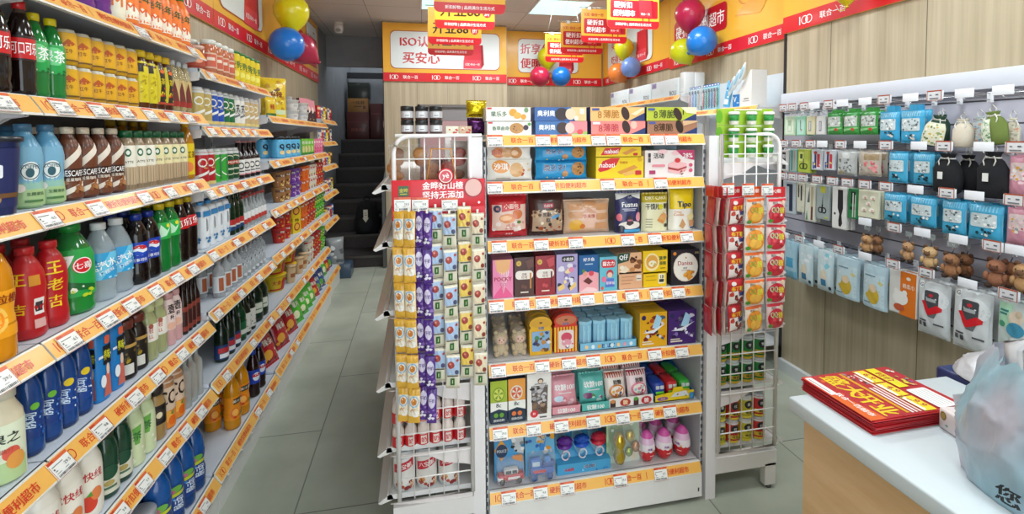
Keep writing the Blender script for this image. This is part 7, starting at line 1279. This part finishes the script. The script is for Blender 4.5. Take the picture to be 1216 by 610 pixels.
W('card', 'scissors_card', 'grey clear card with black scissors and yellow top', 'scissors', 969, 985, 214, 261, '9aa4a4', [('rr', .36, .78, .72, .97, 'b8b83a', .02), ('p', [(.44, .4), (.56, .4), (.54, .76)], '5a6468'), ('o', .36, .28, .09, .035, '1e2022'), ('o', .62, .28, .09, .035, '1e2022'), ('r', .46, .3, .54, .44, '1e2022'), ('r', .72, .06, .92, .1, 'c8c83a')], 2)
W('card', 'comb_card', 'white card with long black comb on third hook row', 'comb', 988, 1005, 216, 272, 'dcdad8', [('p', [(.42, .94), (.78, .94), (.8, .5), (.7, .34), (.76, .14), (.64, .06), (.5, .08), (.48, .2), (.54, .36), (.42, .5)], '26262a'), ('e', .22, .36, .07, .03, '26262a')], 2, .028)
W('card', 'tool_card', 'dark green card with black lettering on third hook row', 'tools', 1006.5, 1020, 219, 260, '2f7a4a', [('r', .3, .5, .7, .9, '1c2a22'), ('r', .2, .3, .8, .4, '1c2a22'), ('r', .44, .06, .54, .86, 'c8ccc4'), ('r', .66, .06, .74, .8, 'c8ccc4')], 2)
W('card', 'clip_card', 'cream card with five white flower hair clips', 'accessory', 1019, 1044, 222, 259, 'd6d4bc', [q for x, y in ((.32, .74), (.7, .74), (.5, .52), (.3, .3), (.68, .3)) for q in (('e', x, y, .13, .08, 'eeeae0'), ('e', x+.03, y-.02, .06, .04, 'd8a89a'), ('p', [(x-.1, y-.06), (x+.12, y-.1), (x+.1, y-.06)], '8a8a7a'))], 2, .015, tw=.06)
for i, (a, b_, y0, y1) in enumerate(((1047, 1075, 222, 263), (1078, 1111, 226, 269), (1116, 1146, 229, 279), (1147, 1190, 232, 286))): W('bag', 'sky_blue_bag', 'sky blue zip bag on the third hook row, %s from the stand' % ORD[i], 'accessory', a, b_, y0, y1, '43a8d0', BA(21+i), 2, .03)
# plush row
def plush(label, px, py, r, col, c2, X=XH+.04, rot=0):
    p = onX(px, py, X); e = empty('plush_keyring', p, -PI/2+rot)
    b = MB(); b.ball(0, 0, -.9*r, .8*r, .7*r, .9*r, col, 'plush'); obj('body', b, e)
    b = MB(); b.ball(0, -.1*r, .55*r, .85*r, .75*r, .75*r, col, 'plush'); b.ball(0, -.75*r, .42*r, .4*r, .3*r, .32*r, c2, 'plush', 10, 7); obj('head', b, e)
    for s_ in (-1, 1):
        q = MB(); q.ball(s_*.62*r, 0, 1.2*r, .3*r, .2*r, .3*r, c2, 'plush', 10, 7); obj('ear', q, e)
        q = MB(); q.ball(s_*.55*r, -.35*r, -1.6*r, .36*r, .42*r, .32*r, '3a2a22', 'plush', 10, 7); obj('foot', q, e)
        q = MB(); q.ball(s_*.8*r, -.25*r, -.6*r, .28*r, .3*r, .5*r, col, 'plush', 10, 7); obj('arm', q, e)
        q = MB(); q.ball(s_*.3*r, -.8*r, .72*r, .08*r, .06*r, .09*r, '1a1412', 'plastic', 8, 6); obj('eye', q, e)
    q = MB(); q.tube([(0, 0, 1.3*r), (.2*r, 0, 1.9*r), (0, 0, 2.6*r)], .0018, '8a8a8c', 'chrome', 6); q.box(-.5*r, -.003, 2.2*r, .5*r, .0, 3.*r, 'b8c4c0', 'clear'); obj('hang_tag', q, e)
    return tag(e, label, 'toy')
for a in (('tan plush bear keyring, left of the pair nearest the stand', 1030, 288, .030, 'b48a60', '8a6444', XH+.03, .2), ('brown plush bear keyring, right of the pair nearest the stand', 1043, 289, .030, '94694a', '6a4630', XH+.09, -.2), ('tan plush bear keyring alone on its hook', 1079, 297, .030, 'b48c66', '7a5a40', XH+.03, 0), ('cream brown plush keyring facing front above the mask packs', 1105, 304, .034, 'c4a276', '6a4a34', XH+.03, .1), ('brown plush bear keyring above the left mask pack', 1130, 313, .034, '9a6c4a', '5a3c2a', XH+.03, .3), ('dark brown plush bear keyring above the right mask pack', 1148, 313, .033, '7f5438', '4a3024', XH+.1, -.3), ('reddish brown plush bear keyring in the group nearest the counter', 1184, 322, .037, '96644a', '5a3828', XH+.03, .2), ('brown plush bear keyring behind the reddish one', 1200, 324, .036, '8a5a3e', '503222', XH+.11, -.2), ('pale tan plush bear keyring at the right picture edge', 1217, 328, .038, 'b0885e', '6a4a34', XH+.03, 0)): plush(*a)
# lowest row
wa = lambda c, s, t: [('r', .1, .1, .9, .62, c), ('b', s, 5, .2, .6, .9, .9, ['8accdc', 'e8ecf0'], .07), ('e', .5, .36, .2, .16, 'e4d8c0'), ('r', .34, .12, .66, .28, t), ('rr', .8, .05, .94, .13, '2a3a4a', .02)]
W('bag', 'tissue_bag', 'blue and white towel bag at the stand end of lowest hook row', 'towel', 930, 945, 283, 331, 'a8ccdc', [('r', .2, .3, .8, .56, '4aa0c8'), ('r', .0, .0, 1, .2, '7ab8d4')], 3, .035)
W('bag', 'tissue_bag', 'white bag with small blue figure on lowest hook row, left', 'towel', 946, 964, 285, 338, 'c9dce2', wa('d4e2e6', 3, '3a7aa0'), 3, .035)
W('bag', 'tissue_bag', 'white bag with small blue figure on lowest hook row, right', 'towel', 968, 988, 291, 346, 'c9dce2', wa('d6e4e8', 5, '3f86b0'), 3, .035)
for i, (a, b_, y0, y1) in enumerate(((990, 1019, 300, 354), (1022, 1053, 308, 366))):
    W('bag', 'towel_bag', 'pale blue bag with yellow print on lowest hook row, %s' % ('left', 'right')[i], 'towel', a, b_, y0, y1, 'b4ccd8', [('r', .06, .06, .94, .8, 'c4d8e0'), ('p', [(.7, .62), (.78, .68), (.9, .62), (.84, .56)], 'd8cc7a'), ('p', [(.14, .6), (.26, .66), (.24, .56)], 'e4e8e8'), ('e', .52, .3, .24, .2, 'cfae3c'), ('e', .5, .47, .16, .1, 'e0c8a8'), ('p', [(.3, .2), (.16, .3), (.36, .38)], 'cfae3c'), ('r', .14, .74, .6, .77, '7a98a8'), ('r', .1, .1, .4, .13, '7a98a8')], 2, .035, stand=True)
W('card', 'mask_pack', 'orange and white pack with white fluffy print on lowest hook row', 'towel', 1055, 1089, 315, 374, 'd8d6d2', [('r', .42, .0, 1, 1, 'dc7424'), ('t', '棉柔巾', .72, .68, .11, 'f0e0d0', .04, .42), ('e', .72, .86, .08, .04, 'f0e0d0'), ('e', .44, .38, .28, .16, 'e8e6e2'), ('e', .28, .52, .09, .06, 'e8e6e2'), ('e', .6, .52, .09, .06, 'e8e6e2'), ('e', .4, .16, .2, .08, 'c05a3a')], 2, .025)
for i, (a, b_, y0, y1) in enumerate(((1086, 1126, 334, 400), (1127, 1176, 343, 418))):
    W('bag', 'mask_bag', 'white mask bag with red tick on lowest hook row, %s' % ('left', 'right')[i], 'mask', a, b_, y0, y1, 'cfd3d6', [('e', .6, .7, .4, .2, 'e0e3e6'), ('rr', .28, .5, .74, .84, '4a4c50', .04), ('p', [(.28, .5), (.74, .5), (.62, .34), (.42, .34)], '6a6c70'), ('e', .5, .76, .07, .03, 'c8303a'), ('r', .34, .64, .66, .7, 'a8acb0'), ('p', [(.2, .62), (.3, .64), (.44, .5), (.7, .6), (.86, .56), (.84, .5), (.46, .38), (.4, .38)], 'd2222c'), ('r', .12, .24, .36, .27, '4a4a50'), ('r', .1, .14, .2, .22, '5a5a60'), ('rr', .26, .13, .36, .22, '4a4a50', .02), ('r', .6, .22, .9, .25, '55555a'), ('rr', .08, .86, .24, .99, 'e8eaec', .02), ('t', 'G', .16, .925, .07, '3a3a40', .02)], 2, .045)
W('bag', 'plush_bag', 'clear bag with green label and plush toy near the counter', 'toy', 1180, 1222, 346, 424, 'c0ccca', [('r', .04, .5, .5, .96, 'a8d4b4'), ('r', .1, .8, .4, .84, '3a7a7a'), ('r', .1, .74, .36, .78, '3a7a7a'), ('e', .2, .56, .12, .06, '4a9a7a'), ('e', .64, .72, .22, .14, 'd8c8b4'), ('e', .72, .8, .1, .07, 'c8b49c'), ('e', .64, .5, .26, .14, '3f8aa8'), ('p', [(.5, .06), (.9, .1), (.8, .36), (.5, .34)], 'd8dede')], 2, .05)

# ------------------------------------------------------------------ shelves on the far part of the right wall
def far_bay(label, y0, y1, zs, xf, xb, top):
    e = empty('shelf_unit', (xf, (y0+y1)/2, 0), -PI/2); L = y1-y0-.006; D = xb-xf
    obj('back_panel', MB().box(-L/2, D-.015, .1, L/2, D, top, 'd5dde4', 'painted'), e)
    for s_ in (-1, 1): obj('upright', MB().box(s_*(L/2-.012)-.012, D-.05, 0, s_*(L/2-.012)+.012, D-.016, top, 'dcdad6', 'painted'), e)
    for i, z in enumerate(zs):
        last = i == len(zs)-1; b = MB(); b.box(-L/2, .032, z+.028, L/2, D-.052, z+.044, 'e3e5e8', 'painted'); b.box(-L/2, .030, z+.004, L/2, .036, z+.044, 'dfe1e4', 'painted')
        if last: b.box(-L/2, .012, 0, L/2, .03, z-.004, 'dcdcda', 'painted')
        sh = obj('base_deck' if last else 'shelf_board', b, e); ra = rail_mb(L, 2); ra.v = [(x, y, zz+z) for x, y, zz in ra.v]; obj('price_rail', ra, sh)
        if not last:
            for s_ in (-1, 1): k = MB(); x = s_*(L/2-.004); k.prism([(.034, z+.028), (.034, z-.006), (.1, z-.03), (D-.052, z-.06), (D-.052, z+.028)], x-.0015, x+.0015, 'dcd6d6', 'painted', 'x'); obj('bracket', k, sh)
    return tag(e, label, 'shelf', 'far right wall shelves')
XS = 2.235
far_bay('white shelf bay holding toothbrushes on the far right wall', 2.83, 3.80, [1.783, 1.42, 1.06, .7, .12], XS, XFAR-.004, 2.06)
far_bay('white shelf bay holding white paper roll packs on the far right wall', 3.806, 4.90, [1.94, 1.55, 1.15, .75, .12], XS, XFAR-.004, 2.0)
far_bay('white shelf bay in the far right corner of the room', 4.906, 6.0, [1.94, 1.55, 1.15, .75, .12], XS, XFAR-.004, 2.0)
for i in range(3):
    k = 'roll%d' % i
    w_ = .50
    carton(k, w_, .165, .105, 'dfe8ec', [('rr', .02, .62, .2, .92, '9a92b8', .05), ('t', 'soft', .11, .77, .1, '3a3a50', .02, .14), ('t', 'ROLI', .82, .18, .24, '3a4444', .02, .3), ('b', 4+i, 12, .25, .3, .95, .9, ['d0dce2', 'eef4f6', 'c4d2da'], .05)], bev=.012)
    place(k, 'paper_roll_pack', 'white paper roll pack on the far right shelf, %s from the front' % ORD[i], 'paper rolls', (XS+.122, 4.165+i*.52, 1.985), -PI/2, 'white paper roll packs')
carton('tissuepk', .078, .2, .1, 'e6e9ea', [('r', .1, .1, .9, .14, 'c8d0d4'), ('rr', .2, .3, .8, .7, 'dde3e6', .05)], bev=.01)
for i in range(2): place('tissuepk', 'tissue_pack', 'white tissue pack standing beside the roll packs, %s' % ('front', 'rear')[i], 'tissue', (XS+.12+i*.1, 3.852, 1.9848), -PI/2, 'white tissue packs')
def brush(k, hcol, ccol):
    b = MB(); b.box(-.017, 0, 0, .017, .002, .205, ccol, 'card'); b.art([('r', 0, .9, 1, 1, '3a6ab0'), ('r', .2, .92, .8, .97, 'e8ecf4')], .034, .205, lambda u, v, e: (u, -.0004-e, v), 'card')
    h = MB(); h.tube([(0, -.008, .012), (0, -.009, .06), (0, -.008, .11), (0, -.007, .165)], [.004, .0055, .004, .0035], hcol, 'plastic', 8); br_ = MB(); br_.box(-.005, -.014, .14, .005, -.008, .168, '3a3a40', 'plastic', .001); c = MB(); c.box(-.014, -.018, .008, .014, -.0005, .18, 'e8f0f4', 'sheer', .004)
    kind(k, [('backing_card', b), ('handle', h), ('bristles', br_), ('blister', c)])
cols = [('d8909a', 'c4dcea'), ('8a90d0', 'c4dcea'), ('4aa4d0', 'c4dcea'), ('c8a484', 'c4dcea')]
for i, (h_, c_) in enumerate(cols): brush('br%d' % i, h_, c_); place('br%d' % i, 'toothbrush_pack', ['pink', 'violet', 'blue', 'tan'][i]+' handled toothbrush pack on the far right shelf', 'toothbrush', (XS+.062, 3.70-i*.042, 1.828), -PI/2)
for i, h_ in enumerate(('b03a4a', '3a8a3a', '4a4a6a', '2a6ab0', 'c0404a', '3a7a3a')): brush('bs%d' % i, h_, '8ad0e4'); place('bs%d' % i, 'toothbrush_pack', 'toothbrush pack with %s grip in the aqua-topped row' % ['dark red', 'green', 'slate', 'blue', 'red', 'deep green'][i], 'toothbrush', (XS+.062, 3.50-i*.036, 1.828), -PI/2)
p_ = empty('slipper_box', (XS+.105, 3.02, 1.828), -PI/2); b = MB()
b.prism([(-.10, 0), (.10, 0), (.10, .25), (.085, .25), (-.06, .09), (-.10, .09)], -.06, .06, 'e9e6e4', 'card'); obj('display_box', b, p_)
a = MB(); a.art([('r', .0, .0, .38, .36, '2a80c8'), ('t', 'V', .12, .22, .16, 'e8f0f8', .04), ('r', .22, .1, .34, .13, 'c8dcec'), ('r', .6, .2, .85, .22, '4a4a4a'), ('r', .55, .14, .88, .15, '4a4a4a')], .2, .25, lambda u, v, e_: (u, -.0605-e_, v), 'card'); obj('printed_front', a, p_); tag(p_, 'white cut-away display box with blue corner on the far right shelf', 'box')
for i in range(3):
    q = MB(); q.ball(0, 0, .075, .019, .012, .08, 'dde4e8', 'plastic'); q2 = MB(); q2.ball(0, -.009, .08, .013, .006, .05, '9cc4d8', 'plastic'); e_ = empty('brush_head_pack', (XS+.022, 3.135-i*.056, 1.912+i*.04), -PI/2); e_.rotation_euler = (0, .45, -PI/2); e_.location.z -= .0; obj('blister', q, e_); obj('print', q2, e_)
    tag(e_, 'white rounded blister pack leaning in the display box, %s from left' % ORD[i], 'accessory', 'rounded blister packs')
carton('bluered', .06, .2, .02, '5ab0dc', [('r', .5, .86, .9, 1, 'c83a3a'), ('r', .1, .1, .9, .3, 'e0e8ec'), ('b', 3, 8, .1, .35, .9, .85, ['c83a3a', 'e8eef2', '2a6aa0'], .05)], bev=.004); place('bluered', 'toothbrush_pack', 'blue card pack with red corner beside the display box', 'toothbrush', (XS+.066, 3.225, 1.836), -PI/2, None, (-.1, .15, 0))
# ================================================================== COUNTER AND WHAT LIES ON IT
e = empty('checkout_counter', (1.29, .60, 0)); 
b = MB(); b.box(-.245, -.51, 0, .26, .505, .842, 'ffffff', 'woodcounter'); obj('wood_body', b, e)
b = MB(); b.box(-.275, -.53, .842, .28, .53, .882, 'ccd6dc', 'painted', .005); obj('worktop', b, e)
tag(e, 'wooden checkout counter with white worktop at lower right', 'counter')
# flyers
fw_, fh_ = .215, .30
fa = [('r', 0, 0, 1, 1, 'b4222a'), ('r', 0, .0, 1, .08, 'd8342a'), ('b', 9, 26, .02, .12, .98, .42, ['c83a2a', '9a1820', 'd8602c'], .03), ('r', .03, .02, .45, .09, 'f0ece8'), ('r', .06, .04, .4, .05, '7a7a7a'), ('p', [(.45, 0), (1, 0), (1, .16), (.5, .1)], 'd8601c'), ('t', '联合一百超市', .68, .09, .06, 'f4f0f0', .04, .5),
      ('t', '盛大', .30, .27, .20, 'e8c81e', .06, .5), ('t', '开业', .74, .27, .20, 'e8c81e', .06, .44), ('r', .04, .40, .96, .43, 'd8a01c'), ('b', 4, 12, .05, .44, .4, .52, ['e8e8e8', '5a3a2a', '8a9ab0', 'd8c8a0'], .018), ('r', .42, .45, .97, .47, 'f0e8e4'), ('r', .42, .49, .97, .51, 'f0e8e4'), ('r', .1, .53, .97, .55, 'f0d8d0')]
for i in range(3):
    x = .03+i*.325
    fa += [('r', x, .57, x+.30, .70, 'ead82a'), ('b', 20+i, 10, x, .57, x+.3, .63, ['e8e0c8', 'c83a2a', '8a6a3a', 'd8a03a', '5a8a4a'], .015), ('r', x+.02, .575, x+.28, .605, 'f4f2ec'), ('t', ('6.9', '4.9', '9.9')[i], x+.15, .655, .06, 'b81c22', .05)]
fa += [('r', .02, .73, .5, .84, 'e4d81e'), ('t', '特价', .24, .785, .08, 'b81c22', .05), ('b', 6, 14, .05, .85, .5, .97, ['6ab03a', 'e8e0d0', 'd8904a', 'e8c83a', '8a5a9a'], .025), ('rr', .56, .74, .97, .95, 'f0eeee', .02)]+[('r', .6, .77+.035*k, .93, .775+.035*k, '9a9aa0') for k in range(5)]
m = MB(); m.box(-fw_/2, -fh_/2, 0, fw_/2, fh_/2, .0011, ['c8323a', 'c8323a', 'c8323a', 'c8323a', 'b81c22', 'b81c22'], 'card')
m2 = MB().merge(m); m2.art(fa, fw_, fh_, lambda u, v, e_: (u, v-fh_/2, .0012+e_*.6), 'card', eps=.00012)
kind('flyer', [('sheet', m)]); kind('flyertop', [('sheet', m2)])
R = random.Random(4); N_ = 20
for i in range(N_):
    topf = i == N_-1
    place('flyertop' if topf else 'flyer', 'promotion_flyer', 'top red and yellow promotion flyer of the stack on the counter' if topf else 'red edged promotion flyer in the stack under the top one', 'flyer', (1.232+R.uniform(-.004, .004), 1.048+R.uniform(-.004, .004), .8825+i*.0017), -PI/2+.02+R.uniform(-.025, .025), None if topf else 'promotion flyers in the stack')
# tissue box
r = empty('tissue_box', (1.312, .900, .8825), -.2); w, d, h = .085, .05, .053
obj('box', MB().box(-w/2, -d/2, 0, w/2, d/2, h, 'eadfe0', 'card', .006), r)
a = MB(); a.art([('e', .18, .68, .13, .22, '8a7438'), ('e', .18, .68, .09, .15, 'b09a58'), ('r', .14, .2, .24, .3, '4a9a8a'), ('e', .62, .5, .12, .24, '8a7438'), ('r', .5, .16, .8, .22, '9a8a7a')], w, h, lambda u, v, e_: (u, -d/2-.0006-e_, v), 'card')
obj('printed_front', a, r); a = MB(); a.art([('e', .3, .68, .16, .2, '8a7438'), ('e', .3, .68, .11, .14, 'b09a58'), ('p', [(.4, .3), (.56, .24), (.54, .36)], '4a9a8a')], d, h, lambda u, v, e_: (-w/2-.0006-e_, -u, v), 'card'); obj('printed_side', a, r)
t = MB(); t.add([(-.02, 0, h), (.02, 0, h), (.03, .01, h+.035), (0, -.006, h+.05), (-.028, .004, h+.04)], [(0, 1, 2, 3, 4)], 'f0ecee', 'paper'); obj('tissue', t, r)
tag(r, 'small pinkish white tissue box with gold emblem on the counter', 'tissue box')
# plastic carrier bag
from mathutils import noise as _nz
def plastic_bag(name, label, loc, H, prof, seed, col, sx, sy, extra=None, rz=0, fold=.05, rim=1.):
    n, m = 110, 46; vs = []; fs = []
    for j in range(m+1):
        t = j/m; r = prof(t); top = max(0, t-.7)/.3
        for i in range(n):
            a = 2*PI*i/n; c, s_ = math.cos(a), math.sin(a)
            ridge = lambda f, tw, ph: 1-2*abs(_nz.noise(Vector((c*f+seed, s_*f+ph, t*tw))))**.6
            q = r*(1+fold*(ridge(1.6, 1.2, 0)*.9+ridge(3.2, 2.6, 4)*.55+ridge(7, 3.5, 9)*.3)*(.45+.9*t))
            vs.append((q*sx*c, q*sy*s_, t*H+rim*top*(.05*_nz.noise(Vector((c*1.7+seed, s_*1.7, 2)))+.03*_nz.noise(Vector((c*5, s_*5+seed, 1))))))
    for j in range(m):
        for i in range(n): fs.append((j*n+i, j*n+(i+1) % n, (j+1)*n+(i+1) % n, (j+1)*n+i))
    fs.append(tuple(reversed(range(n)))); 
    c2 = [hx(c) for c in (col if isinstance(col, tuple) else (col, col))]; cs = []
    for f in fs:
        x, y, z = vs[f[0]]; k = min(1, max(0, .5+1.6*_nz.noise(Vector((x*9+seed, y*9, z*6))))); cs.append(tuple(c2[0][i]*(1-k)+c2[1][i]*k for i in range(4)))
    b = MB(); b.add(vs, fs, cs, 'baggy', True); e = empty(name, loc, rz); obj('bag_sheet', b, e)
    if extra: extra(e)
    return tag(e, label, 'bag')
def bagstuff(e):
    for k, (x, y, z, r, h, c) in enumerate(((-.05, .03, .01, .042, .17, '9cc8d8'), (.045, .045, .01, .042, .19, 'd8a8a8'), (.0, -.05, .01, .045, .16, '8fbccc'))):
        q = MB(); q.lathe([(r*.9, 0), (r, .01), (r, h*.9), (r*.7, h)], c, 'plastic', 16, cx=x, cy=y); q.v = [(a_, b_, z+c_) for a_, b_, c_ in q.v]; obj('contents', q, e)
    a = MB(); fn = lambda u, v, e_: ((.180+e_)*math.sin(u/.17), -(.180+e_)*math.cos(u/.17), .02+v)
    a.art([('t', '您', .3, .5, .8, '1a1a1e', .07), ('t', '好', .62, .5, .8, '1a1a1e', .07)], .13, .042, fn, 'card', maxe=.01); a.v = [(x*1.04, y*1.04, z) for x, y, z in a.v]; obj('printed_characters', a, e)
    h = MB()
    for s_ in (-1, 1): 
        pts = [(-.07, s_*.05, .20), (-.075, s_*.05, .29), (-.02, s_*.055, .345), (.05, s_*.05, .30), (.06, s_*.05, .20)]
        h.tube(pts, [.012, .016, .02, .016, .012], 'e6e6ea', 'baggy', 10)
    obj('handle', h, e)
plastic_bag('carrier_bag', 'large pale blue translucent plastic bag standing on the counter at the right', (1.285, .69, .8835), .255, lambda t: .16+.012*math.sin(PI*t)-.05*t**2-.02*max(0, t-.8), 5, ('9fc3d2', 'bdb9c6'), 1., 1., bagstuff, -1.35, .085)
bn = empty('storage_bin', (1.71, 1.0, 0)); b = MB(); b.box(-.13, -.17, 0, .13, .17, .895, '2a3568', 'plastic', .01); obj('bin_body', b, bn); tag(bn, 'navy blue bin behind the counter under a white bag', 'bin')
def pb(t): return .138-.03*t-.06*t*t
plastic_bag('carrier_bag', 'white crumpled plastic bag on the navy bin behind the counter', (1.705, 1.0, .8965), .085, pb, 11, 'cfcfd4', 1.0, 1.25, None, .3, .06, .3)
# ================================================================== LIGHT AND CAMERA
w = bpy.data.worlds.new('World'); SC.world = w; w.use_nodes = True
bg = w.node_tree.nodes['Background']; bg.inputs[0].default_value = (.86, .94, 1, 1); bg.inputs[1].default_value = 3.1
def area(name, loc, sx, sy, e, col=(1, .98, .95), rot=(0, 0, 0)):
    l = bpy.data.lights.new(name, 'AREA'); l.shape = 'RECTANGLE'; l.size = sx; l.size_y = sy; l.energy = e; l.color = col
    o = bpy.data.objects.new(name, l); COL.objects.link(o); o.location = loc; o.rotation_euler = rot; return o
for (x, y), en in zip(LP[:8], (16, 16, 15, 17, 10, 17, 8, 14)): area('panel_lamp', (x, y, ZC-.02), .56, .56, en, (.93, .98, 1))
cam = bpy.data.cameras.new('Camera'); co = bpy.data.objects.new('Camera', cam); COL.objects.link(co)
cam.sensor_fit = 'HORIZONTAL'; cam.sensor_width = 36; cam.lens = 36*F_/1216; cam.clip_start = .02
cam.shift_x = 0; cam.shift_y = -(305-CY_)/1216
co.matrix_world = Matrix(((CR.x, CU.x, -CF.x, 0), (CR.y, CU.y, -CF.y, 0), (CR.z, CU.z, -CF.z, H_), (0, 0, 0, 1)))
SC.camera = co
SC.view_settings.view_transform = 'Standard'; SC.view_settings.look = 'None'; SC.view_settings.exposure = 0.26; SC.view_settings.gamma = 1; SC.view_settings.use_curve_mapping = False
SC.cycles.use_denoising = True; SC.cycles.max_bounces = 10; SC.cycles.diffuse_bounces = 4; SC.cycles.transparent_max_bounces = 24; SC.cycles.sample_clamp_indirect = 6
SC.cycles.caustics_reflective = False; SC.cycles.caustics_refractive = False
_seen = {}
for o in ALL:
    k = o['label']; n = len(k.split())
    if not 4 <= n <= 16: print('LABELLEN', n, k)
    if k in _seen and not (o.get('group') and _seen[k] == o.get('group')): print('DUPLABEL', k)
    _seen[k] = o.get('group')
print('THINGS', len(ALL), 'OBJECTS', len(bpy.data.objects))
